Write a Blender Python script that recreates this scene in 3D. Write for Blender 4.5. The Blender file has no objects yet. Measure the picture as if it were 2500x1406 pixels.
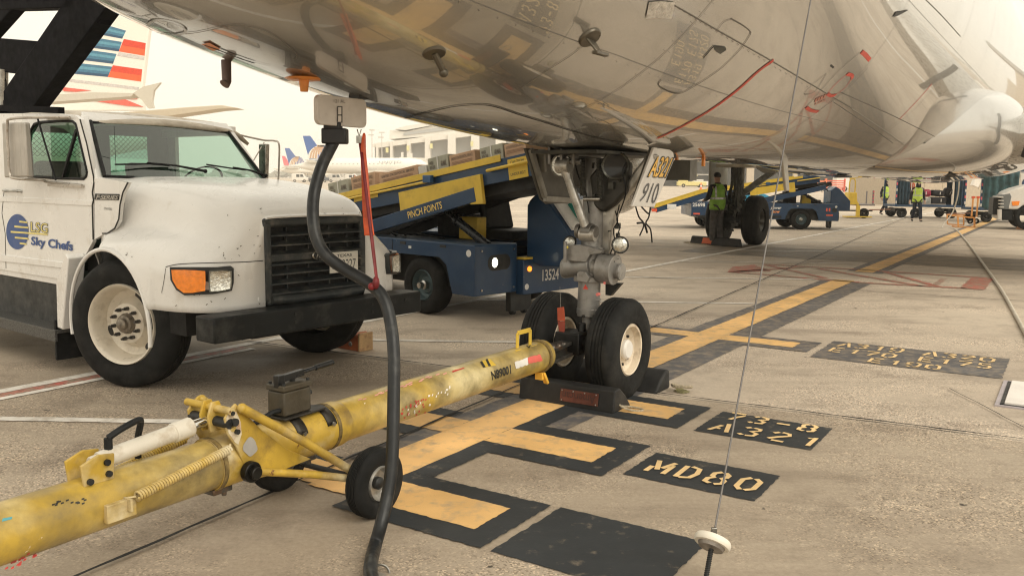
import bpy, bmesh, math, random
from mathutils import Vector as V, Matrix
from mathutils.bvhtree import BVHTree
random.seed(7)
R = math.radians
PI = math.pi
# ---------------------------------------------------------------- camera
S = bpy.context.scene
COL = S.collection
CF, CPITCH, CROLL, CH = 2150.0, math.atan(267/2150), 0.0105, 1.6
cam_d = bpy.data.cameras.new('camera'); cam = bpy.data.objects.new('camera', cam_d)
COL.objects.link(cam); S.camera = cam
cam_d.sensor_fit = 'HORIZONTAL'; cam_d.sensor_width = 36; cam_d.lens = 36*CF/2500
cam_d.clip_start = 0.05; cam_d.clip_end = 3000
_c, _s, _cp, _sp = math.cos(CROLL), math.sin(CROLL), math.cos(CPITCH), math.sin(CPITCH)
_fw = V((0, _cp, -_sp)); _up = V((0, _sp, _cp)); _rt = V((1, 0, 0))
_cx = _rt*_c + _up*_s; _cy = -_rt*_s + _up*_c
cam.matrix_world = Matrix(((_cx.x, _cy.x, -_fw.x, 0), (_cx.y, _cy.y, -_fw.y, 0), (_cx.z, _cy.z, -_fw.z, CH), (0, 0, 0, 1)))
CAM = V((0, 0, CH))
# ---------------------------------------------------------------- world, sun, exposure
SUN_EL, SUN_AZ = 42, 142          # azimuth clockwise from the view direction
w = bpy.data.worlds.new('World'); S.world = w; w.use_nodes = True
nt = w.node_tree; nt.nodes.clear()
wo = nt.nodes.new('ShaderNodeOutputWorld'); bg = nt.nodes.new('ShaderNodeBackground'); bg.inputs[1].default_value = 1.0
sky = nt.nodes.new('ShaderNodeTexSky'); sky.sky_type = 'NISHITA'; sky.sun_disc = False
sky.sun_elevation = R(SUN_EL); sky.sun_rotation = R(SUN_AZ); sky.dust_density = 3
skb = nt.nodes.new('ShaderNodeVectorMath'); skb.operation = 'SCALE'; skb.inputs['Scale'].default_value = 0.1
nt.links.new(sky.outputs[0], skb.inputs[0])
tc = nt.nodes.new('ShaderNodeTexCoord'); nz = nt.nodes.new('ShaderNodeTexNoise'); nz.inputs['Scale'].default_value = 1.6; nz.inputs['Detail'].default_value = 5
nt.links.new(tc.outputs['Generated'], nz.inputs['Vector'])
cr = nt.nodes.new('ShaderNodeValToRGB'); cr.color_ramp.elements[0].position = .3; cr.color_ramp.elements[1].position = .7
cr.color_ramp.elements[0].color = (.90, .83, .69, 1); cr.color_ramp.elements[1].color = (.98, .91, .76, 1)
nt.links.new(nz.outputs[0], cr.inputs[0])
mx = nt.nodes.new('ShaderNodeMix'); mx.data_type = 'RGBA'; mx.inputs[0].default_value = .96   # overcast layer over the clear sky
nt.links.new(skb.outputs[0], mx.inputs[6]); nt.links.new(cr.outputs[0], mx.inputs[7])
nt.links.new(mx.outputs[2], bg.inputs[0]); nt.links.new(bg.outputs[0], wo.inputs[0])
sd = bpy.data.lights.new('sun', 'SUN'); so = bpy.data.objects.new('sun', sd); COL.objects.link(so)
sd.energy = 1.5; sd.angle = R(45); sd.color = (1, .93, .80)
sdir = V((math.sin(R(SUN_AZ))*math.cos(R(SUN_EL)), math.cos(R(SUN_AZ))*math.cos(R(SUN_EL)), math.sin(R(SUN_EL))))
so.rotation_euler = sdir.to_track_quat('Z', 'Y').to_euler()
S.view_settings.view_transform = 'Standard'; S.view_settings.look = 'None'; S.view_settings.exposure = 0.42; S.view_settings.gamma = 1
S.render.engine = 'CYCLES'; S.cycles.max_bounces = 7; S.cycles.glossy_bounces = 4; S.cycles.transparent_max_bounces = 10
S.cycles.use_denoising = True; S.cycles.filter_width = 1.15
# ---------------------------------------------------------------- pixel rays and frames (photo pixels, 2500 x 1406)
def ray(px, py):
    x = (px-1250)/CF; y = -(py-703)/CF
    return _fw + _cx*x + _cy*y
class Frame:
    "a thing's own axes: x along its heading, y to its left, z up; origin on the ground"
    def __init__(F, ox, oy, ang, oz=0):
        F.m = Matrix.Translation((ox, oy, oz)) @ Matrix.Rotation(R(ang), 4, 'Z'); F.i = F.m.inverted()
    def _hit(F, px, py, ax, v):
        o = F.i @ CAM; d = F.i.to_3x3() @ ray(px, py); t = (v-o[ax])/d[ax]
        return o + d*t
    def X(F, px, py, v): return F._hit(px, py, 0, v)
    def Y(F, px, py, v): return F._hit(px, py, 1, v)
    def Z(F, px, py, v): return F._hit(px, py, 2, v)
    def L(F, p): return F.i @ V(p)
def G(px, py, z=0):
    r = ray(px, py); return CAM + r*((z-CH)/r.z)
def D(px, py, Y):
    r = ray(px, py); return CAM + r*(Y/r.y)
# ---------------------------------------------------------------- materials
MATS = {}
def pm(name, col, rough=.5, metal=0, var=.12, sc=6, dirt=None, chips=None, bump=None, coat=0, emit=None, spec=.5, trans=0, alpha=1, ior=1.45, grad=None, streak=None, rvar=.1):
    """procedural paint: tone variation, optional dirt (col, amount, scale), chips (col, amount, scale), bump (strength, scale), streak"""
    if name in MATS: return MATS[name]
    m = bpy.data.materials.new(name); m.use_nodes = True; MATS[name] = m
    n = m.node_tree.nodes; l = m.node_tree.links; b = n['Principled BSDF']
    tc = n.new('ShaderNodeTexCoord')
    def noise(scale, detail=4, rough_=.55, vec=None):
        t = n.new('ShaderNodeTexNoise'); t.inputs['Scale'].default_value = scale; t.inputs['Detail'].default_value = detail
        t.inputs['Roughness'].default_value = rough_
        l.new(vec or tc.outputs['Object'], t.inputs['Vector']); return t.outputs[0]
    def ramp(src, a, b2):
        r = n.new('ShaderNodeMapRange'); r.inputs['From Min'].default_value = a; r.inputs['From Max'].default_value = b2
        l.new(src, r.inputs['Value']); return r.outputs[0]
    def mixc(fac, a, b2):
        x = n.new('ShaderNodeMix'); x.data_type = 'RGBA'
        if isinstance(fac, (int, float)): x.inputs[0].default_value = fac
        else: l.new(fac, x.inputs[0])
        for k, c in ((6, a), (7, b2)):
            if isinstance(c, tuple): x.inputs[k].default_value = (*c[:3], 1)
            else: l.new(c, x.inputs[k])
        return x.outputs[2]
    base = noise(sc)
    d = tuple(max(0, c*(1-var*1.6)) for c in col); u = tuple(min(1, c*(1+var)) for c in col)
    cc = mixc(ramp(base, .3, .7), d, u)
    if streak:
        mp = n.new('ShaderNodeMapping'); mp.inputs['Scale'].default_value = streak[3]; l.new(tc.outputs['Object'], mp.inputs[0])
        s = noise(streak[2], 5, .6, mp.outputs[0]); cc = mixc(ramp(s, 1-streak[1]-.1, 1-streak[1]+.15), cc, streak[0])
    if dirt:
        s = noise(dirt[2], 7, .65); s2 = ramp(s, 1-dirt[1]-.12, 1-dirt[1]+.18); cc = mixc(s2, cc, dirt[0])
    if chips:
        s = noise(chips[2], 6, .7); s2 = ramp(s, 1-chips[1], 1-chips[1]+.02); cc = mixc(s2, cc, chips[0])
    l.new(cc, b.inputs['Base Color'])
    rr = n.new('ShaderNodeMapRange'); rr.inputs['To Min'].default_value = max(.02, rough-rvar); rr.inputs['To Max'].default_value = min(1, rough+rvar)
    rr.inputs['From Min'].default_value = .3; rr.inputs['From Max'].default_value = .7
    l.new(noise(sc*2.3, 5), rr.inputs['Value']); l.new(rr.outputs[0], b.inputs['Roughness'])
    b.inputs['Metallic'].default_value = metal; b.inputs['Coat Weight'].default_value = coat; b.inputs['Coat Roughness'].default_value = .12
    b.inputs['Specular IOR Level'].default_value = spec; b.inputs['IOR'].default_value = ior
    b.inputs['Transmission Weight'].default_value = trans; b.inputs['Alpha'].default_value = alpha
    if emit: b.inputs['Emission Color'].default_value = (*emit[0], 1); b.inputs['Emission Strength'].default_value = emit[1]
    if bump:
        bp = n.new('ShaderNodeBump'); bp.inputs['Strength'].default_value = bump[0]; bp.inputs['Distance'].default_value = bump[2] if len(bump) > 2 else .01
        l.new(noise(bump[1], 5), bp.inputs['Height']); l.new(bp.outputs[0], b.inputs['Normal'])
    return m
# ---------------------------------------------------------------- mesh builder
def ortho(d):
    d = V(d).normalized(); a = V((0, 0, 1)) if abs(d.z) < .9 else V((1, 0, 0))
    x = d.cross(a).normalized(); return x, d.cross(x).normalized(), d
class MB:
    def __init__(s): s.v = []; s.f = []; s.mi = []; s.m = 0
    def add(s, vs, fs):
        o = len(s.v); s.v += [V(p) for p in vs]; s.f += [tuple(i+o for i in f) for f in fs]; s.mi += [s.m]*len(fs); return s
    def box(s, a, b):
        x0, y0, z0 = [min(p, q) for p, q in zip(a, b)]; x1, y1, z1 = [max(p, q) for p, q in zip(a, b)]
        return s.add([(x0,y0,z0),(x1,y0,z0),(x1,y1,z0),(x0,y1,z0),(x0,y0,z1),(x1,y0,z1),(x1,y1,z1),(x0,y1,z1)],
                     [(0,3,2,1),(4,5,6,7),(0,1,5,4),(1,2,6,5),(2,3,7,6),(3,0,4,7)])
    def obox(s, c, u, v, w):   # centre and three half-vectors
        c, u, v, w = V(c), V(u), V(v), V(w)
        if u.cross(v).dot(w) < 0: w = -w
        return s.add([c-u-v-w, c+u-v-w, c+u+v-w, c-u+v-w, c-u-v+w, c+u-v+w, c+u+v+w, c-u+v+w],
                     [(0,3,2,1),(4,5,6,7),(0,1,5,4),(1,2,6,5),(2,3,7,6),(3,0,4,7)])
    def bar(s, p, q, wd, th, up=(0, 0, 1)):   # rectangular bar p->q
        p, q = V(p), V(q); d = (q-p); L = d.length; d = d/L; x = d.cross(V(up))
        if x.length < 1e-4: x = d.cross(V((1, 0, 0)))
        x.normalize(); y = x.cross(d)
        return s.obox((p+q)/2, d*L/2, x*wd/2, y*th/2)
    def tube(s, pts, r, n=10, cap=True):
        pts = [V(p) for p in pts]; k = len(pts); rs = r if isinstance(r, (list, tuple)) else [r]*k
        x = None; rings = []
        for i, p in enumerate(pts):
            d = (pts[min(i+1, k-1)]-pts[max(i-1, 0)]).normalized()
            if x is None: x, y, _ = ortho(d)
            else:
                x = (x-d*x.dot(d)); x.normalize(); y = d.cross(x)
            rings.append([p+x*math.cos(a)*rs[i]+y*math.sin(a)*rs[i] for a in [2*PI*j/n for j in range(n)]])
        vs = [q for g in rings for q in g]; fs = []
        for i in range(k-1):
            for j in range(n): a = i*n+j; b = i*n+(j+1) % n; fs.append((a, b, b+n, a+n))
        if cap: fs.append(tuple(reversed(range(n)))); fs.append(tuple((k-1)*n+j for j in range(n)))
        return s.add(vs, fs)
    def cyl(s, p, q, r, r2=None, n=20, cap=True): return s.tube([p, q], [r, r if r2 is None else r2], n, cap)
    def lathe(s, o, axis, prof, n=32, close=False):   # prof: (radius, height along axis)
        x, y, d = ortho(axis); o = V(o); k = len(prof)
        vs = [o+d*h+(x*math.cos(2*PI*j/n)+y*math.sin(2*PI*j/n))*r for r, h in prof for j in range(n)]
        fs = []
        rng = range(k) if close else range(k-1)
        for i in rng:
            i2 = (i+1) % k
            for j in range(n): j2 = (j+1) % n; fs.append((i*n+j, i*n+j2, i2*n+j2, i2*n+j))
        return s.add(vs, fs)
    def disc(s, o, axis, r, n=24):
        x, y, d = ortho(axis); o = V(o)
        return s.add([o+(x*math.cos(2*PI*j/n)+y*math.sin(2*PI*j/n))*r for j in range(n)], [tuple(range(n))])
    def prism(s, poly, off):   # poly: list of 3-d points, extruded by the vector off
        poly = [V(p) for p in poly]; off = V(off); n = len(poly)
        nrm = sum(((poly[i]-poly[0]).cross(poly[(i+1) % n]-poly[0]) for i in range(1, n-1)), V((0,0,0)))
        if nrm.dot(off) < 0: poly.reverse()
        fs = [tuple(reversed(range(n))), tuple(range(n, 2*n))] + [(i, (i+1) % n, (i+1) % n+n, i+n) for i in range(n)]
        return s.add(poly+[p+off for p in poly], fs)
    def grid(s, rows, closeu=False):
        k = len(rows); n = len(rows[0]); vs = [p for r in rows for p in r]; fs = []
        for i in range(k-1):
            for j in range(n if closeu else n-1): fs.append((i*n+j, i*n+(j+1) % n, (i+1)*n+(j+1) % n, (i+1)*n+j))
        return s.add(vs, fs)
    def ball(s, c, r, n=12, sx=1, sy=1, sz=1):
        c = V(c); rows = []
        for i in range(n//2+1):
            t = PI*i/(n//2); rows.append([c+V((r*sx*math.sin(t)*math.cos(2*PI*j/n), r*sy*math.sin(t)*math.sin(2*PI*j/n), r*sz*math.cos(t))) for j in range(n)])
        return s.grid(rows, True)
    def poly(s, pts): return s.add(pts, [tuple(range(len(pts)))])
    def build(s, name, mat, parent=None, smooth=35, bevel=0, solid=0, sub=0, segs=2, kind=None, label=None, recalc=True):
        me = bpy.data.meshes.new(name); me.from_pydata([tuple(p) for p in s.v], [], s.f)
        mats = mat if isinstance(mat, (list, tuple)) else [mat]
        for m in mats: me.materials.append(m)
        if len(mats) > 1: me.polygons.foreach_set('material_index', s.mi)
        if recalc:
            bm = bmesh.new(); bm.from_mesh(me)
            bmesh.ops.remove_doubles(bm, verts=bm.verts, dist=1e-5); bmesh.ops.recalc_face_normals(bm, faces=bm.faces); bm.to_mesh(me); bm.free()
        me.update()
        if smooth: me.shade_smooth(); me.set_sharp_from_angle(angle=R(smooth))
        o = bpy.data.objects.new(name, me); COL.objects.link(o)
        if parent: o.parent = parent
        if solid: k = o.modifiers.new('solid', 'SOLIDIFY'); k.thickness = solid; k.offset = -1
        if sub: k = o.modifiers.new('sub', 'SUBSURF'); k.levels = k.render_levels = sub
        if bevel: k = o.modifiers.new('bevel', 'BEVEL'); k.width = bevel; k.segments = segs; k.limit_method = 'ANGLE'; k.angle_limit = R(40); k.use_clamp_overlap = True
        if kind: o['kind'] = kind
        if label: o['label'] = label
        return o
def tag(o, label=None, cat=None, group=None, kind=None):
    if label: o['label'] = label
    if cat: o['category'] = cat
    if group: o['group'] = group
    if kind: o['kind'] = kind
    return o
def thing(name, F, label, cat, group=None):
    o = bpy.data.objects.new(name, None); COL.objects.link(o); o.empty_display_size = .2
    o.matrix_world = F.m if isinstance(F, Frame) else F
    return tag(o, label, cat, group)
def copy_thing(root, m, label=None):
    r = root.copy(); COL.objects.link(r); r.matrix_world = m
    if label: r['label'] = label
    for ch in list(root.children):
        c = ch.copy(); COL.objects.link(c); c.parent = r
        for g in list(ch.children):
            d = g.copy(); COL.objects.link(d); d.parent = c
    return r
def text_mesh(txt, bold=0, shear=0, space=1.0):
    cu = bpy.data.curves.new('t', 'FONT'); cu.body = txt; cu.size = 1; cu.offset = bold; cu.shear = shear; cu.resolution_u = 3
    cu.space_character = space; cu.align_x = 'LEFT'; cu.space_line = .95
    o = bpy.data.objects.new('t', cu); COL.objects.link(o)
    dg = bpy.context.evaluated_depsgraph_get(); me = bpy.data.meshes.new_from_object(o.evaluated_get(dg))
    vs = [v.co.copy() for v in me.vertices]; fs = [tuple(p.vertices) for p in me.polygons]
    bpy.data.objects.remove(o); bpy.data.curves.remove(cu); bpy.data.meshes.remove(me)
    x0 = min(v.x for v in vs); x1 = max(v.x for v in vs); y0 = min(v.y for v in vs); y1 = max(v.y for v in vs)
    return [((v.x-x0)/(x1-x0), (v.y-y0)/(y1-y0)) for v in vs], fs
def text(mb, txt, fn, **k):
    "letters mapped through fn(u, v) with u, v in 0..1 over the word"
    vs, fs = text_mesh(txt, **k); return mb.add([fn(u, v) for u, v in vs], fs)
def quadfn(bl, br, tl, tr=None, lift=0):
    bl, br, tl = V(bl), V(br), V(tl); tr = V(tr) if tr is not None else br+(tl-bl); nn = (br-bl).cross(tl-bl).normalized()*lift
    return lambda u, v: bl*(1-u)*(1-v)+br*u*(1-v)+tl*(1-u)*v+tr*u*v+nn
def spline(pts, n=8):
    pts = [V(p) for p in pts]; out = []
    for i in range(len(pts)-1):
        p0 = pts[max(i-1, 0)]; p1 = pts[i]; p2 = pts[i+1]; p3 = pts[min(i+2, len(pts)-1)]
        for k in range(n):
            t = k/n; out.append(.5*((2*p1)+(p2-p0)*t+(2*p0-5*p1+4*p2-p3)*t*t+(3*p1-p0-3*p2+p3)*t**3))
    out.append(pts[-1]); return out
def tyre_prof(r, w, rim, groove=0):
    h = w/2; pr = [(rim, -h*.72), (rim+.012, -h*.9), (rim+(r-rim)*.45, -h), (r-(r-rim)*.22, -h*.93), (r-(r-rim)*.06, -h*.74), (r, -h*.55)]
    if groove:
        for k in range(groove):
            c = -h*.55+h*1.1*(k+1)/(groove+1); g = .006*r/.4
            pr += [(r, c-g), (r-g*1.4, c-g*.6), (r-g*1.4, c+g*.6), (r, c+g)]
    return pr+[(r, h*.55), (r-(r-rim)*.06, h*.74), (r-(r-rim)*.22, h*.93), (rim+(r-rim)*.45, h), (rim+.012, h*.9), (rim, h*.72)]
RUB = pm('tyre_rubber', (.013, .0135, .0135), .72, var=.3, sc=9, dirt=((.045, .043, .038), .36, 5), bump=(.15, 60), spec=.25)
BLK = pm('black_rubber', (.010, .011, .012), .6, var=.3, dirt=((.035, .035, .032), .35, 8), spec=.3)
STEEL = pm('bare_steel', (.46, .45, .42), .32, 1, var=.25, sc=12, dirt=((.12, .11, .09), .38, 14))
DARK = pm('dark_metal', (.03, .031, .031), .5, .3, var=.3)
WHT = pm('white_paint', (.80, .78, .74), .35, 0, var=.04, dirt=((.55, .5, .42), .25, 5))
LENS = pm('clear_lens', (.75, .75, .7), .08, .75, var=.25, sc=40, bump=(.5, 60))
# ---------------------------------------------------------------- the apron
AF = Frame(.57, 6.54, 57.5)      # aircraft frame: x aft along the lead-in line, y to starboard
def ground_mat():
    m = bpy.data.materials.new('concrete_apron'); m.use_nodes = True; n = m.node_tree.nodes; l = m.node_tree.links; b = n['Principled BSDF']
    tc = n.new('ShaderNodeTexCoord')
    def noise(sc, det=5, ro=.6, vec=None):
        t = n.new('ShaderNodeTexNoise'); t.inputs['Scale'].default_value = sc; t.inputs['Detail'].default_value = det; t.inputs['Roughness'].default_value = ro
        l.new(vec or tc.outputs['Object'], t.inputs['Vector']); return t.outputs[0]
    def mr(src, a, c, o0=0, o1=1):
        r = n.new('ShaderNodeMapRange'); r.inputs[1].default_value = a; r.inputs[2].default_value = c; r.inputs[3].default_value = o0; r.inputs[4].default_value = o1
        l.new(src, r.inputs[0]); return r.outputs[0]
    def mix(f, a, c, mode='MIX'):
        x = n.new('ShaderNodeMix'); x.data_type = 'RGBA'; x.blend_type = mode
        if isinstance(f, float): x.inputs[0].default_value = f
        else: l.new(f, x.inputs[0])
        for k, q in ((6, a), (7, c)):
            if isinstance(q, tuple): x.inputs[k].default_value = (*q, 1)
            else: l.new(q, x.inputs[k])
        return x.outputs[2]
    big = mix(mr(noise(.22, 6, .6), .3, .68), GCOL[0], GCOL[1])
    mp = n.new('ShaderNodeMapping'); mp.inputs['Rotation'].default_value = (0, 0, R(-20)); mp.inputs['Scale'].default_value = (.25, 1.6, 1); l.new(tc.outputs['Object'], mp.inputs[0])
    big = mix(mr(noise(.9, 7, .65, mp.outputs[0]), .50, .78, 0, .72), big, GCOL[2])      # long tyre and oil stains
    big = mix(mr(noise(1.7, 8, .7), .50, .75, 0, .62), big, GCOL[2])
    vo = n.new('ShaderNodeTexVoronoi'); vo.inputs['Scale'].default_value = 115; l.new(tc.outputs['Object'], vo.inputs['Vector'])
    sepc = n.new('ShaderNodeSeparateColor'); l.new(vo.outputs['Color'], sepc.inputs[0])
    worn = mr(noise(.55, 5, .65), .44, .60)
    stone = mix(mr(sepc.outputs[0], .80, .86), (1, 1, 1), (1.85, 1.78, 1.68)); stone = mix(mr(sepc.outputs[1], .76, .84), stone, (.42, .39, .36))
    grit = mix(mr(noise(38, 6, .75), .3, .7), (.78, .77, .75), (1.15, 1.15, 1.14))
    tex = mix(worn, grit, stone)
    c2 = mix(.85, big, tex, 'MULTIPLY')
    # tone varies at random per slab; near slabs are darker, those beyond lighter
    mp2 = n.new('ShaderNodeMapping'); mp2.vector_type = 'TEXTURE'; mp2.inputs['Location'].default_value = (.57, 6.54, 0); mp2.inputs['Rotation'].default_value = (0, 0, R(62.3)); l.new(tc.outputs['Object'], mp2.inputs[0])
    sx = n.new('ShaderNodeSeparateXYZ'); l.new(mp2.outputs[0], sx.inputs[0])
    def mth(op, a, b3=None):
        q = n.new('ShaderNodeMath'); q.operation = op
        for i_, v_ in ((0, a), (1, b3)):
            if v_ is None: continue
            if isinstance(v_, (int, float)): q.inputs[i_].default_value = v_
            else: l.new(v_, q.inputs[i_])
        return q.outputs[0]
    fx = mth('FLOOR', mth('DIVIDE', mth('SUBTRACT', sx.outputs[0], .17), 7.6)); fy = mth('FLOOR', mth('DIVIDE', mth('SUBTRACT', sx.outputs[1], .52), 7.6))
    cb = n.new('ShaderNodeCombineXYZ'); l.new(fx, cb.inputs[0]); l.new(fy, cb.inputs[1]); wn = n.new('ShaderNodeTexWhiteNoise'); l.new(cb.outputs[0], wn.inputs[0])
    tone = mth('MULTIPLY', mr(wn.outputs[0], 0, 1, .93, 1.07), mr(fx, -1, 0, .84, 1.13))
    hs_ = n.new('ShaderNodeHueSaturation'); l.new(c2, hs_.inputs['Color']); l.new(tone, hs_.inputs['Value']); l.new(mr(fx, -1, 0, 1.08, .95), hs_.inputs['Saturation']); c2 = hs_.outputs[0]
    spot = mr(noise(9, 3, .5), .72, .76); c2 = mix(spot, c2, (.06, .05, .04))
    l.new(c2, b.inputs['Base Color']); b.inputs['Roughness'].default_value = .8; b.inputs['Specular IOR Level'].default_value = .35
    l.new(mr(noise(1.1, 5), .3, .7, .58, .88), b.inputs['Roughness'])
    bp = n.new('ShaderNodeBump'); bp.inputs['Strength'].default_value = .35; bp.inputs['Distance'].default_value = .004
    l.new(noise(55, 6, .7), bp.inputs['Height']); l.new(bp.outputs[0], b.inputs['Normal'])
    return m
GCOL = ((.38, .315, .25), (.565, .485, .39), (.17, .132, .102))
g = MB(); N = 60
g.poly([(-900, -300, 0), (900, -300, 0), (900, 1500, 0), (-900, 1500, 0)])
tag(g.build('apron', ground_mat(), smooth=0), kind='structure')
def paint(name, col, amt, sc=9, rough=.65):
    "worn road paint: real gaps where the concrete shows through"
    m = pm(name, col, rough, var=.18, sc=1.3, dirt=((.32, .26, .19), amt, sc), bump=(.3, 60, .003))
    n = m.node_tree.nodes; l = m.node_tree.links; b = n['Principled BSDF']
    t = n.new('ShaderNodeTexNoise'); t.inputs['Scale'].default_value = 26; t.inputs['Detail'].default_value = 8; t.inputs['Roughness'].default_value = .75
    tc = n.new('ShaderNodeTexCoord'); l.new(tc.outputs['Object'], t.inputs['Vector'])
    r = n.new('ShaderNodeMapRange'); r.inputs[1].default_value = 1-amt*.62-.10; r.inputs[2].default_value = 1-amt*.62-.05; r.inputs[3].default_value = 1; r.inputs[4].default_value = 0
    l.new(t.outputs[0], r.inputs[0]); l.new(r.outputs[0], b.inputs['Alpha'])
    return m
P_BLK = paint('black_marking_paint', (.027, .031, .035), .29)
P_GRY = paint('worn_black_marking_paint', (.11, .107, .112), .43)
P_YEL = paint('yellow_marking_paint', (.80, .50, .20), .38)
P_YLT = paint('stencil_yellow_paint', (.84, .60, .30), .30)
P_WHT = paint('white_line_paint', (.80, .76, .70), .40)
P_RED = paint('red_marking_paint', (.62, .11, .09), .56)
def rough_poly(mb, pts, z, jit=.005, step=.025):
    "flat painted area with slightly ragged edges (aircraft-frame metres)"
    out = []
    k = len(pts)
    for i in range(k):
        a = V(pts[i]).to_2d() if len(pts[i]) > 2 else V((*pts[i],)); b2 = V((*pts[(i+1) % k],)); L = (b2-a).length; n = max(1, min(120, int(L/step)))
        nn = V((-(b2-a).y, (b2-a).x))/max(L, 1e-6)
        for j in range(n):
            t = j/n; q = a+(b2-a)*t+nn*(random.uniform(-jit, jit) if j else 0); out.append(AF.m @ V((q.x, q.y, z)))
    mb.poly(out); return mb
def rect(x0, x1, y0, y1): return [(x0, y0), (x1, y0), (x1, y1), (x0, y1)]
Z1, Z2, Z3 = .004, .008, .012
def marks(name, mat, polys, z, jit=.005):
    mb = MB()
    for p in polys: rough_poly(mb, p, z, jit)
    o = mb.build(name, mat, smooth=0, recalc=False); bmh = o.data
    bm = bmesh.new(); bm.from_mesh(bmh); bmesh.ops.triangulate(bm, faces=bm.faces)
    for f in bm.faces:
        if f.normal.z < 0: f.normal_flip()
    bm.to_mesh(bmh); bm.free(); return tag(o, kind='structure')
marks('line_border', P_GRY, [rect(-2.2, 8.95, .235, .40), rect(-1.2, 8.9, -.40+.02, -.075), rect(10.9, 60, .24, .40), rect(10.7, 60, -.23, -.075)], Z1)
blk = []
for x0, x1, yy in ((-2.80, -2.19, -.96), (-1.66, -1.00, -.97), (-.55, .08, -.96)):
    blk += [rect(x0, x1, yy, -.075), rect(x0+.02, x1-.02, .40, .99)]
marks('marking_border', P_BLK, blk, Z1+.002)
marks('marking_border', P_GRY, [rect(2.58, 3.16, -.99, -.075), rect(2.6, 3.14, .4, .97)], Z1+.002)
marks('line_border', P_BLK, [rect(-2.19, -1.66, -.23, -.075), rect(-1.0, -.55, -.23, -.075)], Z1+.003)
marks('lead_in_line', P_YEL, [rect(-2.65, 9.2, -.08, .24), rect(10.8, 60, -.075, .245)]+
      [rect(a, b2, -.82, -.08) for a, b2 in ((-2.65, -2.34), (-1.49, -1.17), (-.39, -.07), (2.72, 3.02))]+
      [rect(a, b2, .24, .84) for a, b2 in ((-2.62, -2.32), (-1.48, -1.18), (-.38, -.08), (2.72, 3.0))], Z2)
marks('stop_plate', P_BLK, [rect(-2.8, -2.18, -1.76, -1.01), rect(-1.56, -1.10, -1.78, -1.05), rect(-.53, .035, -1.80, -1.06)], Z1, .005)
marks('stop_plate', P_GRY, [rect(2.37, 3.35, -2.62, -1.065)], Z1, .008)
# stencilled words: strokes on a small grid, with the gaps of a stencil
ST = {'A': [[(0,0),(.38,.72)],[(.62,1),(1,0)],[(.32,.30),(.5,.30)]], '3': [[(.06,.86),(.3,1)],[(.45,1),(.85,.92),(.9,.72),(.5,.53),(.95,.35),(.85,.06),(.45,0)],[(.05,.14),(.28,.02)]],
 '2': [[(.05,.8),(.3,1)],[(.45,1),(.85,.95),(.95,.7),(.5,.42),(.08,.1)],[(.3,0),(.95,0)]], '1': [[(.3,.82),(.62,1),(.62,0)]], '9': [[(.4,.42),(.06,.55),(.05,.85),(.4,1)],[(.6,1),(.95,.85),(.95,.5),(.85,.1),(.55,0)],[(.06,.14),(.3,0)]],
 '0': [[(.4,1),(.06,.8),(.06,.2),(.4,0)],[(.6,1),(.94,.8),(.94,.2),(.6,0)]], '7': [[(.02,1),(.98,1)],[(.98,.80),(.62,.45),(.42,0)]], '5': [[(.9,1),(.2,1),(.15,.6)],[(.3,.58),(.8,.58),(.93,.3),(.8,.02),(.45,0)],[(.05,.15),(.3,0)]],
 'E': [[(.08,0),(.08,1)],[(.3,1),(.95,1)],[(.3,.5),(.8,.5)],[(.3,0),(.95,0)]], '8': [[(.4,1),(.12,.85),(.15,.6),(.3,.52),(.06,.36),(.08,.1),(.4,0)],[(.6,1),(.88,.85),(.85,.6),(.7,.52),(.94,.36),(.92,.1),(.6,0)]],
 '-': [[(.1,.5),(.9,.5)]], 'M': [[(.04,0),(.04,.45)],[(.04,1),(.5,.25)],[(.62,.42),(.96,1)],[(.98,.75),(.98,0)]], 'D': [[(.1,0),(.1,1)],[(.34,1),(.8,.9),(.95,.5),(.8,.1),(.34,0)]]}
def stencil(mb, word, x, y0, h, wd, gap, z, sw):
    "letters run towards -y, their tops towards +x"
    y = y0
    for ch in word:
        for st in ST.get(ch, []):
            pts = [V((x+q[1]*h, y-q[0]*wd)) for q in st]
            L = []; Rr = []
            for i, p in enumerate(pts):
                d = (pts[min(i+1, len(pts)-1)]-pts[max(i-1, 0)]).normalized(); nn = V((-d.y, d.x))*sw/2
                j = V((random.uniform(-.003, .003), random.uniform(-.003, .003))); L.append(p+nn+j); Rr.append(p-nn+j)
            for i in range(len(pts)-1):
                mb.poly([AF.m @ V((*q, z+i*.0004)) for q in (L[i], L[i+1], Rr[i+1], Rr[i])])
        y -= wd+gap
def words(rows, sw):
    mb = MB()
    for r in rows: stencil(mb, *r, Z3-.003, sw)
    o = mb.build('stencil_lettering', P_YLT, smooth=0, recalc=False)
    bm = bmesh.new(); bm.from_mesh(o.data)
    for f in bm.faces:
        if f.normal.z < 0: f.normal_flip()
    bm.to_mesh(o.data); bm.free(); tag(o, kind='structure')
words([('MD80', -1.45, -1.13, .21, .105, .06)], .030)
words([('73-8', -.16, -1.13, .18, .105, .057), ('A321', -.47, -1.14, .20, .115, .07)], .029)
words([('A319', 3.05, -1.16, .23, .11, .046), ('A320', 3.05, -1.93, .23, .11, .046), ('E170', 2.73, -1.15, .22, .11, .046), ('E175', 2.73, -1.93, .22, .11, .046), ('E190', 2.42, -1.56, .20, .11, .046)], .028)
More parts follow.
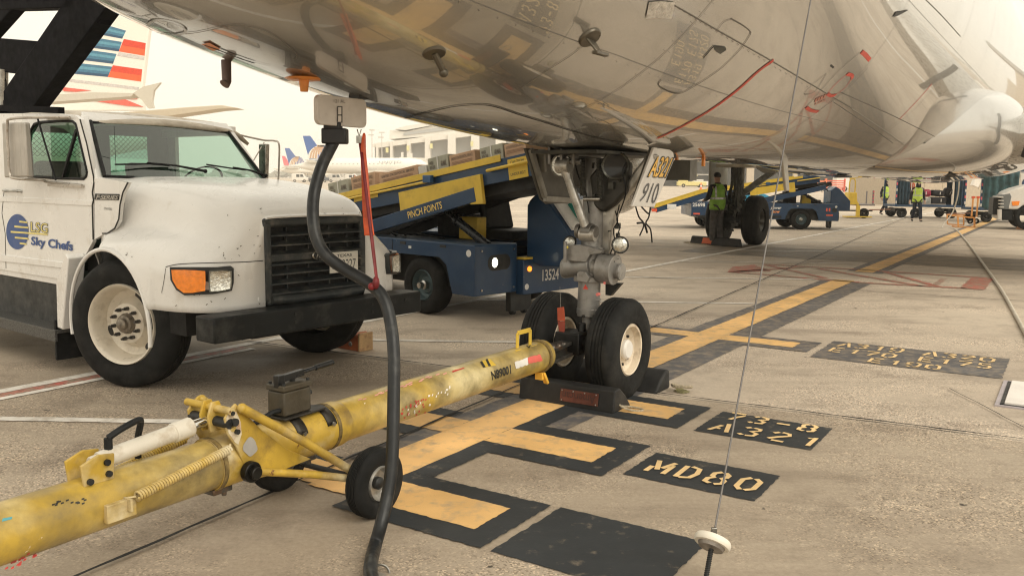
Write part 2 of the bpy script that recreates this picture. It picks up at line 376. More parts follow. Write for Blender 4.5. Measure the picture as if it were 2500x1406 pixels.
# white stand lines
wl = [rect(-30, 75, 3.5, 3.62)]
for e in range(-3, 16): xe = 2.0+3.5*e; wl.append([(xe, .46), (xe+.11, .46), (xe+.11-1.85, 3.5), (xe-1.85, 3.5)])
wl += [rect(-30, -.3, 3.3, 3.38), rect(30, 31, -12, -3)]
marks('white_line', P_WHT, wl, Z1+.001)
marks('red_line', P_RED, [rect(-30, -.3, 3.385, 3.495)], Z1)
rd = []
def band(a, b2, wd=.12):
    a, b2 = V(a), V(b2); d = (b2-a).normalized(); nn = V((-d.y, d.x))*wd/2; return [a+nn, b2+nn, b2-nn, a-nn]
for a, b2 in (((9.3, 2.0), (9.0, -.2)), ((9.0, -.2), (9.2, -1.7)), ((11.1, 2.0), (11.2, .6)), ((11.2, .6), (11.1, -1.8)), ((9.3, 2.0), (11.1, 1.2)), ((10.9, .9), (9.1, -1.1)), ((11.1, -.2), (9.2, -1.3)), ((9.3, .4), (11.0, 1.9))): rd.append([tuple(q) for q in band(a, b2, .12)])
rd += [rect(9.15, 11.1, -1.95, -1.62), [(9.2, 2.05), (9.9, 1.5), (10.9, 2.1), (10.2, 2.3)]]
for k in range(12): rd.append(rect(9.4+k*.1, 9.44+k*.1, -1.3, -1.2))
marks('red_hazard_marking', P_RED, rd, Z2, .02)
# slab joints and cracks
jm = pm('joint_sealant', (.018, .016, .014), .8, var=.4)
jt = []
def seam(a, b2, wd=.022, wob=.006):
    a, b2 = V(a), V(b2); L = (b2-a).length; d = (b2-a)/L; nn = V((-d.y, d.x)); n = min(400, int(L/.12)+2); l1 = []; l2 = []
    for i in range(n+1):
        p = a+d*L*i/n; o = random.uniform(-wob, wob); w_ = wd*random.uniform(.5, 1.3)/2; l1.append(p+nn*(o+w_)); l2.append(p+nn*(o-w_))
    for i in range(n): jt.append([tuple(l1[i]), tuple(l1[i+1]), tuple(l2[i+1]), tuple(l2[i])])
for k in range(-3, 5):
    o = k*7.6; seam((-6+o*.08, .05+o+(-.08*6)*0), (60, .05+o+66*.079), .02)
for k in range(-1, 7):
    o = k*7.6; seam((o-1.9, 25), (o+2.3, -25), .024)
seam((.5, -3.0), (1.7, -2.3), .008); 
mbj = MB()
for p in jt: mbj.poly([AF.m @ V((q[0], q[1], .0145)) for q in p])
o = mbj.build('joint_line', jm, smooth=0, recalc=False)
bm = bmesh.new(); bm.from_mesh(o.data)
for f in bm.faces:
    if f.normal.z < 0: f.normal_flip()
bm.to_mesh(o.data); bm.free(); tag(o, kind='structure')
# dark rubber and fuel stains with a shape of their own, on the concrete under the wings
sm = paint('rubber_stain', (.13, .11, .09), .55, 3)
marks('oil_stain', sm, [rect(12.9, 15.8, -9, 4.5)], .0025, .05)
# service pit cover at the right
pf = thing('pit_cover', AF, 'white square service pit cover in the concrete at the right edge', 'hatch')
k = MB(); k.box((1.32, -2.64, 0), (2.28, -3.7, .012)); k.build('frame', pm('pit_frame', (.42, .38, .40), .6), pf)
k = MB(); k.box((1.37, -2.70, .012), (2.22, -3.66, .03)); k.build('lid', pm('pit_lid', (.8, .76, .72), .5, var=.06), pf, bevel=.004)
k = MB(); k.box((1.345, -2.672, .012), (1.365, -3.68, .016)); k.box((1.345, -2.672, .012), (2.24, -2.695, .016)); k.build('gasket', DARK, pf)
# ---------------------------------------------------------------- the airliner overhead
air = thing('airliner', AF, 'silver airliner parked overhead, its nose gear chocked and a yellow towbar hooked on', 'airliner')
def silver():
    m = pm('silver_aircraft_skin', (.52, .51, .485), .24, .72, var=.04, sc=.8, rvar=.03, dirt=((.34, .32, .28), .33, 1.3))
    n = m.node_tree.nodes; l = m.node_tree.links; b = n['Principled BSDF']
    tc = n.new('ShaderNodeTexCoord'); a = n.new('ShaderNodeTexNoise'); a.inputs['Scale'].default_value = 1.7; a.inputs['Detail'].default_value = 2
    mp = n.new('ShaderNodeMapping'); mp.inputs['Scale'].default_value = (.7, 1.4, 1.4); l.new(tc.outputs['Object'], mp.inputs[0]); l.new(mp.outputs[0], a.inputs[0])
    bp = n.new('ShaderNodeBump'); bp.inputs['Strength'].default_value = .14; bp.inputs['Distance'].default_value = .02; l.new(a.outputs[0], bp.inputs['Height'])
    f = n.new('ShaderNodeTexNoise'); f.inputs['Scale'].default_value = 300; l.new(tc.outputs['Object'], f.inputs[0])
    bp2 = n.new('ShaderNodeBump'); bp2.inputs['Strength'].default_value = .06; bp2.inputs['Distance'].default_value = .002; l.new(f.outputs[0], bp2.inputs['Height']); l.new(bp.outputs[0], bp2.inputs['Normal'])
    l.new(bp2.outputs[0], b.inputs['Normal']); b.inputs['Coat Weight'].default_value = 1; b.inputs['Coat Roughness'].default_value = .025; b.inputs['Coat IOR'].default_value = 1.9
    return m
SILV = silver(); ZB = 1.78
def lerp(x, X, Y):
    if x <= X[0]: return Y[0]
    for i in range(len(X)-1):
        if x <= X[i+1]:
            t = (x-X[i])/(X[i+1]-X[i])
            m0 = (Y[i+1]-Y[max(i-1,0)])/(X[i+1]-X[max(i-1,0)]) if i else (Y[1]-Y[0])/(X[1]-X[0])
            j = min(i+2, len(X)-1); m1 = (Y[j]-Y[i])/(X[j]-X[i]); h = X[i+1]-X[i]
            return (2*t**3-3*t*t+1)*Y[i]+(t**3-2*t*t+t)*m0*h+(-2*t**3+3*t*t)*Y[i+1]+(t**3-t*t)*m1*h
    return Y[-1]
TT = [0, .1, .25, .5, 1, 1.5, 2, 3, 4, 5, 6, 8, 30, 36, 39.4]
HW = [.01, .30, .52, .80, 1.12, 1.34, 1.52, 1.75, 1.88, 1.95, 1.975, 1.975, 1.975, 1.1, .3]
BO = [1.45, 1.17, 1.01, .85, .61, .455, .335, .165, .072, .022, 0, 0, 0, 1.6, 2.9]
TP = [1.45, 1.74, 1.90, 2.08, 2.42, 2.68, 2.95, 3.55, 3.95, 4.08, 4.14, 4.14, 4.14, 4.1, 3.9]
def fsec(t, n=112):
    wd = lerp(t, TT, HW); b = lerp(t, TT, BO)+ZB; tp = lerp(t, TT, TP)+ZB; zc = max(b, min(b+(tp-b)*.52, ZB+2.0)) if t < 29 else (b+tp)/2
    out = []
    for j in range(n):
        a = 2*PI*j/n; s = math.sin(a); out.append(V((t-5.07, wd*math.cos(a), zc+((tp-zc) if s > 0 else (zc-b))*s)))
    return out
mb = MB(); ts = [0, .03, .07, .12]+[.2+.1*i for i in range(60)]+[6.3+.4*i for i in range(60)]+[30.5+.5*i for i in range(18)]+[39.4]
rows = [fsec(t) for t in ts]; mb.grid(rows, True); mb.poly(rows[0]); mb.poly(rows[-1])
fus = mb.build('fuselage', SILV, air, smooth=60)
BV = BVHTree.FromPolygons([tuple(v.co) for v in fus.data.vertices], [tuple(p.vertices) for p in fus.data.polygons])
def onf(px, py, bv=None):
    o = AF.i @ CAM; d = (AF.i.to_3x3() @ ray(px, py)).normalized(); h = (bv or BV).ray_cast(o, d)
    if h[0] is None: return None
    n = h[1]; n = n if n.dot(d) < 0 else -n; return h[0], n
def strip(mb, pts, wd, lift=.004, bv=None, closed=False, n=5):
    "a narrow line lying on the skin along the given spots"
    q = spline([V((*p, 0)) for p in (list(pts)+[pts[0]] if closed else pts)], n); hit = [onf(p.x, p.y, bv) for p in q]; hit = [h for h in hit if h]
    L = []
    for i, (p, nn) in enumerate(hit):
        d = hit[min(i+1, len(hit)-1)][0]-hit[max(i-1, 0)][0]
        if d.length < 1e-6: continue
        s = d.normalized().cross(nn).normalized()*wd/2; L.append([p+nn*lift+s, p+nn*lift-s])
    if len(L) > 1: mb.grid(L)
SEAM = pm('panel_gap', (.03, .028, .025), .6); THIN = pm('panel_line', (.17, .15, .13), .5); REDP = pm('red_panel_outline', (.62, .06, .04), .4)
k = MB(); strip(k, [(950, 300), (1000, 285), (1050, 272), (1110, 259), (1170, 255), (1210, 260), (1270, 280), (1320, 295), (1400, 320), (1500, 345), (1580, 352)], .011); k.build('door_seam', SEAM, air)
k = MB()
for pts, wd in (([(380, 82), (470, 80), (560, 62), (600, 62), (650, 75), (700, 108), (725, 132), (718, 145)], .0045),
                ([(1630, 5), (1700, 45), (1760, 80), (1870, 142), (1960, 195), (2080, 265)], .006), ([(1440, 95), (1400, 130), (1330, 175), (1270, 215)], .004),
                ([(1785, 47), (1812, 62), (1831, 78), (1826, 92), (1805, 122), (1770, 158), (1735, 185), (1700, 207), (1665, 226), (1640, 226), (1612, 213), (1607, 204), (1614, 195)], .0075),
                ([(1750, 75), (1765, 55), (1785, 47)], .004), ([(2052, 226), (2120, 256), (2190, 288), (2330, 358)], .006), ([(2035, 250), (2110, 300), (2180, 350)], .005),
                ([(2010, 395), (2110, 352), (2200, 290)], .004), ([(2118, 166), (2060, 225), (2000, 268)], .007), ([(2100, 127), (2040, 180), (1968, 262)], .006),
                ([(2017, 180), (1985, 205), (1963, 230), (1990, 222), (2017, 180)], .006), ([(520, 120), (560, 128), (600, 145), (660, 160)], .004),
                ([(90, -60), (170, 10), (330, 55), (380, 82)], .004), ([(1985, 0), (2045, -40)], .004), ([(2260, 0), (2300, 40), (2345, 90)], .006)): strip(k, pts, wd)
k.build('panel_line', THIN, air)
k = MB(); strip(k, [(1604, 338), (1660, 311), (1735, 268), (1800, 220), (1850, 175), (1888, 147)], .034); k.build('red_stripe', REDP, air)
for pts, wd in (([(2103, 127), (2112, 134), (2123, 147)], .035), ([(1968, 262), (1980, 270), (1997, 273)], .03), ([(2068, 181), (2080, 185), (2079, 194)], .03), ([(2020, 229), (2028, 234), (2040, 232)], .03),
                ([(2275, 205), (2240, 245), (2195, 292)], .02), ([(2068, 181), (2040, 205), (2022, 226)], .008), ([(2079, 192), (2062, 215), (2038, 233)], .008)):
    k = MB(); strip(k, pts, wd); k.build('red_outline', REDP, air)
k = MB()
for i in range(4): strip(k, [(1990+i*7, 250-i*3), (1993+i*7, 240-i*3)], .02); strip(k, [(1990+i*7, 256-i*3), (1992+i*7, 252-i*3)], .02)
k.build('stencil_marking', pm('faded_red_stencil', (.5, .22, .17), .5), air)
def patch(name, pts, mat, lift=.006):
    k = MB(); hs = [onf(*p) for p in pts]
    k.poly([h[0]+h[1]*lift for h in hs if h]); return k.build(name, mat, air, smooth=0)
TAPE = pm('silver_speed_tape', (.75, .74, .72), .35, .9, var=.2, sc=30, bump=(.8, 30))
k = MB(); k.grid([[onf(1583+i*9+j*-1, 2+j*5+abs(i-3)*.8)[0]+onf(1583+i*9, 2+j*5)[1]*.006 for i in range(8)] for j in range(9)]); k.build('speed_tape', TAPE, air)
patch('vent', [(2178, 43), (2186, 30), (2218, 24), (2192, 38)], DARK); patch('vent', [(2030, 158), (2036, 163), (2032, 167), (2027, 163)], DARK)
patch('inlet', [(1740, 112), (1771, 115), (1771, 122), (1757, 131), (1746, 125)], pm('inlet_grille', (.10, .10, .09), .5, .5))
k = MB(); strip(k, [(1740, 114), (1728, 128), (1716, 142)], .012); k.build('inlet_lip', SEAM, air)
k = MB(); strip(k, [(360, 62), (375, 50), (410, 52), (445, 64), (452, 78), (420, 84), (380, 76), (360, 64)], .012, .005); k.build('static_plate', pm('plate_ring', (.55, .53, .5), .3, .9), air)
k = MB(); strip(k, [(500, 108), (540, 122), (580, 138), (622, 152)], .02, .006); k.build('slot_antenna', SEAM, air)
patch('orange_sensor', [(492, 105), (512, 102), (540, 118), (520, 122)], pm('orange_cover', (.75, .25, .06), .5))
k = MB()
for i in range(26):
    h = onf(1645+i*13, 14+i*7.9)
    if h: k.disc(h[0]+h[1]*.005, h[1], .006, 6)
for i in range(40):
    h = onf(1980+i*8.5, 300+26*math.sin(i/12)+i*1.2)
    if h: k.disc(h[0]+h[1]*.005, h[1], .006, 6)
k.build('rivet_row', THIN, air)
def fpt(x, th, lift=.004):
    t = x+5.07; s = fsec(t, 360); j = int(th) % 360; p = s[j]; q = s[(j+1) % 360]; e = (q-p).normalized(); nn = V((0, e.z, -e.y)); c = V((x, 0, 3.7)); nn = nn if nn.dot(p-c) > 0 else -nn; return p+nn*lift, nn
for x, a0, a1 in ((-1.35, 200, 330), (1.75, 185, 320), (4.9, 180, 320), (7.0, 180, 268)):
    k = MB(); rows = []
    for a in range(a0, a1, 3): p, nn = fpt(x, a); rows.append([p+V((-.0022, 0, 0)), p+V((.0022, 0, 0))])
    k.grid(rows); k.build('skin_joint', THIN, air, smooth=0)
    k = MB()
    for a in range(a0, a1, 2):
        for dx in (-.03, .03): p, nn = fpt(x+dx, a, .003); k.disc(p, nn, .0035, 5)
    k.build('rivet_row', THIN, air, smooth=0)
for a in (203, 236, 292):
    k = MB(); rows = []; k2 = MB()
    for i in range(90):
        x = -3.2+i*.12; p, nn = fpt(x, a); rows.append([p+V((0, -.002, 0)), p+V((0, .002, .001))])
        q, nn = fpt(x, a+1, .003); k2.disc(q, nn, .0035, 5)
    k.grid(rows); k.build('lap_joint', THIN, air, smooth=0); k2.build('rivet_row', THIN, air, smooth=0)
STN = pm('belly_stain', (.20, .17, .13), .5, var=.3)
# masts, antennas and drains
def at(px, py): return next(q for q in (onf(px, py-6*j) for j in range(12)) if q)
MST = pm('mast_bronze', (.13, .115, .09), .35, .6, var=.2)
p, nn = at(1060, 130); k = MB(); k.cyl(p-nn*.002, p+nn*.008, .055, .05); k.build('mast_base', MST, air)
q = AF.Y(1083, 178, p.y); k = MB(); k.tube([p, p.lerp(q, .6), q], [.016, .015, .013], 10); k.ball(q, .022); k.build('drain_mast', MST, air)
p, nn = at(1440, 92); k = MB(); k.cyl(p-nn*.002, p+nn*.012, .06, .055); k.prism([p+nn*.01+V((-.035, 0, 0)), p+nn*.01+V((.05, 0, 0)), p+nn*.10+V((.04, 0, 0)), p+nn*.10+V((-.01, 0, 0))], (0, .012, 0)); k.box(p+nn*.10+V((-.05, -.015, -.008)), p+nn*.10+V((.07, .015, .008))); k.build('blade_antenna', MST, air, bevel=.003)
MST = pm('mast_bronze', (.13, .115, .09), .35, .6, var=.2)
ORG = pm('orange_plastic', (.78, .28, .05), .35, var=.15)
p, nn = at(742, 190); k = MB(); k.lathe(p+V((0, 0, -.012)), (0, 0, 1), [(.0, 0), (.075, .0), (.09, .008), (.075, .014), (0, .014)], 24); k.cyl(p+V((0, 0, .0)), p+V((.0, 0, -.065)), .026, .018); k.build('drain_cover', ORG, air)
p, nn = at(552, 165); k = MB(); k.tube([p, p+V((0, 0, -.10)), p+V((-.015, 0, -.115))], [.024, .022, .026], 12); k.build('angle_probe', pm('probe', (.14, .10, .09), .5, .6), air, bevel=.003)
for (px, py) in ((1718, 380), (1652, 392)):
    h = next(q for q in (onf(px, py-6*j) for j in range(12)) if q); p = h[0]; k = MB(); k.box(p+V((-.018, -.01, -.09)), p+V((.018, .01, .03))); k.disc(p+V((0, 0, -.02)), (0, 0, 1), .04); k.build('drain_cover', ORG, air)
p, nn = at(1915, 385); k = MB(); k.prism([p+V((-.08, 0, .05)), p+V((.10, 0, .05)), p+V((.26, 0, -.34)), p+V((.14, 0, -.34))], (0, .03, 0)); k.build('blade_antenna', pm('grey_mast', (.38, .36, .32), .4, .3), air, bevel=.008)
# belly fairing and wings
def wsec(x, wd, zb, zt, n=64, ex=2.7):
    out = []; zc = (zb+zt)/2; hh = (zt-zb)/2
    for j in range(n):
        a = 2*PI*j/n; c, s = math.cos(a), math.sin(a)
        out.append(V((x, wd*math.copysign(abs(c)**(2/ex), c), zc+hh*math.copysign(abs(s)**(2/ex), s))))
    return out
FS = [(7.0, .45, 1.84, 2.3), (7.4, 1.0, 1.80, 2.6), (7.9, 1.5, 1.76, 2.9), (8.6, 1.92, 1.72, 3.1), (9.5, 2.16, 1.69, 3.2), (10.5, 2.25, 1.67, 3.3), (13, 2.3, 1.66, 3.3), (17, 2.3, 1.66, 3.2), (20, 1.9, 1.72, 3.1), (22.5, .9, 1.84, 2.6)]
mb = MB(); rows = []
for i in range(60):
    x = 7.0+15.5*i/59; X = [f[0] for f in FS]; rows.append(wsec(x, *[lerp(x, X, [f[c] for f in FS]) for c in (1, 2, 3)]))
mb.grid(rows, True); fair = mb.build('belly_fairing', SILV, air, smooth=60)
BF = BVHTree.FromPolygons([tuple(v.co) for v in fair.data.vertices], [tuple(p.vertices) for p in fair.data.polygons])
k = MB(); strip(k, [(1960, 413), (2060, 411), (2120, 408), (2180, 396), (2230, 370), (2270, 338)], .028, .01); k.build('fairing_seam', SEAM, air)
for (a, b2, c2) in (((2305, 432), (2345, 428), (2318, 420)), ((2035, 432), (2080, 431), (2048, 424))):
    hs = [onf(*q, BF) for q in (a, b2, c2)]
    if all(hs): k = MB(); k.poly([h[0]+h[1]*.02 for h in hs]); k.build('air_inlet', DARK, air, smooth=0)
def wing(sg, name='wing'):
    mb = MB(); rows = []
    for y, x0, ch, z, th in ((1.2, 10.3, 6.0, 2.34, .80), (2.1, 9.9, 6.2, 2.36, .82), (3.2, 10.3, 5.7, 2.46, .72), (6.4, 11.9, 4.0, 2.78, .48), (11, 14.4, 2.9, 3.2, .33), (16.2, 17.2, 1.7, 3.75, .18)):
        r = []
        for j in range(28):
            a = 2*PI*j/28; c, s = math.cos(a), math.sin(a); xx = .5-.5*c; t = th/2*(math.sqrt(max(xx, 0))*2.6*(1-xx)+.02)
            r.append(V((x0+ch*xx, sg*y, z+(t*1.1 if s > 0 else -t)+.0)))
        rows.append(r)
    mb.grid(rows, True); mb.poly(rows[-1]); return mb.build(name, WGRY, air, smooth=50)
WGRY = pm('wing_grey', (.50, .48, .44), .3, .2, var=.06)
wing(-1); wing(1)
k = MB(); k.tube([(9.45, -2.32, 2.0), (9.32, -2.42, 2.35), (9.5, -2.5, 2.8)], .05, 8); k.build('root_seal', SEAM, air)
for sg in (-1,):
    k = MB(); k.tube([(13.4, -4.4, 2.38), (16.4, -4.4, 2.25)], [.13, .06], 12); k.build('flap_track', WGRY, air)
k = MB()   # vertical tail and tailplane
for sg in (-1, 1): k.prism([(31, sg*.3, 5.0), (33, sg*6, 5.5), (34.5, sg*6, 5.5), (34.4, sg*.3, 5.0)], (0, 0, .18))
k.build('tailplane', WGRY, air); k = MB(); k.prism([(28.5, -.12, 5.7), (33.2, -.12, 11.6), (35.2, -.12, 11.6), (34.4, -.12, 5.7)], (0, .24, 0)); k.build('tail_fin', WGRY, air)
# engines: lip, nacelle, fan
def engine(y):
    o = (11.5, y, 1.75); k = MB()
    k.lathe(o, (1, 0, 0), [(.84, .25), (.87, .06), (.92, 0), (.99, .08), (1.04, .4), (1.08, 1.2), (1.0, 2.4), (.8, 3.3), (.72, 3.3), (.75, 2.2), (.84, .9)], 48, True); k.build('nacelle', pm('nacelle_silver', (.66, .64, .6), .25, .75, var=.04), air, smooth=50)
    k = MB(); k.disc((12.1, y, 1.75), (1, 0, 0), .85, 40); k.build('fan', DARK, air)
    k = MB(); k.lathe((11.8, y, 1.75), (1, 0, 0), [(0, 0), (.12, .1), (.25, .32)], 20); k.build('spinner', pm('spinner', (.2, .2, .2), .4), air)
    k = MB(); k.prism([(12.2, y-.12, 2.9), (15, y-.12, 2.4), (16, y-.12, 2.9), (13, y-.12, 3.3)], (0, .24, 0)); k.build('pylon', WGRY, air)
engine(6.6)
# gear doors
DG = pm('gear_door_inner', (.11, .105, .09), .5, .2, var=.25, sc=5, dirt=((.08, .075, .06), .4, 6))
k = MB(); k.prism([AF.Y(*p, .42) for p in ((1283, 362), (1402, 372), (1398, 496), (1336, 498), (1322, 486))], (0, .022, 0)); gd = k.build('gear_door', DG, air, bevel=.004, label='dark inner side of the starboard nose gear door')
k = MB(); k.bar(AF.Y(1296, 365, .40), AF.Y(1330, 480, .40), .045, .03, (0, 1, 0)); k.bar(AF.Y(1330, 485, .40), AF.Y(1396, 490, .40), .045, .03, (0, 1, 0)); k.bar(AF.Y(1322, 365, .39), AF.Y(1326, 420, .39), .03, .05, (0, 1, 0)); k.build('door_rib', pm('rib_metal', (.27, .26, .23), .45, .4, var=.2), gd, bevel=.003)
DW = pm('door_white', (.62, .59, .55), .35, .1, var=.05, dirt=((.4, .37, .32), .3, 9))
YD = -.47; dq = [(1597, 360), (1636, 366), (1644, 372), (1647, 388), (1598, 506), (1544, 504)]
k = MB(); k.prism([AF.Y(*p, YD) for p in dq], (0, .02, 0)); pd = k.build('gear_door', DW, air, bevel=.004, label='pale port nose gear door lettered A321 and 910')
def onY(bl, br, tl, tr, lift=.004):
    P = [AF.Y(*p, YD-lift) for p in (bl, br, tl, tr)]; return lambda u, v: P[0]*(1-u)*(1-v)+P[1]*u*(1-v)+P[2]*(1-u)*v+P[3]*u*v
k = MB(); text(k, 'A321', onY((1579, 434), (1626, 436), (1597, 379), (1647, 384)), bold=.055, space=.95); k.build('lettering', pm('outline_black', (.03, .03, .03), .5), pd, smooth=0)
k = MB(); text(k, 'A321', onY((1582, 432), (1624, 433), (1600, 382), (1643, 386), .007), bold=.015, space=1.0); k.build('lettering', pm('sign_yellow', (.85, .50, .10), .45), pd, smooth=0)
k = MB(); text(k, '910', onY((1558, 492), (1600, 498), (1579, 447), (1613, 448))); k.build('lettering', pm('grey_numerals', (.09, .09, .09), .5), pd, smooth=0)
k = MB(); k.bar(AF.Y(1592, 362, YD+.03), AF.Y(1550, 490, YD+.03), .035, .03, (0, 1, 0)); k.build('door_rib', DG, pd)
k = MB(); P = [AF.Y(x, y, YD+.01) for x, y in ((1552, 505), (1560, 530), (1572, 548), (1562, 575))]; k.tube(spline(P, 5), .006, 6)
P = [AF.Y(x, y, YD+.01) for x, y in ((1566, 505), (1584, 522), (1588, 505), (1584, 530), (1577, 545), (1588, 560), (1592, 592))]; k.tube(spline(P, 5), .006, 6)
P = [AF.Y(x, y, YD+.01) for x, y in ((1556, 545), (1572, 546), (1580, 568))]; k.tube(spline(P, 5), .008, 6); k.build('strap', BLK, pd)
k = MB(); k.box((-.42, -.26, 1.778), (1.0, .26, 1.80)); k.build('gear_bay_shade', pm('bay_shade', (.05, .05, .042), .6, var=.4), air)  # dark slab under the skin, standing in for the shade of the open bay
k = MB(); k.prism([AF.Y(*p, -.38) for p in ((1560, 352), (1640, 352), (1636, 357), (1590, 360))], (0, .03, 0)); k.box((.9, -.42, 1.60), (1.05, -.1, 1.76)); k.build('door_hinge', DG, air)
# ---- nose gear
GS2 = pm('forged_silver', (.50, .48, .44), .36, .55, var=.18, sc=10, dirt=((.10, .09, .07), .36, 14))
GS = pm('gear_silver', (.20, .19, .175), .38, .65, var=.2, sc=10, dirt=((.10, .09, .07), .40, 11))
GL = pm('gear_grey_paint', (.30, .29, .275), .4, .35, var=.12, sc=14, dirt=((.12, .1, .08), .33, 16))
k = MB(); k.cyl((0, 0, .36), (.01, 0, .62), .045); k.cyl((.01, 0, .58), (.02, 0, .86), .085); k.cyl((.02, 0, .60), (.02, 0, .64), .094); k.cyl((.02, 0, .70), (.02, 0, .712), .09); k.cyl((.02, 0, .845), (.02, 0, .885), .12)
k.cyl((.03, 0, .88), (.05, 0, 1.1), .11, .10); k.cyl((.05, 0, 1.08), (.12, 0, 1.75), .085, .10)
ng = k.build('nose_gear', GL, air, bevel=.004)
k = MB(); k.cyl((0, -.31, .36), (0, .40, .36), .04); k.box((-.05, -.07, .30), (.05, .07, .42)); k.build('axle', DARK, ng)
k = MB(); k.cyl((.0, .20, .93), (-.02, -.04, .965), .075); k.cyl((.0, -.04, .955), (.02, -.20, .935), .078, .062); k.cyl((.02, -.20, .935), (.02, -.27, .93), .056); k.cyl((.02, -.245, .93), (.02, -.265, .93), .064); k.cyl((.0, -.10, .955), (.0, -.22, .945), .115); k.cyl((0, .2, .93), (0, .205, .93), .078)
k.build('steering_cylinder', GL, ng, bevel=.006)
k = MB()   # right arm of the Y fitting and the web
def P0(px, py, x=.05): return AF.X(px, py, x)
k.prism([P0(*p) for p in ((1440, 560), (1456, 548), (1470, 500), (1512, 475), (1545, 420), (1582, 372), (1602, 378), (1572, 425), (1532, 478), (1507, 515), (1494, 560), (1490, 610), (1470, 632), (1448, 605))], (.07, 0, 0)); k.build('leg_fitting', GS2, ng, bevel=.02, segs=3)
k = MB(); k.prism([P0(*p, .0) for p in ((1438, 430), (1468, 395), (1530, 395), (1528, 470), (1500, 500), (1470, 520), (1442, 500))], (.12, 0, 0)); k.build('leg_housing', pm('housing', (.05, .048, .042), .45, .4, var=.3), ng, bevel=.02)
k = MB(); a = P0(1377, 405, -.12); b2 = P0(1402, 480, -.10); c2 = P0(1436, 572, -.06); k.tube([a, a.lerp(b2, .45), b2, c2], [.045, .03, .032, .034], 12); k.cyl(a+V((0, -.05, 0)), a+V((0, .05, 0)), .055); k.cyl(c2+V((0, -.06, 0)), c2+V((0, .06, 0)), .05); k.build('drag_brace', GS2, ng, smooth=50)
k = MB(); a = P0(1375, 372, -.12); k.cyl(a+V((0, -.12, 0)), a+V((0, .12, 0)), .022)
for q in (-.1, 0, .1): k.obox(a+V((0, q, -.03)), (.035, 0, 0), (0, .012, 0), (0, 0, .06))
a = P0(1391, 395, -.12); k.cyl(a+V((0, -.09, 0)), a+V((0, .09, 0)), .02); k.cyl(a+V((0, .09, 0)), a+V((0, .1, 0)), .035); k.build('brace_hinge', GS, ng, bevel=.004)
k = MB(); a = P0(1372, 404, -.10); k.lathe(a, (1, .5, 0), [(.0, 0), (.075, 0), (.085, -.02), (.085, .06), (.06, .09), (0, .09)], 24); k.build('lamp', LENS, ng, label='small round lamp behind the brace hinge')
k = MB(); a = P0(1503, 405, -.05); k.lathe(a, (1, .5, .05), [(.085, 0), (.098, -.006), (.104, .0), (.098, .01)], 32, True); k.build('lamp_ring', pm('ring', (.08, .08, .07), .3, .8), ng)
k = MB(); k.lathe(a, (1, .5, .05), [(0, .03), (.085, .004), (.085, .1), (0, .1)], 28); k.build('lamp', pm('dark_glass', (.02, .02, .02), .06, .2), ng, label='large round dark lamp under the gear bay')
for px in (1421, 1462):
    k = MB(); a = P0(px, 388, -.06); b2 = P0(px+2, 478, -.06); pts = [a.lerp(b2, i/150)+V((.0, math.cos(i*1.05)*.019, 0))+V((math.sin(i*1.05)*.019, 0, 0)) for i in range(151)]; k.tube(pts, .0045, 5); k.build('spring', pm('spring_steel', (.10, .10, .09), .4, .6), ng)
k = MB(); a = P0(1425, 486, -.06); b2 = P0(1466, 486, -.06); k.cyl(a, b2, .016); k.build('spring_pin', STEEL, ng)
k = MB(); a = P0(1443, 565, -.02); k.cyl(a+V((-.03, .05, 0)), a+V((-.03, -.03, 0)), .06); k.cyl(a+V((-.03, -.035, 0)), a+V((-.03, -.06, 0)), .045); k.cyl(a+V((-.03, .10, 0)), a+V((-.03, .07, 0)), .055); k.build('pivot_bolt', GS, ng, bevel=.004)
for nm, px, py, r_, lab in (('taxi_light', 1514, 598, .060, 'round glass taxi light on the port side of the leg'), ('taxi_light', 1391, 592, .048, 'taxi light on the far side of the leg')):
    a = P0(px, py, -.06); d = V((-.9, -.35, .02)).normalized(); k = MB(); k.lathe(a, -d, [(r_*.7, .10), (r_, .04), (r_*1.06, .0), (r_*.96, -.004), (r_*.94, .01)], 28); lt = k.build(nm, DARK, ng, label=lab)
    k = MB(); k.lathe(a, -d, [(0, -.012), (r_*.6, -.007), (r_*.95, .006), (0, .02)], 24); k.build('lamp_glass', LENS, ng)
k = MB(); q = [P0(*p, -.10) for p in ((1378, 600), (1408, 598), (1436, 602), (1468, 612), (1466, 618), (1440, 622), (1430, 640), (1380, 636))]; k.prism(q, (.05, 0, 0)); k.box(P0(1382, 590, -.14), P0(1378, 640, -.12)); k.build('steering_bracket', GL, ng, bevel=.003)
k = MB(); a = P0(1384, 604, -.12); k.ball(a, .012); k.build('indicator', pm('yellow_lamp', (.8, .65, .1), .3), ng)
k = MB(); q = [P0(*p, -.12) for p in ((1408, 668), (1414, 662), (1428, 664), (1438, 678), (1432, 690), (1407, 686))]; k.prism(q, (.06, 0, 0)); k.build('tow_lug', GL, ng, bevel=.003)
k = MB(); q = [P0(*p, -.09) for p in ((1423, 706), (1436, 706), (1429, 694))]; k.poly(q); k.build('red_triangle', REDP, ng, smooth=0)
k = MB(); a = P0(1458, 719, -.09); k.cyl(a, a+V((.03, 0, 0)), .012); k.build('red_tab', pm('pink_red', (.75, .2, .18), .4), ng); k = MB(); k.box(P0(1473, 688, -.09), P0(1477, 694, -.09)+V((.01, 0, 0))); k.build('red_tab', pm('pink_red', (.75, .2, .18), .4), ng)
k = MB(); a = P0(1423, 772, -.085); k.cyl(a, a+V((.02, 0, 0)), .011); k.build('plug_hole', SEAM, ng); k = MB(); q = [P0(*p, .10) for p in ((1478, 690), (1516, 692), (1490, 722), (1478, 720))]; k.prism(q, (.05, 0, 0)); k.build('torque_link', DARK, ng)
k = MB()
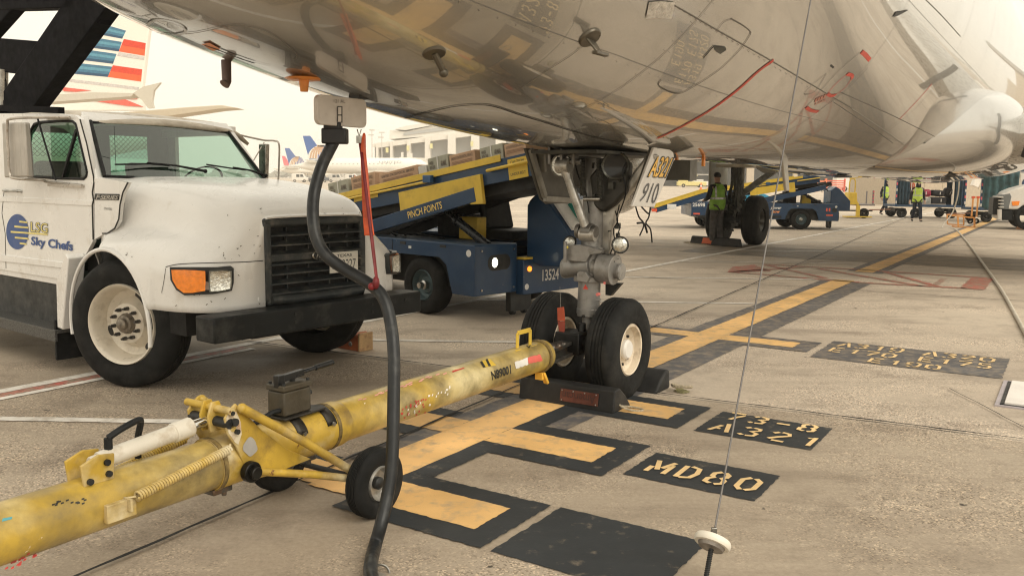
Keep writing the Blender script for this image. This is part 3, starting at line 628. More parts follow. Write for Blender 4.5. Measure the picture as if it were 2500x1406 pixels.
for pts in (((1502, 515), (1508, 540), (1498, 560), (1500, 590), (1490, 620)), ((1512, 500), (1506, 535), (1512, 560), (1496, 600)), ((1530, 395), (1520, 420), (1528, 470), (1512, 520)), ((1410, 560), (1404, 600), (1410, 640), (1420, 655)), ((1446, 650), (1455, 676), (1475, 675), (1480, 660)), ((1400, 380), (1412, 430), (1430, 470), (1438, 520)), ((1470, 620), (1490, 625), (1500, 640))):
    k.tube(spline([P0(*p, -.03-.02*random.random()) for p in pts], 6), .005, 6)
k.build('hydraulic_line', BLK, ng)
k = MB()
for i in range(14):
    k = MB(); a = P0(1440+random.uniform(-2, 75), random.uniform(390, 480), random.uniform(-.03, .02)); k.box(a, a+V((random.uniform(.02, .05), random.uniform(-.05, .05), random.uniform(-.05, .05)))); k.build('junction_box', pm('box_metal', (.07, .07, .06), .4, .5, var=.4), ng, bevel=.002)
for i in range(14):
    k = MB(); a = P0(random.uniform(1485, 1512), random.uniform(540, 640), random.uniform(-.03, .02)); k.box(a, a+V((random.uniform(.02, .05), random.uniform(-.03, .03), random.uniform(-.04, .04)))); k.build('junction_box', pm('box_metal', (.07, .07, .06), .4, .5, var=.4), ng, bevel=.002)
RIMC = pm('cream_rim_paint', (.74, .64, .50), .4, 0, var=.06, dirt=((.30, .22, .14), .40, 12), chips=((.03, .03, .03), .36, 10))
def nose_wheel(y, sg):
    k = MB(); k.lathe((0, y, .365), (0, 1, 0), tyre_prof(.375, .235, .19, 4), 56); k.build('tyre', RUB, ng, smooth=40)
    k = MB(); k.lathe((0, y, .365), (0, sg, 0), [(.195, .09), (.185, .102), (.172, .098), (.165, .05), (.13, .02), (.075, .03), (.07, .06)], 44); k.lathe((0, y, .365), (0, sg, 0), [(.195, -.09), (.18, -.10), (.17, -.05), (.05, -.03)], 44); r_ = k.build('rim', RIMC, ng, smooth=40)
    k = MB(); k.lathe((0, y, .365), (0, sg, 0), [(.072, .03), (.072, .07), (.06, .085), (0, .088)], 24)
    k.build('hub_cap', WHT, ng)
    k = MB()
    for i in range(8): a = 2*PI*i/8; k.cyl((.115*math.cos(a), y+sg*.018, .365+.115*math.sin(a)), (.115*math.cos(a), y+sg*.04, .365+.115*math.sin(a)), .011, n=6)
    k.build('wheel_bolt', DARK, ng)
nose_wheel(-.265, -1); nose_wheel(.285, -1)
# ---- main gear (starboard) seen beyond
def main_gear(y):
    F = (16.3, y); k = MB(); k.cyl((F[0], y, .6), (F[0], y, 2.4), .13); k.cyl((F[0], y, .62), (F[0], y, 1.3), .17); k.bar((F[0], y, 1.2), (F[0]-.1, y-1.5, 2.3), .14, .14); mg = k.build('main_gear', pm('main_gear_paint', (.20, .20, .175), .5, .3, var=.25), air, bevel=.01)
    k = MB(); k.cyl((F[0], y-.55, .6), (F[0], y+.55, .6), .09); k.cyl((F[0], y-.3, .6), (F[0], y+.3, .6), .22); k.build('axle', DARK, mg)
    for s in (-1, 1):
        yy = y+s*.46; k = MB(); k.lathe((F[0], yy, .62), (0, 1, 0), tyre_prof(.62, .43, .28, 4), 48); k.build('tyre', RUB, mg, smooth=40)
        k = MB(); k.lathe((F[0], yy, .62), (0, -1, 0), [(.28, .15), (.25, .16), (.2, .06), (.1, .08), (0, .1)], 32); k.build('rim', pm('dark_rim', (.12, .12, .11), .4, .6), mg)
    k = MB(); k.box((F[0]-.7, y+.5, 1.2), (F[0]+.6, y+.56, 2.5)); k.build('leg_door', pm('leg_door_grey', (.34, .34, .30), .45), mg, bevel=.02)
    k = MB(); k.box((F[0]-.5, y-.45, 1.93), (F[0]+.4, y+.45, 2.02)); k.build('bay_door', pm('bay_door', (.55, .5, .4), .4), mg, bevel=.02); k = MB(); k.prism([(F[0]-.4, y-.50, 2.1), (F[0]-.4, y-.56, 1.9), (F[0]-.4, y-.72, 1.80), (F[0]-.4, y-1.0, 1.80), (F[0]-.4, y-1.1, 1.95), (F[0]-.4, y-1.1, 2.15)], (.1, 0, 0)); k.build('bay_door', pm('bay_door2', (.36, .34, .29), .4), mg, bevel=.02)
    k = MB()
    for i in range(9): a = random.uniform(-.16, .16); k.tube(spline([(F[0]-.2, y+a, 2.2), (F[0]-.22, y+a*.8, 1.6), (F[0]-.2+random.uniform(-.08, .05), y+a*1.3, 1.2), (F[0]-.2, y+a, .75)], 5), .018, 6)
    for i in range(26): a = V((F[0]-.25+random.uniform(-.1, .1), y+random.uniform(-.22, .22), random.uniform(.35, 1.3))); k.obox(a, (.04, 0, 0), (0, random.uniform(.02, .06), 0), (0, 0, random.uniform(.02, .06)))
    k.build('hydraulic_line', pm('gear_clutter', (.10, .10, .09), .4, .5, var=.5, sc=20), mg)
    for i in range(9):
        pass
main_gear(4.25)
# ---- ground power receptacle door hanging open
EP = pm('panel_paint', (.52, .47, .42), .45, .1, var=.06, sc=12, dirt=((.36, .31, .27), .3, 20))
YE = 0.0; C = [AF.Y(*p, YE) for p in ((775, 310), (895, 310), (775, 236), (895, 236))]
mid = sum(C, V((0, 0, 0)))/4; hx = (C[1].x-C[0].x)/2; hz = (C[2].z-C[0].z)/2; rr = .03; pts = []
for cx_, cz_, a0 in ((1, 1, 0), (-1, 1, 90), (-1, -1, 180), (1, -1, 270)):
    for a in range(0, 91, 15): pts.append((mid.x+cx_*(hx-rr)+rr*math.cos(R(a0+a)), YE, mid.z+cz_*(hz-rr)+rr*math.sin(R(a0+a))))
k = MB(); k.prism(pts, (0, .025, 0)); ep = k.build('service_panel', EP, air, bevel=.003, smooth=30)
def onE(bl, br, tl, tr): P = [AF.Y(*p, YE-.004) for p in (bl, br, tl, tr)]; return lambda u, v: P[0]*(1-u)*(1-v)+P[1]*u*(1-v)+P[2]*(1-u)*v+P[3]*u*v
k = MB(); text(k, '121 AL', onE((815, 251), (843, 252), (815, 243), (843, 244))); k.build('lettering', pm('faint_ink', (.2, .18, .16), .6), ep, smooth=0)
k = MB(); q = [AF.Y(*p, YE-.003) for p in ((824, 300), (835, 300), (835, 260), (824, 260))]; k.prism(q, (0, -.003, 0)); k.build('label_plate', SEAM, ep)
k = MB(); q = [AF.Y(*p, YE-.009) for p in ((825.5, 280), (833.5, 280), (833.5, 262), (825.5, 262))]; k.poly(q); q = [AF.Y(*p, YE-.009) for p in ((825.5, 298), (833.5, 298), (833.5, 283), (825.5, 283))]; k.poly(q); k.build('label_plate', EP, ep, smooth=0)
k = MB(); k.box((mid.x+.15, .03, 1.99), (mid.x+.32, .10, 2.045)); k.build('receptacle_shade', DARK, air)  # dark box in place of the shaded recess beside the panel
# ---------------------------------------------------------------- white catering truck
_o = G(330, 957); TF = Frame(_o.x, _o.y, -38)
truck = thing('catering_truck', TF, 'old white catering truck with dark grille and black bumper, left of the nose gear', 'truck')
TW = pm('truck_white', (.82, .81, .79), .30, 0, var=.03, sc=2.5, coat=.35, dirt=((.52, .46, .37), .30, 3.5), chips=((.16, .13, .10), .285, 22))
TWD = pm('truck_white_dusty', (.62, .56, .47), .55, 0, var=.12, dirt=((.38, .32, .25), .45, 7))
GRL = pm('grille_plastic', (.028, .034, .037), .5, 0, var=.2, dirt=((.16, .15, .13), .38, 7))
BMP = pm('bumper_paint', (.010, .012, .013), .5, 0, var=.25, sc=5, spec=.3, dirt=((.06, .06, .055), .36, 6))
YC = 1.0
XS = [-.62, -.40, -.1, .2, .5, .70, .82, .875]
SEC = [[(0,1.585),(.45,1.585),(.72,1.56),(.83,1.50),(.87,1.30),(.885,1.12),(.895,1.02),(.90,.90)],
 [(0,1.585),(.45,1.58),(.70,1.55),(.81,1.47),(.86,1.24),(.95,1.13),(1.01,1.06),(1.03,.95)],
 [(0,1.565),(.44,1.56),(.67,1.525),(.77,1.43),(.83,1.23),(.94,1.15),(1.02,1.09),(1.05,1.0)],
 [(0,1.535),(.43,1.53),(.63,1.49),(.73,1.39),(.81,1.22),(.92,1.15),(1.01,1.07),(1.05,.97)],
 [(0,1.49),(.41,1.485),(.58,1.44),(.68,1.35),(.77,1.20),(.88,1.12),(.97,1.04),(1.02,.94)],
 [(0,1.44),(.40,1.435),(.53,1.40),(.60,1.32),(.70,1.18),(.80,1.09),(.88,1.02),(.95,.94)],
 [(0,1.37),(.39,1.36),(.49,1.335),(.53,1.27),(.62,1.15),(.70,1.07),(.77,1.01),(.84,.94)],
 [(0,1.315),(.38,1.31),(.455,1.295),(.475,1.24),(.52,1.13),(.58,1.05),(.64,1.0),(.70,.94)]]
WC, WZ, WR = -.24, .47, .575      # wheel arch
def arch(x): return max(.66 if x > WC else .40, WZ+math.sqrt(max(0, WR**2-(x-WC)**2)) if abs(x-WC) < WR else 0)
def hood_sec(x):
    ctl = []
    for j in range(8): ctl.append((lerp(x, XS, [s[j][0] for s in SEC]), lerp(x, XS, [s[j][1] for s in SEC])))
    pts = spline([V((a, b2, 0)) for a, b2 in ctl], 4); za = arch(x)
    side = [V((p.x, max(p.y, za+.02), 0)) for p in pts]; last = side[-1]
    flare = .03 if abs(x-WC) < WR+.03 else .0
    for k in range(1, 7): t = k/6; side.append(V((last.x+flare*math.sin(t*PI/2)*.6, last.y*(1-t)+za*t, 0)))
    return side
for sgn, nm in ((0, 'hood'),):
    xs = [-.62+.02*i for i in range(75)]; xs = [x for x in xs if x < .874]+[.875]
    mb = MB(); rows = []
    for x in xs:
        s = hood_sec(x); rows.append([V((x, YC-p.x, p.y)) for p in reversed(s)]+[V((x, YC+p.x, p.y)) for p in s[1:]])
    mb.grid(rows)
    f = rows[-1]    # front face around the lamps, grille opening left free
    ns = len(hood_sec(.875)); lo = f[:ns]; hi = f[-ns:]
    for line, sg in ((lo, -1), (list(reversed(hi)), 1)):
        inner = [V((.885, YC+sg*.475, p.z)) if abs(p.y-YC) > .475 else V((.885, p.y, p.z)) for p in line]
        mb.grid([line, inner])
    hood = mb.build('hood', TW, truck, smooth=50, solid=.012)
# dark inner arches and chassis
k = MB(); k.box((-.95, .16, .45), (.45, .5, 1.02)); k.box((-.95, 1.5, .45), (.45, 1.84, 1.02)); k.box((-.9, .5, .42), (.75, 1.5, .95)); k.build('inner_arch', pm('underbody', (.012, .012, .012), .8, var=.4), truck)
k = MB()     # rolled arch lips
for yy, s in ((-.075, 1), (2.075, -1)):
    pts = [V((WC+(WR+.004)*math.cos(R(a)), yy+(.02*s), WZ+(WR+.004)*math.sin(R(a)))) for a in range(-8, 200, 8)]; k.tube(pts, .016, 8)
    k.build('arch_lip', TW, truck); k = MB()
# front lower apron below the lamps
k = MB(); k.prism([(.45, .05, .70), (.80, .05+.22, .70), (.885, .47, .70), (.885, .47, .735), (.80, .24, .735), (.45, -.02, .735)], (0, 0, .02)); k.build('front_apron', TW, truck, bevel=.01)
HV = BVHTree.FromPolygons([tuple(v.co) for v in hood.data.vertices], [tuple(p.vertices) for p in hood.data.polygons])
def onh(px, py):
    o = TF.i @ CAM; d = (TF.i.to_3x3() @ ray(px, py)).normalized(); h = HV.ray_cast(o, d)
    return None if h[0] is None else (h[0], h[1] if h[1].dot(d) < 0 else -h[1])
def hstrip(mb, pts, wd, lift=.003, n=6):
    hit = [h for h in (onh(p.x, p.y) for p in spline([V((*p, 0)) for p in pts], n)) if h]; L = []
    for i, (p, nn) in enumerate(hit):
        d = hit[min(i+1, len(hit)-1)][0]-hit[max(i-1, 0)][0]
        if d.length > 1e-6: s = d.normalized().cross(nn).normalized()*wd/2; L.append([p+nn*lift+s, p+nn*lift-s])
    if len(L) > 1: mb.grid(L)
SCR = pm('chipped_edge', (.12, .10, .08), .7, var=.4, sc=40)
for pts, wd in (([(405, 652), (440, 645), (520, 642), (590, 640), (648, 636)], .006), ([(395, 715), (400, 690), (405, 655)], .004)):
    k = MB(); hstrip(k, pts, wd); k.build('panel_seam', SEAM, truck, smooth=0)
random.seed(5)
for i in range(34):
    x, y = random.choice(((random.uniform(215, 390), None), (random.uniform(560, 645), random.uniform(560, 720)), (random.uniform(480, 900), random.uniform(505, 525)), (random.uniform(420, 640), random.uniform(720, 745)), (random.uniform(530, 640), random.uniform(590, 640))))
    if y is None: y = 612+abs(x-280)**2*.004+random.uniform(0, 8)
    k = MB(); hstrip(k, [(x, y), (x+random.uniform(-4, 5), y+random.uniform(-5, 5))], random.uniform(.003, .007), .003, 2)
    if k.v: k.build('paint_chip', SCR, truck, smooth=0)
random.seed(9)
# grille
k = MB(); gx = .86
def gr(y, z, x=gx): return (x, y, z)
k.box(gr(.525, 1.275, .80), gr(.585, .70, .90)); k.box(gr(1.425, 1.275, .80), gr(1.485, .70, .90)); k.box(gr(.525, 1.235, .80), gr(1.485, 1.30, .89)); k.box(gr(.54, .67, .80), gr(1.47, .745, .90)); k.build('grille', GRL, truck, bevel=.02, segs=3)
for i in range(7):
    z = 1.19-.07*i; k = MB(); k.prism([(gx-.02, .57, z+.012), (gx+.045, .57, z-.012), (gx+.045, .57, z-.024), (gx-.02, .57, z-.008)], (0, .88, 0)); k.build('grille_slat', GRL, truck, bevel=.003)
k = MB(); k.box((.86, .57, .985), (.895, 1.44, 1.035)); k.build('grille_bar', GRL, truck, bevel=.006)
for y in (.74, .94, 1.14, 1.32): k = MB(); k.box((gx-.03, y-.004, .74), (gx+.0, y+.004, 1.23)); k.build('grille_rib', GRL, truck)
k = MB(); k.box((.80, .56, .74), (.815, 1.45, 1.25)); k.build('radiator', pm('radiator', (.012, .012, .012), .7, var=.5, sc=60), truck)
k = MB(); k.tube([(.89, .57, .715), (.905, .75, .705), (.905, 1.25, .705), (.89, 1.44, .715)], .035, 12); k.build('grille_lip', GRL, truck)
# badge and plate
k = MB(); k.lathe((.897, 1.02, 1.012), (1, 0, 0), [(0, .012), (.035, .010), (.04, .004), (.04, 0)], 32); 
for i in range(len(k.v)): k.v[i].y = 1.02+(k.v[i].y-1.02)*2.1
bd = k.build('badge', DARK, truck)
k = MB(); k.lathe((.903, 1.02, 1.012), (1, 0, 0), [(.034, .006), (.037, .010), (.041, .006)], 32)
for i in range(len(k.v)): k.v[i].y = 1.02+(k.v[i].y-1.02)*2.1
k.build('badge_ring', STEEL, bd)
k = MB(); text(k, 'Ford', quadfn((.9135, .97, .992), (.9135, 1.07, .992), (.9135, .97, 1.034)), shear=.35, bold=.02); k.build('lettering', STEEL, bd, smooth=0)
k = MB(); k.box((.905, 1.10, .865), (.912, 1.385, 1.025)); lp = k.build('licence_plate', pm('plate_white', (.70, .68, .62), .45, var=.06, dirt=((.4, .35, .28), .3, 30)), truck, bevel=.002)
INK = pm('dark_ink', (.045, .05, .055), .5)
k = MB(); text(k, 'TEXAS', quadfn((.9135, 1.17, .985), (.9135, 1.32, .985), (.9135, 1.17, 1.008)), bold=.02); k.build('lettering', INK, lp, smooth=0)
k = MB(); text(k, 'BT 2227', quadfn((.9135, 1.125, .895), (.9135, 1.36, .895), (.9135, 1.125, .965))); k.build('lettering', INK, lp, smooth=0)
# lamp clusters
AMB = pm('amber_lens', (.88, .24, .02), .12, 0, var=.2, sc=25, coat=.6, bump=(.3, 90), emit=((.9, .22, .01), .12)); BEZ = pm('lamp_bezel', (.04, .045, .047), .45, var=.2)
def lamps(mir):
    def q(px, py, x): p = TF.X(px, py, x); return V((p.x, 2*YC-p.y, p.z)) if mir else p
    # the bezel follows the rounded corner: x falls back towards the side
    def P(px, py, lift=0):
        t = max(0, min(1, (px-412)/(572-412))); x = .56+.30*math.sin(t*PI/2)+lift; return q(px, py, x)
    out = [(414, 652), (470, 652), (530, 652), (563, 649), (571, 655), (571, 690), (566, 710), (520, 718), (450, 721), (430, 708), (416, 684)]
    k = MB(); a = [P(*p, .0) for p in out]; b2 = [P(*p, .035) for p in out]; n = len(out); k.add(a+b2, [tuple(range(n, 2*n))]+[(i, (i+1) % n, (i+1) % n+n, i+n) for i in range(n)]); bz = k.build('lamp_bezel', BEZ, truck, bevel=.004)
    k = MB(); am = [(418, 659), (450, 659), (480, 660), (501, 662), (502, 688), (501, 710), (470, 715), (448, 715), (432, 703), (421, 684)]
    c = sum((P(*p, .044) for p in am), V((0, 0, 0)))/len(am)+V((.008, -.006 if not mir else .006, 0)); a = [P(*p, .040) for p in am]; k.add(a+[c], [(i, (i+1) % len(a), len(a)) for i in range(len(a))]); k.build('turn_signal', AMB, truck, smooth=60)
    k = MB(); hl = [(512, 662), (540, 660), (564, 661), (565, 685), (563, 706), (540, 711), (513, 713), (511, 690)]
    a = [P(*p, .045) for p in hl]; c = sum(a, V((0, 0, 0)))/len(a)+V((-.012, 0, 0)); k.add(a+[c], [(i, (i+1) % len(a), len(a)) for i in range(len(a))]); h_ = k.build('headlight', LENS, truck, smooth=60)
    k = MB(); 
    for i in range(len(a)): k.tube([a[i], a[(i+1) % len(a)]], .005, 6)
    k.build('headlight_rim', pm('rim_grey', (.22, .22, .2), .3, .5), h_)
lamps(False); lamps(True)
# bumper beam
k = MB(); k.box((.885, -.04, .50), (1.10, 1.90, .672)); bp_ = k.build('bumper', BMP, truck, bevel=.012, segs=2)
for y, z in ((.62, .63), (.62, .57), (1.36, .62), (1.36, .56), (1.72, .62)): k = MB(); k.cyl((1.098, y, z), (1.106, y, z), .011, n=8); k.build('bolt', DARK, bp_)
k = MB(); k.box((.5, .35, .5), (.90, .47, .62)); k.build('bumper_bracket', DARK, truck); k = MB(); k.box((.5, 1.53, .5), (.90, 1.65, .62)); k.build('bumper_bracket', DARK, truck)
# cab
c_ = {k2: v for k2, v in zip('BL TL TR BR'.split(), (TF.Y(254, 431, .14), TF.Y(219, 296, .24), TF.Y(555, 321, 1.62), TF.Y(649, 442, 1.78)))}
SY = .085     # plane of the doors
def SP(px, py, y=SY): return TF.Y(px, py, y)
win = [SP(*p) for p in ((97, 299), (140, 296), (178, 297), (186, 304), (213, 418), (212, 430), (205, 437), (150, 436), (70, 431), (62, 425), (63, 360), (72, 325), (84, 304))]
def panel_with_hole(mb, outer, inner, off):   # ring between an outline and a window, same winding
    import mathutils
    n = len(outer); m_ = len(inner); res = mathutils.geometry.tessellate_polygon([[V((p.x, p.z, 0)) for p in outer], [V((p.x, p.z, 0)) for p in inner]])
    vs = outer+inner; mb.add(vs+[p+off for p in vs], [tuple(t) for t in res]+[tuple(i+len(vs) for i in t) for t in res])
    N = len(vs); mb.add([*outer, *[p+off for p in outer]], [(i, (i+1) % n, (i+1) % n+n, i+n) for i in range(n)])
    mb.add([*inner, *[p+off for p in inner]], [(i, (i+1) % m_, (i+1) % m_+m_, i+m_) for i in range(m_)])
outl = [SP(*p) for p in ((-60, 278), (70, 277), (140, 277), (182, 281), (196, 292), (212, 350), (229, 432), (230, 445), (227, 470), (229, 490), (227, 500), (228, 560), (226, 590), (200, 640), (175, 672), (170, 684), (90, 672), (0, 657), (-60, 647))]
k = MB(); panel_with_hole(k, outl, win, V((0, .03, 0))); door = k.build('door', TW, truck, smooth=30, bevel=.004)
k = MB(); pts = [p+V((0, -.002, 0)) for p in [SP(*q) for q in ((196, 292), (212, 350), (229, 432), (230, 445), (226, 470), (229, 490), (226, 500), (228, 585))]]
k.tube(pts, .006, 6); k.build('door_gap', SEAM, truck)
k = MB(); k.tube([SP(10, 470), SP(5, 520), SP(13, 570), SP(15, 655)], .004, 6); k.build('door_gap', SEAM, truck)
k = MB()
for y0, y1, hgt in ((481, 494, .006), (620, 637, .010)):
    a = [SP(-40, y0-4), SP(226, y0+9 if y0 < 500 else y0+22), SP(226, y1+9 if y0 < 500 else y1+22), SP(-40, y1-4)]
    if y0 > 600: a[1] = SP(190, y0+24); a[2] = SP(180, y1+20)
    k.prism([p+V((0, -.001, 0)) for p in a], (0, -hgt, 0))
k.build('door_crease', TW, door, bevel=.006)
k = MB(); a = win; n = len(a)
for i in range(n): k.tube([a[i], a[(i+1) % n]], .012, 6)
k.build('window_seal', BLK, door)
GLS = pm('green_tinted_glass', (.45, .72, .62), .02, 0, var=.02, trans=1, rvar=.0, ior=1.45)
def thin_glass(name, col, a):
    m = bpy.data.materials.new(name); m.use_nodes = True; n = m.node_tree.nodes; l = m.node_tree.links; n.clear()
    out = n.new('ShaderNodeOutputMaterial'); tr = n.new('ShaderNodeBsdfTransparent'); tr.inputs[0].default_value = (*col, 1); gl = n.new('ShaderNodeBsdfGlossy'); gl.inputs['Roughness'].default_value = .02; gl.inputs[0].default_value = (.95, 1, .97, 1)
    lw = n.new('ShaderNodeLayerWeight'); lw.inputs[0].default_value = .5; fr = n.new('ShaderNodeMath'); fr.operation = 'POWER'; l.new(lw.outputs['Facing'], fr.inputs[0]); fr.inputs[1].default_value = 3.5
    mm = n.new('ShaderNodeMath'); mm.operation = 'MULTIPLY_ADD'; mm.use_clamp = True; mm.inputs[1].default_value = .9; mm.inputs[2].default_value = a
    mx = n.new('ShaderNodeMixShader'); l.new(fr.outputs[0], mm.inputs[0]); l.new(mm.outputs[0], mx.inputs[0]); l.new(tr.outputs[0], mx.inputs[1]); l.new(gl.outputs[0], mx.inputs[2]); l.new(mx.outputs[0], out.inputs[0]); return m
TG = thin_glass('green_window_glass', (.38, .58, .50), .02)
k = MB(); k.poly([p+V((0, .012, 0)) for p in win]); k.build('door_glass', TG, door, smooth=0)
k = MB(); k.bar(SP(187, 318), SP(153, 436), .022, .02, (0, 1, 0)); k.build('quarter_post', BLK, door)
# cowl side panel with the series badge, A-pillar, roof, rear wall, floor
cow = [SP(*p) for p in ((231, 436), (256, 436), (312, 446), (300, 470), (293, 500), (289, 540), (275, 565), (252, 572), (231, 585))]
k = MB(); k.prism(cow, (0, .03, 0)); k.build('cowl_panel', TW, truck, smooth=30)
k = MB(); k.tube([SP(*p, .075) for p in ((312, 446), (300, 470), (293, 500), (290, 535), (280, 558), (262, 570), (250, 570))], .006, 6); k.build('hood_gap', SEAM, truck)
k = MB(); k.prism([SP(231, 488, .083), SP(290, 489, .083), SP(292, 474, .083), SP(233, 473, .083)], (0, -.004, 0)); bb = k.build('series_badge', DARK, truck, bevel=.002)
k = MB(); text(k, 'F·SERIES', quadfn(SP(234, 487, .077), SP(288, 488, .077), SP(235, 476, .077), SP(290, 477, .077)), shear=.2, bold=.03); k.build('lettering', STEEL, bb, smooth=0)
k = MB(); text(k, 'TOW/FORD', quadfn(SP(252, 512, .081), SP(273, 514, .081), SP(253, 506, .081), SP(273, 508, .081))); k.build('small_lettering', INK, truck, smooth=0)
BL, TL, TR, BR = c_['BL'], c_['TL'], c_['TR'], c_['BR']
k = MB(); k.bar(BL+V((-.03, -.03, -.05)), TL+V((-.04, -.03, .03)), .07, .06, (0, 1, 0)); k.build('windshield_pillar', TW, truck, bevel=.015)
k = MB(); k.bar(BR+V((-.03, .03, -.05)), TR+V((-.04, .03, .03)), .06, .05, (0, 1, 0)); k.build('windshield_pillar', TW, truck, bevel=.015)
# roof
rows = []
for i in range(9):
    t = i/8; xb = -2.45; row = []
    for j in range(17):
        u = j/16; y = .10+(1.76)*u; front = TL.lerp(TR, max(0, min(1, (y-TL.y)/(TR.y-TL.y)))); fx = front.x+.06*math.sin(PI*u); x = fx+(xb-fx)*t
        zz = 2.055+.075*math.sin(PI*min(1, t*1.6+.02)/2)+.03*math.sin(PI*u); ed = min(u, 1-u); zz -= .10*max(0, 1-ed/.12)**2; zz -= .05*max(0, 1-t/.12)**2
        row.append(V((x, y, zz)))
    rows.append(row)
k = MB(); k.grid(rows); k.build('roof', TWD, truck, smooth=60, solid=.03)
k = MB(); k.prism([TL+V((.0, -.04, -.02)), TR+V((.0, .04, -.02)), TR+V((-.06, .04, .05)), TL+V((-.06, -.04, .05))], (0, 0, .03)); k.build('header_rail', TW, truck, bevel=.01)
for p0, p1, r_ in ((TL+V((.012, 0, -.01)), TR+V((.012, 0, -.01)), .011), (TL+V((.01, 0, 0)), BL+V((.01, 0, 0)), .016), (TR+V((.01, 0, 0)), BR+V((.01, 0, 0)), .014), (BL+V((.01, 0, 0)), BR+V((.01, 0, 0)), .012)):
    k = MB(); k.tube([p0, p1], r_, 8); k.build('windshield_seal', BLK, truck)
k = MB(); rr_ = []
for i in range(13):
    u = i/12; bul = .05*math.sin(PI*u); rr_.append([BL.lerp(BR, u)+V((bul, 0, 0)), TL.lerp(TR, u)+V((bul, 0, 0))])
k.grid(rr_); k.build('windshield', thin_glass('windshield_glass', (.36, .56, .48), .10), truck, smooth=60)
CI0 = pm('cab_interior', (.055, .065, .062), .7, var=.3); k = MB(); k.poly([(-2.41, .35, 1.5), (-2.41, 1.55, 1.5), (-2.41, 1.55, 2.0), (-2.41, .35, 2.0)]); k.build('rear_window', thin_glass('rear_glass', (.42, .66, .56), .04), truck, smooth=0); k = MB(); k.box((-2.415, .98, 1.5), (-2.385, 1.14, 2.0)); k.build('added_rear_post', CI0, truck)  # post added as a dark gap; pane beyond it stands in for reflected sky
k = MB(); k.box((-2.42, .12, .75), (-2.38, .35, 2.08)); k.box((-2.42, 1.55, .75), (-2.38, 1.8, 2.08)); k.box((-2.42, .35, .75), (-2.38, 1.55, 1.52)); k.box((-2.42, .35, 1.98), (-2.38, 1.55, 2.08)); CI = pm('cab_interior', (.055, .065, .062), .7, var=.3); k.build('rear_wall', CI, truck)
k = MB(); k.box((-2.4, .12, .72), (-.6, 1.8, .76)); k.build('cab_floor', CI, truck)
k = MB(); k.box((-1.0, .13, 1.30), (-.62, 1.76, 1.545)); k.build('dashboard', pm('dash', (.05, .055, .055), .6), truck, bevel=.03)
SEAT = pm('seat_vinyl', (.10, .12, .115), .5, var=.2)
for y in (.55, 1.4): k = MB(); k.box((-2.0, y-.25, .95), (-1.5, y+.25, 1.1)); k.prism([(-2.0, y-.24, 1.05), (-1.88, y-.24, 1.1), (-2.08, y-.24, 1.72), (-2.2, y-.24, 1.7)], (0, .48, 0)); k.build('seat', SEAT, truck, bevel=.04, segs=3)
k = MB(); o_ = V((-1.22, 1.38, 1.52)); k.lathe(o_, (-.75, 0, .66), [(.20, 0), (.212, .01), (.222, 0), (.212, -.01)], 32, True); k.bar(o_+V((0, -.2, 0)), o_+V((0, .2, 0)), .02, .02); k.build('steering_wheel', BLK, truck)
k = MB(); k.box((-2.37, .12, .8), (-2.36, .7, 1.55)); k.prism([(-2.3, .30, 1.9), (-2.28, .34, 1.9), (-1.9, .20, 1.3), (-1.9, .16, 1.3)], (.04, 0, 0)); k.build('seat_belt', BLK, truck)
k = MB(); k.cyl((-.70, .3, 1.62), (-.70, .3, 1.98), .002, n=5); k.build('aerial', BLK, truck)
# far side of the cab
k = MB(); k.box((-2.42, 1.80, .75), (-.8, 1.83, 1.54)); k.box((-2.42, 1.70, 1.98), (-1.2, 1.76, 2.06)); k.box((-2.42, 1.76, 1.5), (-2.25, 1.80, 2.05)); k.build('door', TW, truck, label='far side door of the truck')
# cowl top and wipers
k = MB(); k.prism([BL+V((.06, -.03, -.015)), BR+V((.06, .03, -.015)), BR+V((-.05, .03, .0)), BL+V((-.05, -.03, .0))], (0, 0, -.03)); k.build('cowl_top', TW, truck)
for a, b2, c2 in (((274, 412), (350, 410), (492, 430)), ((497, 411), (560, 420), (640, 440))):
    def W(p, l=.03):
        o = TF.i @ CAM; d = TF.i.to_3x3() @ ray(*p); n_ = (BR-BL).cross(TL-BL).normalized(); t = (BL-o).dot(n_)/d.dot(n_); q = o+d*t; return q+n_*(l+.035)*(1 if n_.x > 0 else -1)
    k = MB(); k.tube([W(b2), W(((b2[0]+c2[0])/2, (b2[1]+c2[1])/2-3)), W(c2)], [.006, .009, .013], 6); k.tube([W(a, .015), W((a[0]*.3+c2[0]*.2+b2[0]*.5, b2[1]+1), .02), W((b2[0]*.6+c2[0]*.4, b2[1]+4), .015)], .007, 5); k.ball(W(c2), .018); k.build('wiper', BLK, truck)
# lettering of the operator on the door
BLU = pm('decal_blue', (.035, .085, .26), .4, var=.08); YLW = pm('decal_yellow', (.78, .66, .22), .4)
def sq(px, py, l=.004): return SP(px, py, SY-l)
c0, rx, ry = (42, 566), 27, 43
k = MB(); k.poly([sq(c0[0]+rx*math.cos(R(a)), c0[1]+ry*math.sin(R(a))) for a in range(0, 360, 8)]); lg = k.build('emblem', BLU, door, smooth=0)
k = MB()
for y, x0, x1 in ((541, 47, 66), (553, 35, 69), (566, 26, 116), (580, 36, 69), (594, 48, 64)): k.poly([sq(x0, y-2.2, .006), sq(x1, y-1+ (x1-x0)*.06, .006), sq(x1, y+3+(x1-x0)*.06, .006), sq(x0, y+2.2, .006)])
k.build('emblem_bar', YLW, lg, smooth=0)
k = MB(); text(k, 'LSG', quadfn(sq(74, 566, .004), sq(117, 570, .004), sq(74, 541, .004), sq(117, 545, .004)), bold=.035); k.build('lettering', INK, door, smooth=0)
k = MB(); text(k, 'LSG', quadfn(sq(75, 565, .007), sq(116, 569, .007), sq(75, 542, .007), sq(116, 546, .007)), bold=.0); k.build('lettering', YLW, door, smooth=0)
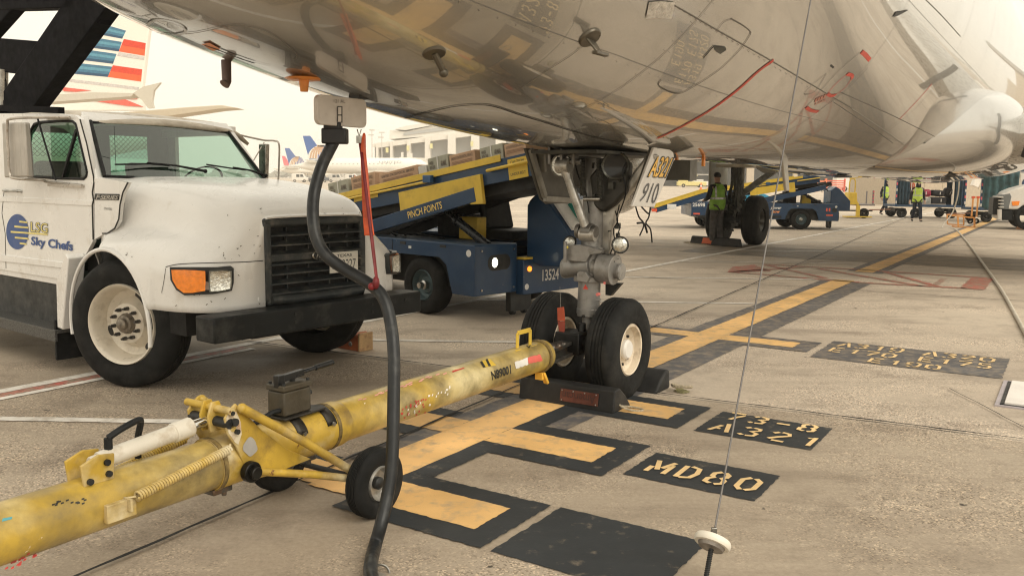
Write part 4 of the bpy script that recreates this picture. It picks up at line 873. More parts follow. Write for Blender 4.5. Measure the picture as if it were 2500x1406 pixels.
k = MB(); text(k, 'Sky Chefs', quadfn(sq(75, 604, .005), sq(178, 620, .005), sq(76, 577, .005), sq(178, 590, .005)), bold=.03); k.build('lettering', BLU, door, smooth=0)
k = MB(); a = SP(14, 466, SY-.03); k.tube([SP(8, 465, SY), a, SP(40, 466, SY-.035), SP(54, 468, SY)], .012, 8); k.build('door_handle', STEEL, door)
# mirrors
MIR = pm('mirror_housing', (.46, .43, .39), .4, .3, var=.1, streak=((.3, .27, .22), .4, 6, (8, 8, .5)))
k = MB(); k.prism([TF.Y(*p, -.12) for p in ((4, 300), (58, 299), (68, 432), (10, 434))], (0, .05, 0)); mr = k.build('mirror', MIR, truck, bevel=.012, segs=3, label='near mirror on its tubular arm')
AR = pm('mirror_arm', (.50, .46, .41), .35, .5, var=.15, dirt=((.2, .13, .08), .35, 30))
k = MB(); k.tube(spline([TF.Y(170, 287, .06), TF.Y(120, 287, -.0), TF.Y(30, 290, -.13), TF.Y(18, 305, -.14), TF.Y(20, 370, -.14), TF.Y(24, 425, -.14), TF.Y(38, 436, -.13), TF.Y(100, 440, -.02), TF.Y(120, 445, .05), TF.Y(200, 453, .07)], 6), .011, 8); k.bar(TF.Y(120, 452, .06), TF.Y(202, 455, .07), .03, .02); k.bar(TF.Y(118, 291, .05), TF.Y(168, 289, .07), .03, .02); k.build('mirror_arm', AR, mr)
k = MB(); k.tube([TF.Y(92, 290, -.02), TF.Y(136, 440, -.0)], .008, 6); k.build('mirror_brace', BLK, mr)
k = MB(); k.prism([TF.Y(*p, 2.1) for p in ((641, 352), (659, 352), (656, 446), (642, 446))], (0, -.05, 0)); mr = k.build('mirror', STEEL, truck, bevel=.01, label='far chrome mirror on its tubular arm')
k = MB(); k.tube(spline([TF.Y(560, 324, 1.75), TF.Y(640, 342, 2.05), TF.Y(668, 344, 2.15), TF.Y(681, 352, 2.15), TF.Y(681, 400, 2.15), TF.Y(679, 448, 2.1)], 6), .009, 8); k.tube([TF.Y(618, 394, 1.9), TF.Y(645, 348, 2.1)], .006, 6); k.build('mirror_arm', AR, mr)
# sills, step, battery box, mudflap
k = MB(); k.box((-3.0, .10, .68), (-.98, .16, .75)); k.build('sill', TW, truck, bevel=.008)
k = MB(); k.box((-3.2, .12, .30), (-1.02, .5, .68)); k.build('battery_box', pm('box_black', (.03, .032, .033), .55, var=.4, dirt=((.08, .08, .075), .4, 8)), truck, bevel=.01)
STP = pm('tread_plate', (.13, .13, .125), .4, .7, var=.3, sc=70, bump=(1.0, 90, .01))
k = MB(); k.box((-3.2, -.06, .315), (-1.10, .22, .345)); k.box((-3.2, -.06, .25), (-1.10, -.04, .32)); k.build('step', STP, truck, bevel=.003)
k = MB(); k.box((-1.16, -.04, .09), (-1.13, .30, .42)); k.build('mudflap', BLK, truck, bevel=.004)
k = MB(); k.prism([(-1.0, -.045, .36), (-.80, -.065, .95), (-.86, -.055, .98), (-1.10, -.03, .74), (-1.12, -.03, .36)], (0, .14, 0)); k.build('fender_tail', TW, truck, bevel=.01)
# front wheels, turned a little
ST_ = -20
def truck_wheel(cx, cy, sg, nm):
    m = Matrix.Translation((cx, cy, .485)) @ Matrix.Rotation(R(-ST_), 4, 'Z')
    def M(o): 
        o.matrix_local = m; return o
    k = MB(); k.lathe((0, 0, 0), (0, sg, 0), tyre_prof(.488, .25, .305, 3), 64); ty = M(k.build('wheel', RUB, truck, smooth=40, label=nm))
    k = MB(); k.lathe((0, 0, 0), (0, sg, 0), [(.308, .10), (.302, .118), (.29, .112), (.275, .085), (.262, .03), (.25, -.02), (.20, -.05), (.165, .0), (.15, .045), (.08, .05), (.075, .02)], 56); k.build('rim', pm('wheel_cream', (.72, .66, .56), .35, .1, var=.06, dirt=((.42, .36, .28), .36, 9)), ty, smooth=45)
    for i in range(10):
        a = 2*PI*i/10+.2; k = MB(); p = V((.115*math.cos(a), sg*.045, .115*math.sin(a))); k.cyl(p, p+V((0, sg*.035, 0)), .015, n=6); k.cyl(p+V((0, sg*.035, 0)), p+V((0, sg*.055, 0)), .009, n=6); k.build('lug_nut', pm('lug_dark', (.08, .075, .07), .45, .5), ty)
    for a in (R(70), R(200), R(310)):
        k = MB(); o = V((.222*math.cos(a), -.022*sg, .222*math.sin(a))); t1 = V((-math.sin(a), 0, math.cos(a)))*.042; t2 = V((math.cos(a), 0, math.sin(a)))*.024; k.add([o+V((0, sg*-.0, 0))+t1*math.cos(2*PI*j/20)+t2*math.sin(2*PI*j/20)+V((0, sg*(.012-.04*0), 0)) for j in range(20)], [tuple(range(20))]); k.build('hand_hole', SEAM, ty, smooth=0)
    k = MB(); k.lathe((0, 0, 0), (0, sg, 0), [(.078, .02), (.078, .06), (.065, .085), (.045, .09), (.042, .115), (.02, .13), (0, .133)], 28); k.build('hub', pm('hub_grease', (.30, .26, .21), .45, .5, var=.3, sc=20, dirt=((.05, .04, .03), .45, 14)), ty, smooth=45)
truck_wheel(-.22, .115, -1, 'near front wheel with cream rim, steered to its left'); truck_wheel(-.22, 1.885, 1, 'far front wheel behind the bumper')
k = MB(); k.box((-.30, .25, .40), (-.14, 1.75, .52)); k.build('front_axle', DARK, truck)
# rear frame rails and black lift frame over the cab
LF = pm('lift_frame_black', (.006, .006, .008), .85, 0, var=.3, spec=.15)
k = MB(); k.box((-7.5, .45, .55), (-.2, .6, .78)); k.box((-7.5, 1.4, .55), (-.2, 1.55, .78)); k.build('chassis_rail', DARK, truck)
def FB(px, py, y=.35): return TF.Y(px, py, y)
k = MB(); k.bar(FB(30, 262)+V((-.5, 0, -.36)), FB(236, 42)+V((.4, 0, .33)), .14, .42, (0, 0, 1)); k.build('lift_boom', LF, truck, bevel=.01)
k = MB(); k.bar(FB(-160, 118), FB(105, 146), .12, .30, (0, 0, 1)); k.build('lift_arm', LF, truck, bevel=.01)
k = MB(); k.bar(FB(-60, 110), FB(70, -40), .12, .24, (0, 0, 1)); k.build('lift_arm', LF, truck, bevel=.01)
k = MB(); k.bar(FB(20, 10), FB(200, 4), .14, .12); k.bar(FB(200, 4), FB(260, 48), .10, .10); k.build('lift_crossbar', LF, truck, bevel=.008)
k = MB(); k.cyl(FB(10, 170, .3), FB(10, 300, .3), .035, n=14); k.cyl(FB(10, 225, .3), FB(10, 245, .3), .045, n=14); k.build('lift_cylinder', STEEL, truck)
k = MB(); k.bar(FB(-60, 262, .10), FB(150, 270, .10), .05, .05); k.box((-2.62, .1, 2.10), (-2.56, 1.8, 2.18)); k.box((-2.62, .1, .8), (-2.56, .16, 2.15)); k.box((-2.62, 1.74, .8), (-2.56, 1.8, 2.15)); k.build('headboard_frame', LF, truck)
k = MB()
for i in range(34):      # expanded-metal guard behind the cab
    for j in range(8):
        y0 = .14+i*.05; z0 = 1.76+j*.048
        if y0 > 1.76: continue
        k.bar((-2.59, y0, z0), (-2.59, y0+.025, z0+.024), .004, .004, (1, 0, 0)); k.bar((-2.59, y0+.025, z0+.024), (-2.59, y0+.05, z0), .004, .004, (1, 0, 0)); k.bar((-2.59, y0, z0+.048), (-2.59, y0+.025, z0+.024), .004, .004, (1, 0, 0)); k.bar((-2.59, y0+.025, z0+.024), (-2.59, y0+.05, z0+.048), .004, .004, (1, 0, 0))
k.build('mesh_guard', LF, truck, smooth=0, recalc=False)
# catering box behind
k = MB(); k.box((-9.0, -.05, .95), (-2.95, 2.05, 1.15)); k.build('body_floor', LF, truck)
k = MB(); k.lathe((-6.5, .22, .47), (0, 1, 0), tyre_prof(.475, .5, .3), 32); k.lathe((-6.5, 1.78, .47), (0, 1, 0), tyre_prof(.475, .5, .3), 32); k.build('rear_wheel', RUB, truck)
# wheel chock by the far wheel
p = G(872, 852); cf = Frame(p.x, p.y, -38); ch = thing('wheel_chock', cf, 'orange wooden wheel chock with a tan end, under the truck bumper', 'chock')
k = MB(); k.prism([(-.35, -.08, 0), (.10, -.08, 0), (.10, -.08, .15), (.04, -.08, .17), (-.30, -.08, .03)], (0, .16, 0)); k.build('block', pm('chock_orange', (.45, .13, .05), .6, var=.2), ch, bevel=.01)
k = MB(); k.box((.102, -.085, 0), (.125, .085, .17)); k.build('end_plate', pm('chock_tan', (.55, .36, .18), .6, var=.2, dirt=((.2, .08, .05), .4, 20)), ch, bevel=.006)
k = MB(); k.lathe((.0, -.082, .06), (0, -1, 0), [(.0, .01), (.02, .008), (.025, 0)], 12); k.build('bolt', STEEL, ch)
# ---------------------------------------------------------------- belt loaders
NAVY = pm('navy_paint', (.009, .042, .105), .38, 0, var=.12, sc=4, coat=.25, dirt=((.03, .055, .09), .36, 4), chips=((.16, .18, .19), .315, 18))
NAVT = pm('navy_top_dusty', (.035, .065, .11), .55, 0, var=.15, dirt=((.10, .11, .11), .42, 6))
YELP = pm('safety_yellow', (.68, .47, .06), .42, 0, var=.06, sc=5, dirt=((.42, .28, .05), .34, 6), chips=((.12, .09, .05), .27, 30))
BELT = pm('belt_black', (.018, .018, .018), .6, var=.3)
LRIM = pm('loader_rim', (.10, .15, .165), .45, .3, var=.2, dirt=((.05, .05, .045), .4, 12))
WTX = pm('white_lettering', (.72, .72, .70), .5); YTX = pm('yellow_lettering', (.80, .58, .16), .5); ORL = pm('lit_marker_lamp', (.95, .30, .03), .3, emit=((1, .25, .02), 1.6)); HLL = pm('lit_headlamp', (.9, .9, .8), .1, emit=((1, .95, .75), 3.0)); REFL = pm('reflector_red', (.75, .12, .06), .3)
def wheel_set(par, x, y, r, w, rim, mat, sg=-1, name='wheel'):
    k = MB(); k.lathe((x, y, r), (0, 1, 0), tyre_prof(r, w, rim), 44); t = k.build(name, RUB, par, smooth=40)
    k = MB(); k.lathe((x, y, r), (0, sg, 0), [(rim, w*.36), (rim*.93, w*.42), (rim*.88, w*.3), (rim*.80, w*.12), (rim*.62, w*.04), (rim*.5, w*.12), (0, w*.12)], 36); k.build('rim', mat, t, smooth=40)
    k = MB(); k.lathe((x, y, r), (0, sg, 0), [(rim*.30, w*.10), (rim*.30, w*.35), (rim*.2, w*.42), (rim*.19, w*.62), (0, w*.64)], 20); k.build('hub', STEEL, t)
    return t
def loader(F, xf, num, label, pitch, conv, lit, side_num):
    T = thing('belt_loader', F, label, 'belt loader', 'belt loaders')
    Yn, Yf, zt, zb = -.05, 1.95, .865, .30
    # near side skirt with a wheel arch
    def skirt(y0, y1, nm='body_side'):
        k = MB(); ar = []
        for i in range(0, 13): a = PI-PI*i/12; ar.append((-.07+.54*math.cos(a)*(1.0 if abs(math.cos(a)) > .8 else 1.02), max(.34+.38*math.sin(a), .3)))
        ar = [(-.63, .30), (-.52, .62), (-.42, .70), (.28, .70), (.40, .62), (.50, .30)]
        pl = [(-3.75, .45), (-3.5, .42), (-1.45, .34)]+[(-.63, .34)]+ar[1:5]+[(.50, .30), (xf, zb), (xf, zt), (-3.75, zt+.02)]
        import mathutils
        pts = [V((p[0], y0, p[1])) for p in pl]; n = len(pts); tr = mathutils.geometry.tessellate_polygon([[V((p[0], p[1], 0)) for p in pl]])
        off = V((0, y1-y0, 0)); k.add(pts+[p+off for p in pts], [tuple(t) for t in tr]+[tuple(i+n for i in t) for t in tr]+[(i, (i+1) % n, (i+1) % n+n, i+n) for i in range(n)])
        return k.build(nm, NAVY, T, smooth=25, bevel=.006)
    side = skirt(Yn, Yn+.03); skirt(Yf-.03, Yf)
    k = MB(); k.box((-3.75, Yn+.03, zt-.03), (xf-.01, .55, zt)); k.box((-3.75, 1.35, zt-.03), (xf-.01, Yf-.03, zt)); k.box((-3.75, .55, zt-.12), (.2, 1.35, zt-.09)); k.build('deck', NAVT, T)
    k = MB(); k.box((-3.75, Yn+.03, zb+.12), (-3.72, Yf-.03, zt)); k.build('rear_panel', NAVY, T)
    # front: near pod, low centre panel, far pod
    k = MB(); k.box((.53, Yn+.002, .30), (xf, .64, zt-.002)); k.box((-.6, .30, .40), (.53, .64, zt-.04)); pod = k.build('front_pod', NAVY, T, bevel=.012)
    k = MB(); k.box((xf-.9, 1.45, .30), (xf-.02, Yf-.001, zt-.004)); k.build('front_pod', NAVY, T, bevel=.012)
    k = MB(); k.box((xf-.5, .64, .27), (xf+.10, 1.80, .67)); cen = k.build('front_panel', NAVY, T, bevel=.008)
    k = MB(); k.box((xf-.04, .66, .675), (xf+.10, 1.45, .70)); k.build('yellow_edge', YELP, T, bevel=.004)
    k = MB(); k.box((-3.5, .1, .35), (xf-.5, 1.8, .75)); k.build('chassis', DARK, T)
    # bolts, hinge and hose details
    for (bx_, by_, bz_) in [(xf+.002, .06, .36), (xf+.002, .58, .36), (xf+.002, .06, .80), (xf+.002, .58, .80)]:
        k = MB(); k.cyl((bx_-.002, by_, bz_), (bx_+.008, by_, bz_), .013, n=8); k.build('bolt', STEEL, pod)
    for x_ in (-.40, .30): k = MB(); k.box((x_, Yn-.006, zt-.05), (x_+.10, Yn+.001, zt-.02)); k.build('hinge', DARK, side)
    k = MB(); k.tube(spline([(xf-.25, .75, .80), (xf-.1, .8, .9), (xf+.02, .95, .88), (xf-.02, 1.15, .74)], 6), .012, 6); k.build('loose_hose', BLK, T)
    # headlamp recess
    k = MB(); pts = [(xf+.002, .34+.085*c_*1.0+(.10 if c_ > 0 else -.10), .66+.09*s_) for c_, s_ in [(math.cos(R(a)), math.sin(R(a))) for a in range(0, 360, 15)]]; k.poly(pts); k.build('headlamp_recess', DARK, pod, smooth=0)
    k = MB(); k.lathe((xf-.02, .27, .66), (1, 0, 0), [(0, .03), (.05, .028), (.058, .02)], 24)
    for v in k.v: v.y = .27+(v.y-.27)*.8
    k.build('headlamp', HLL if lit else LENS, pod)
    for y in (.74, 1.46): k = MB(); k.lathe((xf+.10, y, .565), (1, 0, 0), [(.032, 0), (.032, .012), (.024, .022), (0, .024)], 20); k.build('marker_lamp', ORL if lit else AMB, cen)
    k = MB(); k.disc((xf+.102, .70, .36), (1, 0, 0), .035); k.build('reflector', WTX, cen, smooth=0)
    k = MB(); k.disc((xf-.09, Yn-.003, .775), (0, -1, 0), .04); k.build('reflector', WTX, side, smooth=0)
    k = MB(); k.box((-.25, Yn-.003, .77), (-.20, Yn-.001, .80)); k.build('decal', WTX, side)
    for x in (-.55, ): k = MB(); k.box((x, Yn-.004, zb+.05), (x+.004, Yn-.001, zt)); k.build('panel_joint', DARK, side)
    k = MB()
    for y in (.60, .80): k.lathe((xf-.05, y, .07), (0, 1, 0), [(0, 0), (.045, 0), (.045, .04), (0, .04)], 16)
    k.box((xf-.09, .55, .07), (xf-.01, .9, .30)); k.build('caster', DARK, T)
    if side_num:
        k = MB(); text(k, num, lambda u, v: V((-3.72+.42*u, Yn-.004, .73+.13*v)), bold=.03); k.build('lettering', WTX, side, smooth=0)
        k = MB(); text(k, 'power', lambda u, v: V((-1.12+.36*u, Yn-.004, .645+.10*v)), bold=.03, shear=.2); k.build('lettering', WTX, side, smooth=0)
        k = MB(); text(k, 'stow', lambda u, v: V((-1.10+.30*u, Yn-.004, .55+.085*v)), bold=.03, shear=.2); k.build('lettering', pm('orange_lettering', (.85, .33, .10), .5), side, smooth=0)
        k = MB(); k.bar((-1.3, Yn-.004, .56), (-1.18, Yn-.004, .70), .03, .004, (0, 1, 0)); k.bar((-1.18, Yn-.006, .56), (-1.3, Yn-.006, .70), .03, .004, (0, 1, 0)); k.build('lettering', WTX, side)
        for x in (-3.68, .88-.15): k = MB(); k.box((x, Yn-.004, .47), (x+.22, Yn-.001, .52)); k.build('reflector', REFL, side)
        for x in (xf-.42, xf-.33): k = MB(); k.box((x, Yn-.004, .62), (x+.05, Yn-.001, .73)); k.build('reflector', REFL, side)
        k = MB(); k.poly([(xf-.14+.09*math.cos(R(a)), Yn-.004, .66+.07*math.sin(R(a))) for a in range(0, 360, 20)]); k.build('lamp_opening', DARK, side, smooth=0)
        k = MB(); k.box((-1.35, Yn-.003, .38), (-.75, Yn-.001, .46)); k.box((-3.6, Yn-.01, .40), (-3.1, Yn-.0, .45)); k.build('kick_strip', DARK, side)
        k = MB(); k.box((xf+.10, .75, .30), (xf+.11, 1.7, .58)); k.box((xf+.10, .2, .3), (xf+.11, .6, .6)); k.build('notice_plate', pm('notice', (.35, .36, .33), .5, var=.3, sc=18), cen)
    else:
        k = MB(); text(k, num, lambda u, v: V((xf+.104, .97+.30*u, .405+.135*v)), bold=.02); k.build('lettering', WTX, cen, smooth=0)
    wheel_set(T, -.07, .10, .345, .24, .185, LRIM); wheel_set(T, -.07, 1.80, .345, .24, .185, LRIM, 1)
    wheel_set(T, -3.0, .20, .30, .22, .16, LRIM); wheel_set(T, -3.0, 1.70, .30, .22, .16, LRIM, 1)
    # driver's console, seat
    y0, y1 = (.80, 1.55)
    k = MB(); k.prism([(xf+.0, y0, .68), (xf+.0, y0, 1.30), (xf+.16, y0, 1.44), (xf+.30, y0, 1.36), (xf+.68, y0, .95), (xf+.68, y0, .62), (xf+.2, y0, .60)], (0, y1-y0, 0)); con = k.build('console', NAVY, T, bevel=.015)
    k = MB(); o_ = V((xf-.06, y0+.35, 1.37)); k.lathe(o_, (-.6, 0, .8), [(.17, 0), (.182, .01), (.192, 0), (.182, -.01)], 28, True); k.bar(o_+V((0, -.17, 0)), o_+V((0, .17, 0)), .02, .015); k.cyl(o_, o_+V((.2, 0, -.25)), .02); k.build('steering_wheel', BLK, con)
    if lit:
        k = MB(); k.prism([(xf+.33, y0+.06, 1.345), (xf+.62, y0+.06, 1.03), (xf+.62, y0+.66, 1.03), (xf+.33, y0+.66, 1.345)], (.02, 0, .02)); k.build('console_face', WTX, con); k = MB(); k.obox((xf+.50, y0+.30, 1.21), (.10, 0, -.10), (0, .05, 0), (.03, 0, .03)); k.build('teal_box', pm('teal_box', (.02, .25, .20), .4), con, bevel=.01)
    k = MB(); k.box((xf-.85, y0+.05, .86), (xf-.30, y1-.1, .98)); k.build('seat', BLK, T, bevel=.03); k = MB(); k.prism([(xf-.82, y0+.08, .98), (xf-.72, y0+.08, .98), (xf-.84, y0+.08, 1.42), (xf-.94, y0+.08, 1.40)], (0, .5, 0)); k.build('seat_back', BLK, T, bevel=.04, segs=3)
    k = MB(); k.box((xf-1.02, y0-.12, .86), (xf-.70, y0+.04, 1.13)); k.build('tool_box', YELP, T, bevel=.008)
    k = MB(); k.box((xf-1.6, y0+.05, .87), (xf-1.15, y1, 1.15)); k.box((xf-1.5, y0+.1, 1.15), (xf-1.3, y1-.2, 1.27)); k.build('engine_block', pm('engine_black', (.03, .03, .03), .5, .4, var=.5, sc=12), T, bevel=.01)
    # conveyor: low tail, knee, high boom
    a, b2, c2 = [V((x, 0, z)) for x, z in conv]; yn, yf = .14, 1.14; d1 = (b2-a).normalized(); d2 = (c2-b2).normalized()
    n1 = V((-d1.z, 0, d1.x)); n2 = V((-d2.z, 0, d2.x)); Y = lambda p, y: V((p.x, y, p.z))
    nj = (n1+n2).normalized()
    def poly(p0, p1, h0, h1, na, nb): return [p0+na*h0, p1+nb*h0, p1+nb*h1, p0+na*h1]
    for y, nm in ((yn, 'near'), (yf-.03, 'far')):
        k = MB(); pl = [a+n1*-.16, b2+nj*-.20, c2+n2*-.22, c2+n2*.03, b2+nj*.03, a+n1*.03]; k.prism([Y(p, y) for p in pl], (0, .03, 0)); fr = k.build('conveyor_frame', NAVY, T, bevel=.004, smooth=20)
        e = c2-d2*.55
        k = MB(); pl = [a+n1*.02, b2+nj*.02, e+n2*.02, e+n2*-.035, e+n2*-.035+d2*.0, e+n2*.10, b2+nj*.085, a+n1*.085]; pl = [a+n1*.0, b2+nj*.0, e+n2*.0, e+n2*.075, b2+nj*.075, a+n1*.075]
        k.prism([Y(p, y-.018) for p in pl], (0, .012, 0)); k.build('side_rail', YELP, fr, bevel=.003, smooth=20)
        if nm == 'near':
            m1 = b2+d2*(.55*(c2-b2).length); 
            k = MB(); k.tube([Y(b2+d2*.1+n2*-.02, y-.04), Y(m1+n2*-.04, y-.04)], .016, 8); k.build('grab_rail', YELP, fr); k = MB(); k.tube([Y(c2-d2*.75+n2*-.07, y-.04), Y(c2+n2*-.07, y-.04)], .018, 8); k.build('grab_rail', YELP, fr)
            s0, s1 = b2+d2*1.50, c2-d2*.85
            k = MB(); pl = [s0+n2*-.34, s0+n2*-.09, s1+n2*-.09, s1+n2*-.42, s1-d2*.2+n2*-.40, s1-d2*.24+n2*-.31]; k.prism([Y(p, y-.05) for p in pl], (0, .045, 0)); k.build('guard_plate', YELP, fr, bevel=.004)
            k = MB(); k.box(Y(m1+n2*-.02, y-.09)+V((-.07, 0, -.04)), Y(m1+n2*-.02, y-.03)+V((.07, 0, .05))); k.build('switch_box', pm('switch_blue', (.03, .09, .20), .4), fr, bevel=.01)
            if lit:
                q = c2-d2*.32+n2*-.02; k = MB(); k.prism([Y(q+d2*-.14+n2*.02, y-.004), Y(q+d2*.14+n2*.02, y-.004), Y(q+d2*.14+n2*-.20, y-.004), Y(q+d2*-.14+n2*-.20, y-.004)], (0, -.003, 0)); cp = k.build('caution_label', YELP, fr)
                k = MB(); text(k, 'CAUTION', lambda u, v: Y(q+d2*(-.10+.20*u)+n2*(-.035+.035*v), y-.009)); k.build('lettering', INK, cp, smooth=0); k = MB(); text(k, 'UNDER BELT', lambda u, v: Y(q+d2*(-.11+.22*u)+n2*(-.16+.03*v), y-.009)); k.build('lettering', INK, cp, smooth=0)
                q = b2+d2*.55+n2*-.08; k = MB(); k.prism([Y(q, y-.004), Y(q+d2*.5, y-.004), Y(q+d2*.5+n2*.09, y-.004), Y(q+n2*.09, y-.004)], (0, -.003, 0)); cp = k.build('weight_label', YELP, fr); k = MB(); text(k, 'MAXIMUM', lambda u, v: Y(q+d2*(.03+.17*u)+n2*(.045+.035*v), y-.009), bold=.03); k.build('lettering', INK, cp, smooth=0); k = MB(); text(k, 'WEIGHT', lambda u, v: Y(q+d2*(.28+.18*u)+n2*(.045+.035*v), y-.009)); k.build('lettering', INK, cp, smooth=0)
    k = MB(); vs = [a+n1*.0, b2, c2, c2+n2*-.10, b2+nj*-.10, a+n1*-.10]; k.prism([Y(p, yn+.03) for p in vs], (0, yf-yn-.06, 0)); k.build('belt', BELT, T, smooth=20)
    k = MB(); s0 = b2+d2*.2; k.prism([Y(p, yn+.1) for p in (s0+n2*-.11, c2+n2*-.11, c2+n2*-.34-d2*.1, s0+n2*-.28)], (0, .8, 0)); k.build('boom_underside', BELT, T)
    k = MB(); k.cyl(Y(a+n1*-.05, yn), Y(a+n1*-.05, yf), .06); k.build('tail_roller', DARK, T)
    if side_num:
        k = MB(); k.box(Y(a, yn-.02)+V((-.10, 0, -.12)), Y(a, yn)+V((.08, 0, -.02))); k.build('tail_bumper', REFL, T); k = MB(); k.box(Y(a, yn-.03)+V((.42, 0, -.02)), Y(a, yn)+V((.72, 0, .14))); k.build('tail_label', WTX, T)
    # scissor arms and ram
    p0, p1 = V((-1.9, yn-.03, .80)), V((.72, yn-.03, 1.42))
    k = MB(); k.bar(p0, p1, .05, .16, (0, 0, 1)); arm = k.build('lift_arm', NAVY, T, bevel=.006, label='lift arm lettered PINCH POINTS')
    dd = (p1-p0).normalized(); nn = V((-dd.z, 0, dd.x))
    if lit:
        q = V((-.42, yn-.058, 0)); q.z = p0.z+(q.x-p0.x)*dd.z/dd.x; k = MB(); text(k, 'PINCH POINTS', lambda u, v: q+dd*(.62*u)+nn*(-.045+.085*v), bold=.01); k.build('lettering', YTX, arm, smooth=0)
    k = MB(); k.bar(V((-1.6, yn+.25, .82)), V((1.0, yn+.25, 1.55)), .05, .13, (0, 0, 1)); k.bar(V((-1.6, yf-.2, .82)), V((1.0, yf-.2, 1.55)), .05, .13, (0, 0, 1)); k.build('lift_arm', BELT, T, bevel=.004)
    k = MB(); k.cyl((.0, .3, 1.22), (.28, .3, 1.06), .028); k.cyl((.2, .3, 1.11), (.72, .3, .84), .05); k.cyl((.18, .3, 1.12), (.23, .3, 1.094), .062); k.build('hydraulic_ram', pm('ram_black', (.02, .022, .025), .25, .4), T)
    k = MB(); k.tube(spline([(-.7, .25, .87), (-.5, .2, .93), (-.25, .3, .90), (-.1, .4, .87)], 6), .012, 6); k.tube(spline([(-.9, .3, .87), (-.8, .15, .92), (-.5, .12, .88)], 6), .012, 6); k.build('hydraulic_hose', BLK, T)
    return T, (a, b2, c2, d2, n2)
_p = G(1040, 768)
LF1 = Frame(_p.x, _p.y, -43)
L1, cv = loader(LF1, .86, '13524', 'dark blue belt loader numbered 13524 with parcels on its belt, lamps lit', 0, ((-4.2, .80), (-2.1, 1.265), (1.62, 1.87)), True, False)
_p = G(1960, 561)
LF2 = Frame(_p.x, _p.y, -1)
L2, cv2 = loader(LF2, 1.14, '25698', 'blue belt loader numbered 25698 with an empty belt, beyond the main wheels', 0, ((-4.95, .66), (-3.3, 1.20), (.5, 1.80)), False, True)
# parcels riding up the belt
CARD = pm('brown_cardboard', (.52, .34, .22), .75, var=.07, sc=8, dirt=((.4, .25, .15), .3, 5)); GCARD = pm('grey_printed_carton', (.40, .39, .31), .7, var=.10, dirt=((.3, .3, .25), .4, 9)); WCARD = pm('pale_carton', (.62, .60, .55), .7, var=.06); CINK = pm('carton_ink', (.13, .10, .08), .7); STRAPW = pm('white_strap', (.75, .73, .68), .5)
a, b2, c2, d2, n2 = cv
def parcel(px0, px1, pyt, mat, label, printed, h=.30, yy=.26, dep=.38, tilt=0):
    "near top edge runs from px0 to px1; the parcel stands on the belt"
    q0 = LF1.Y(*px0, yy); q1 = LF1.Y(*px1, yy); L = (q1-q0).length; mid = (q0+q1)/2
    t = (mid-b2).dot(d2); base = b2+d2*t; ang = math.atan2(d2.z, d2.x)
    hh = max(.12, (mid-base).dot(n2)); F_ = LF1.m @ (Matrix.Translation((base.x, yy, base.z+.003)) @ Matrix.Rotation(-ang, 4, 'Y'))
    r = thing('parcel', F_, label, 'parcel', 'parcels on the belt loader')
    k = MB(); k.box((-L/2, 0, .003), (L/2, dep, hh)); bx = k.build('carton', mat, r, bevel=.006)
    if printed == 'usps':
        k = MB(); text(k, 'UNITED STATES POSTAL SERVICE', lambda u, v: V((-L*.42+L*.84*u, -.004, hh*.72+hh*.14*v)), bold=.01); k.build('lettering', CINK, r, smooth=0)
        k = MB()
        for i in range(3): k.box((-L*.40, -.004, hh*(.58-.07*i)), (L*.38, -.002, hh*(.615-.07*i)))
        k.build('fine_print', pm('fine_print', (.36, .22, .14), .7), r)
    elif printed == 'live':
        k = MB(); text(k, 'HANDLE\nWITH CARE', lambda u, v: V((-L*.42+L*.28*u, -.004, hh*.45+hh*.38*v)), bold=.02); k.build('lettering', CINK, r, smooth=0); k = MB(); text(k, 'AIR MAIL', lambda u, v: V((L*.14+L*.28*u, -.004, hh*.50+hh*.25*v)), bold=.02); k.build('lettering', CINK, r, smooth=0); k = MB(); text(k, 'BY AIR', lambda u, v: V((-L*.02+L*.32*u, -.004, hh*.12+hh*.18*v)), bold=.04); k.build('lettering', CINK, r, smooth=0)
        k = MB(); k.box((-.01, -.005, 0), (.006, -.001, hh+.003)); k.box((-.01, -.003, hh+.001), (.006, dep, hh+.004)); k.box((-.01, dep, 0), (.006, dep+.004, hh+.004)); k.build('strap', STRAPW, r)
    return r
parcel((800, 449), (848, 437), 0, GCARD, 'grey strapped parcel with black print, lowest on the belt', 'live')
parcel((856, 434), (913, 420), 0, CARD, 'brown printed carton second from the low end of the belt', 'usps')
parcel((924, 426), (1018, 403), 0, CARD, 'long brown carton with postal print, nearest the middle of the belt', 'usps')
parcel((1020, 408), (1040, 403), 0, WCARD, 'small pale box squeezed between the long brown carton and a grey one', None)
parcel((1043, 388), (1092, 377), 0, GCARD, 'dark grey strapped parcel with a white tag, above the yellow rail', 'live')
parcel((1096, 381), (1158, 366), 0, CARD, 'brown carton leaning behind the dark grey parcel with the white tag', 'usps', .22)
parcel((1170, 362), (1226, 351), 0, GCARD, 'grey printed parcel near the top of the belt under the fuselage', 'live')
parcel((1230, 352), (1282, 345), 0, CARD, 'brown carton highest on the belt, against the fuselage', 'usps', .2)
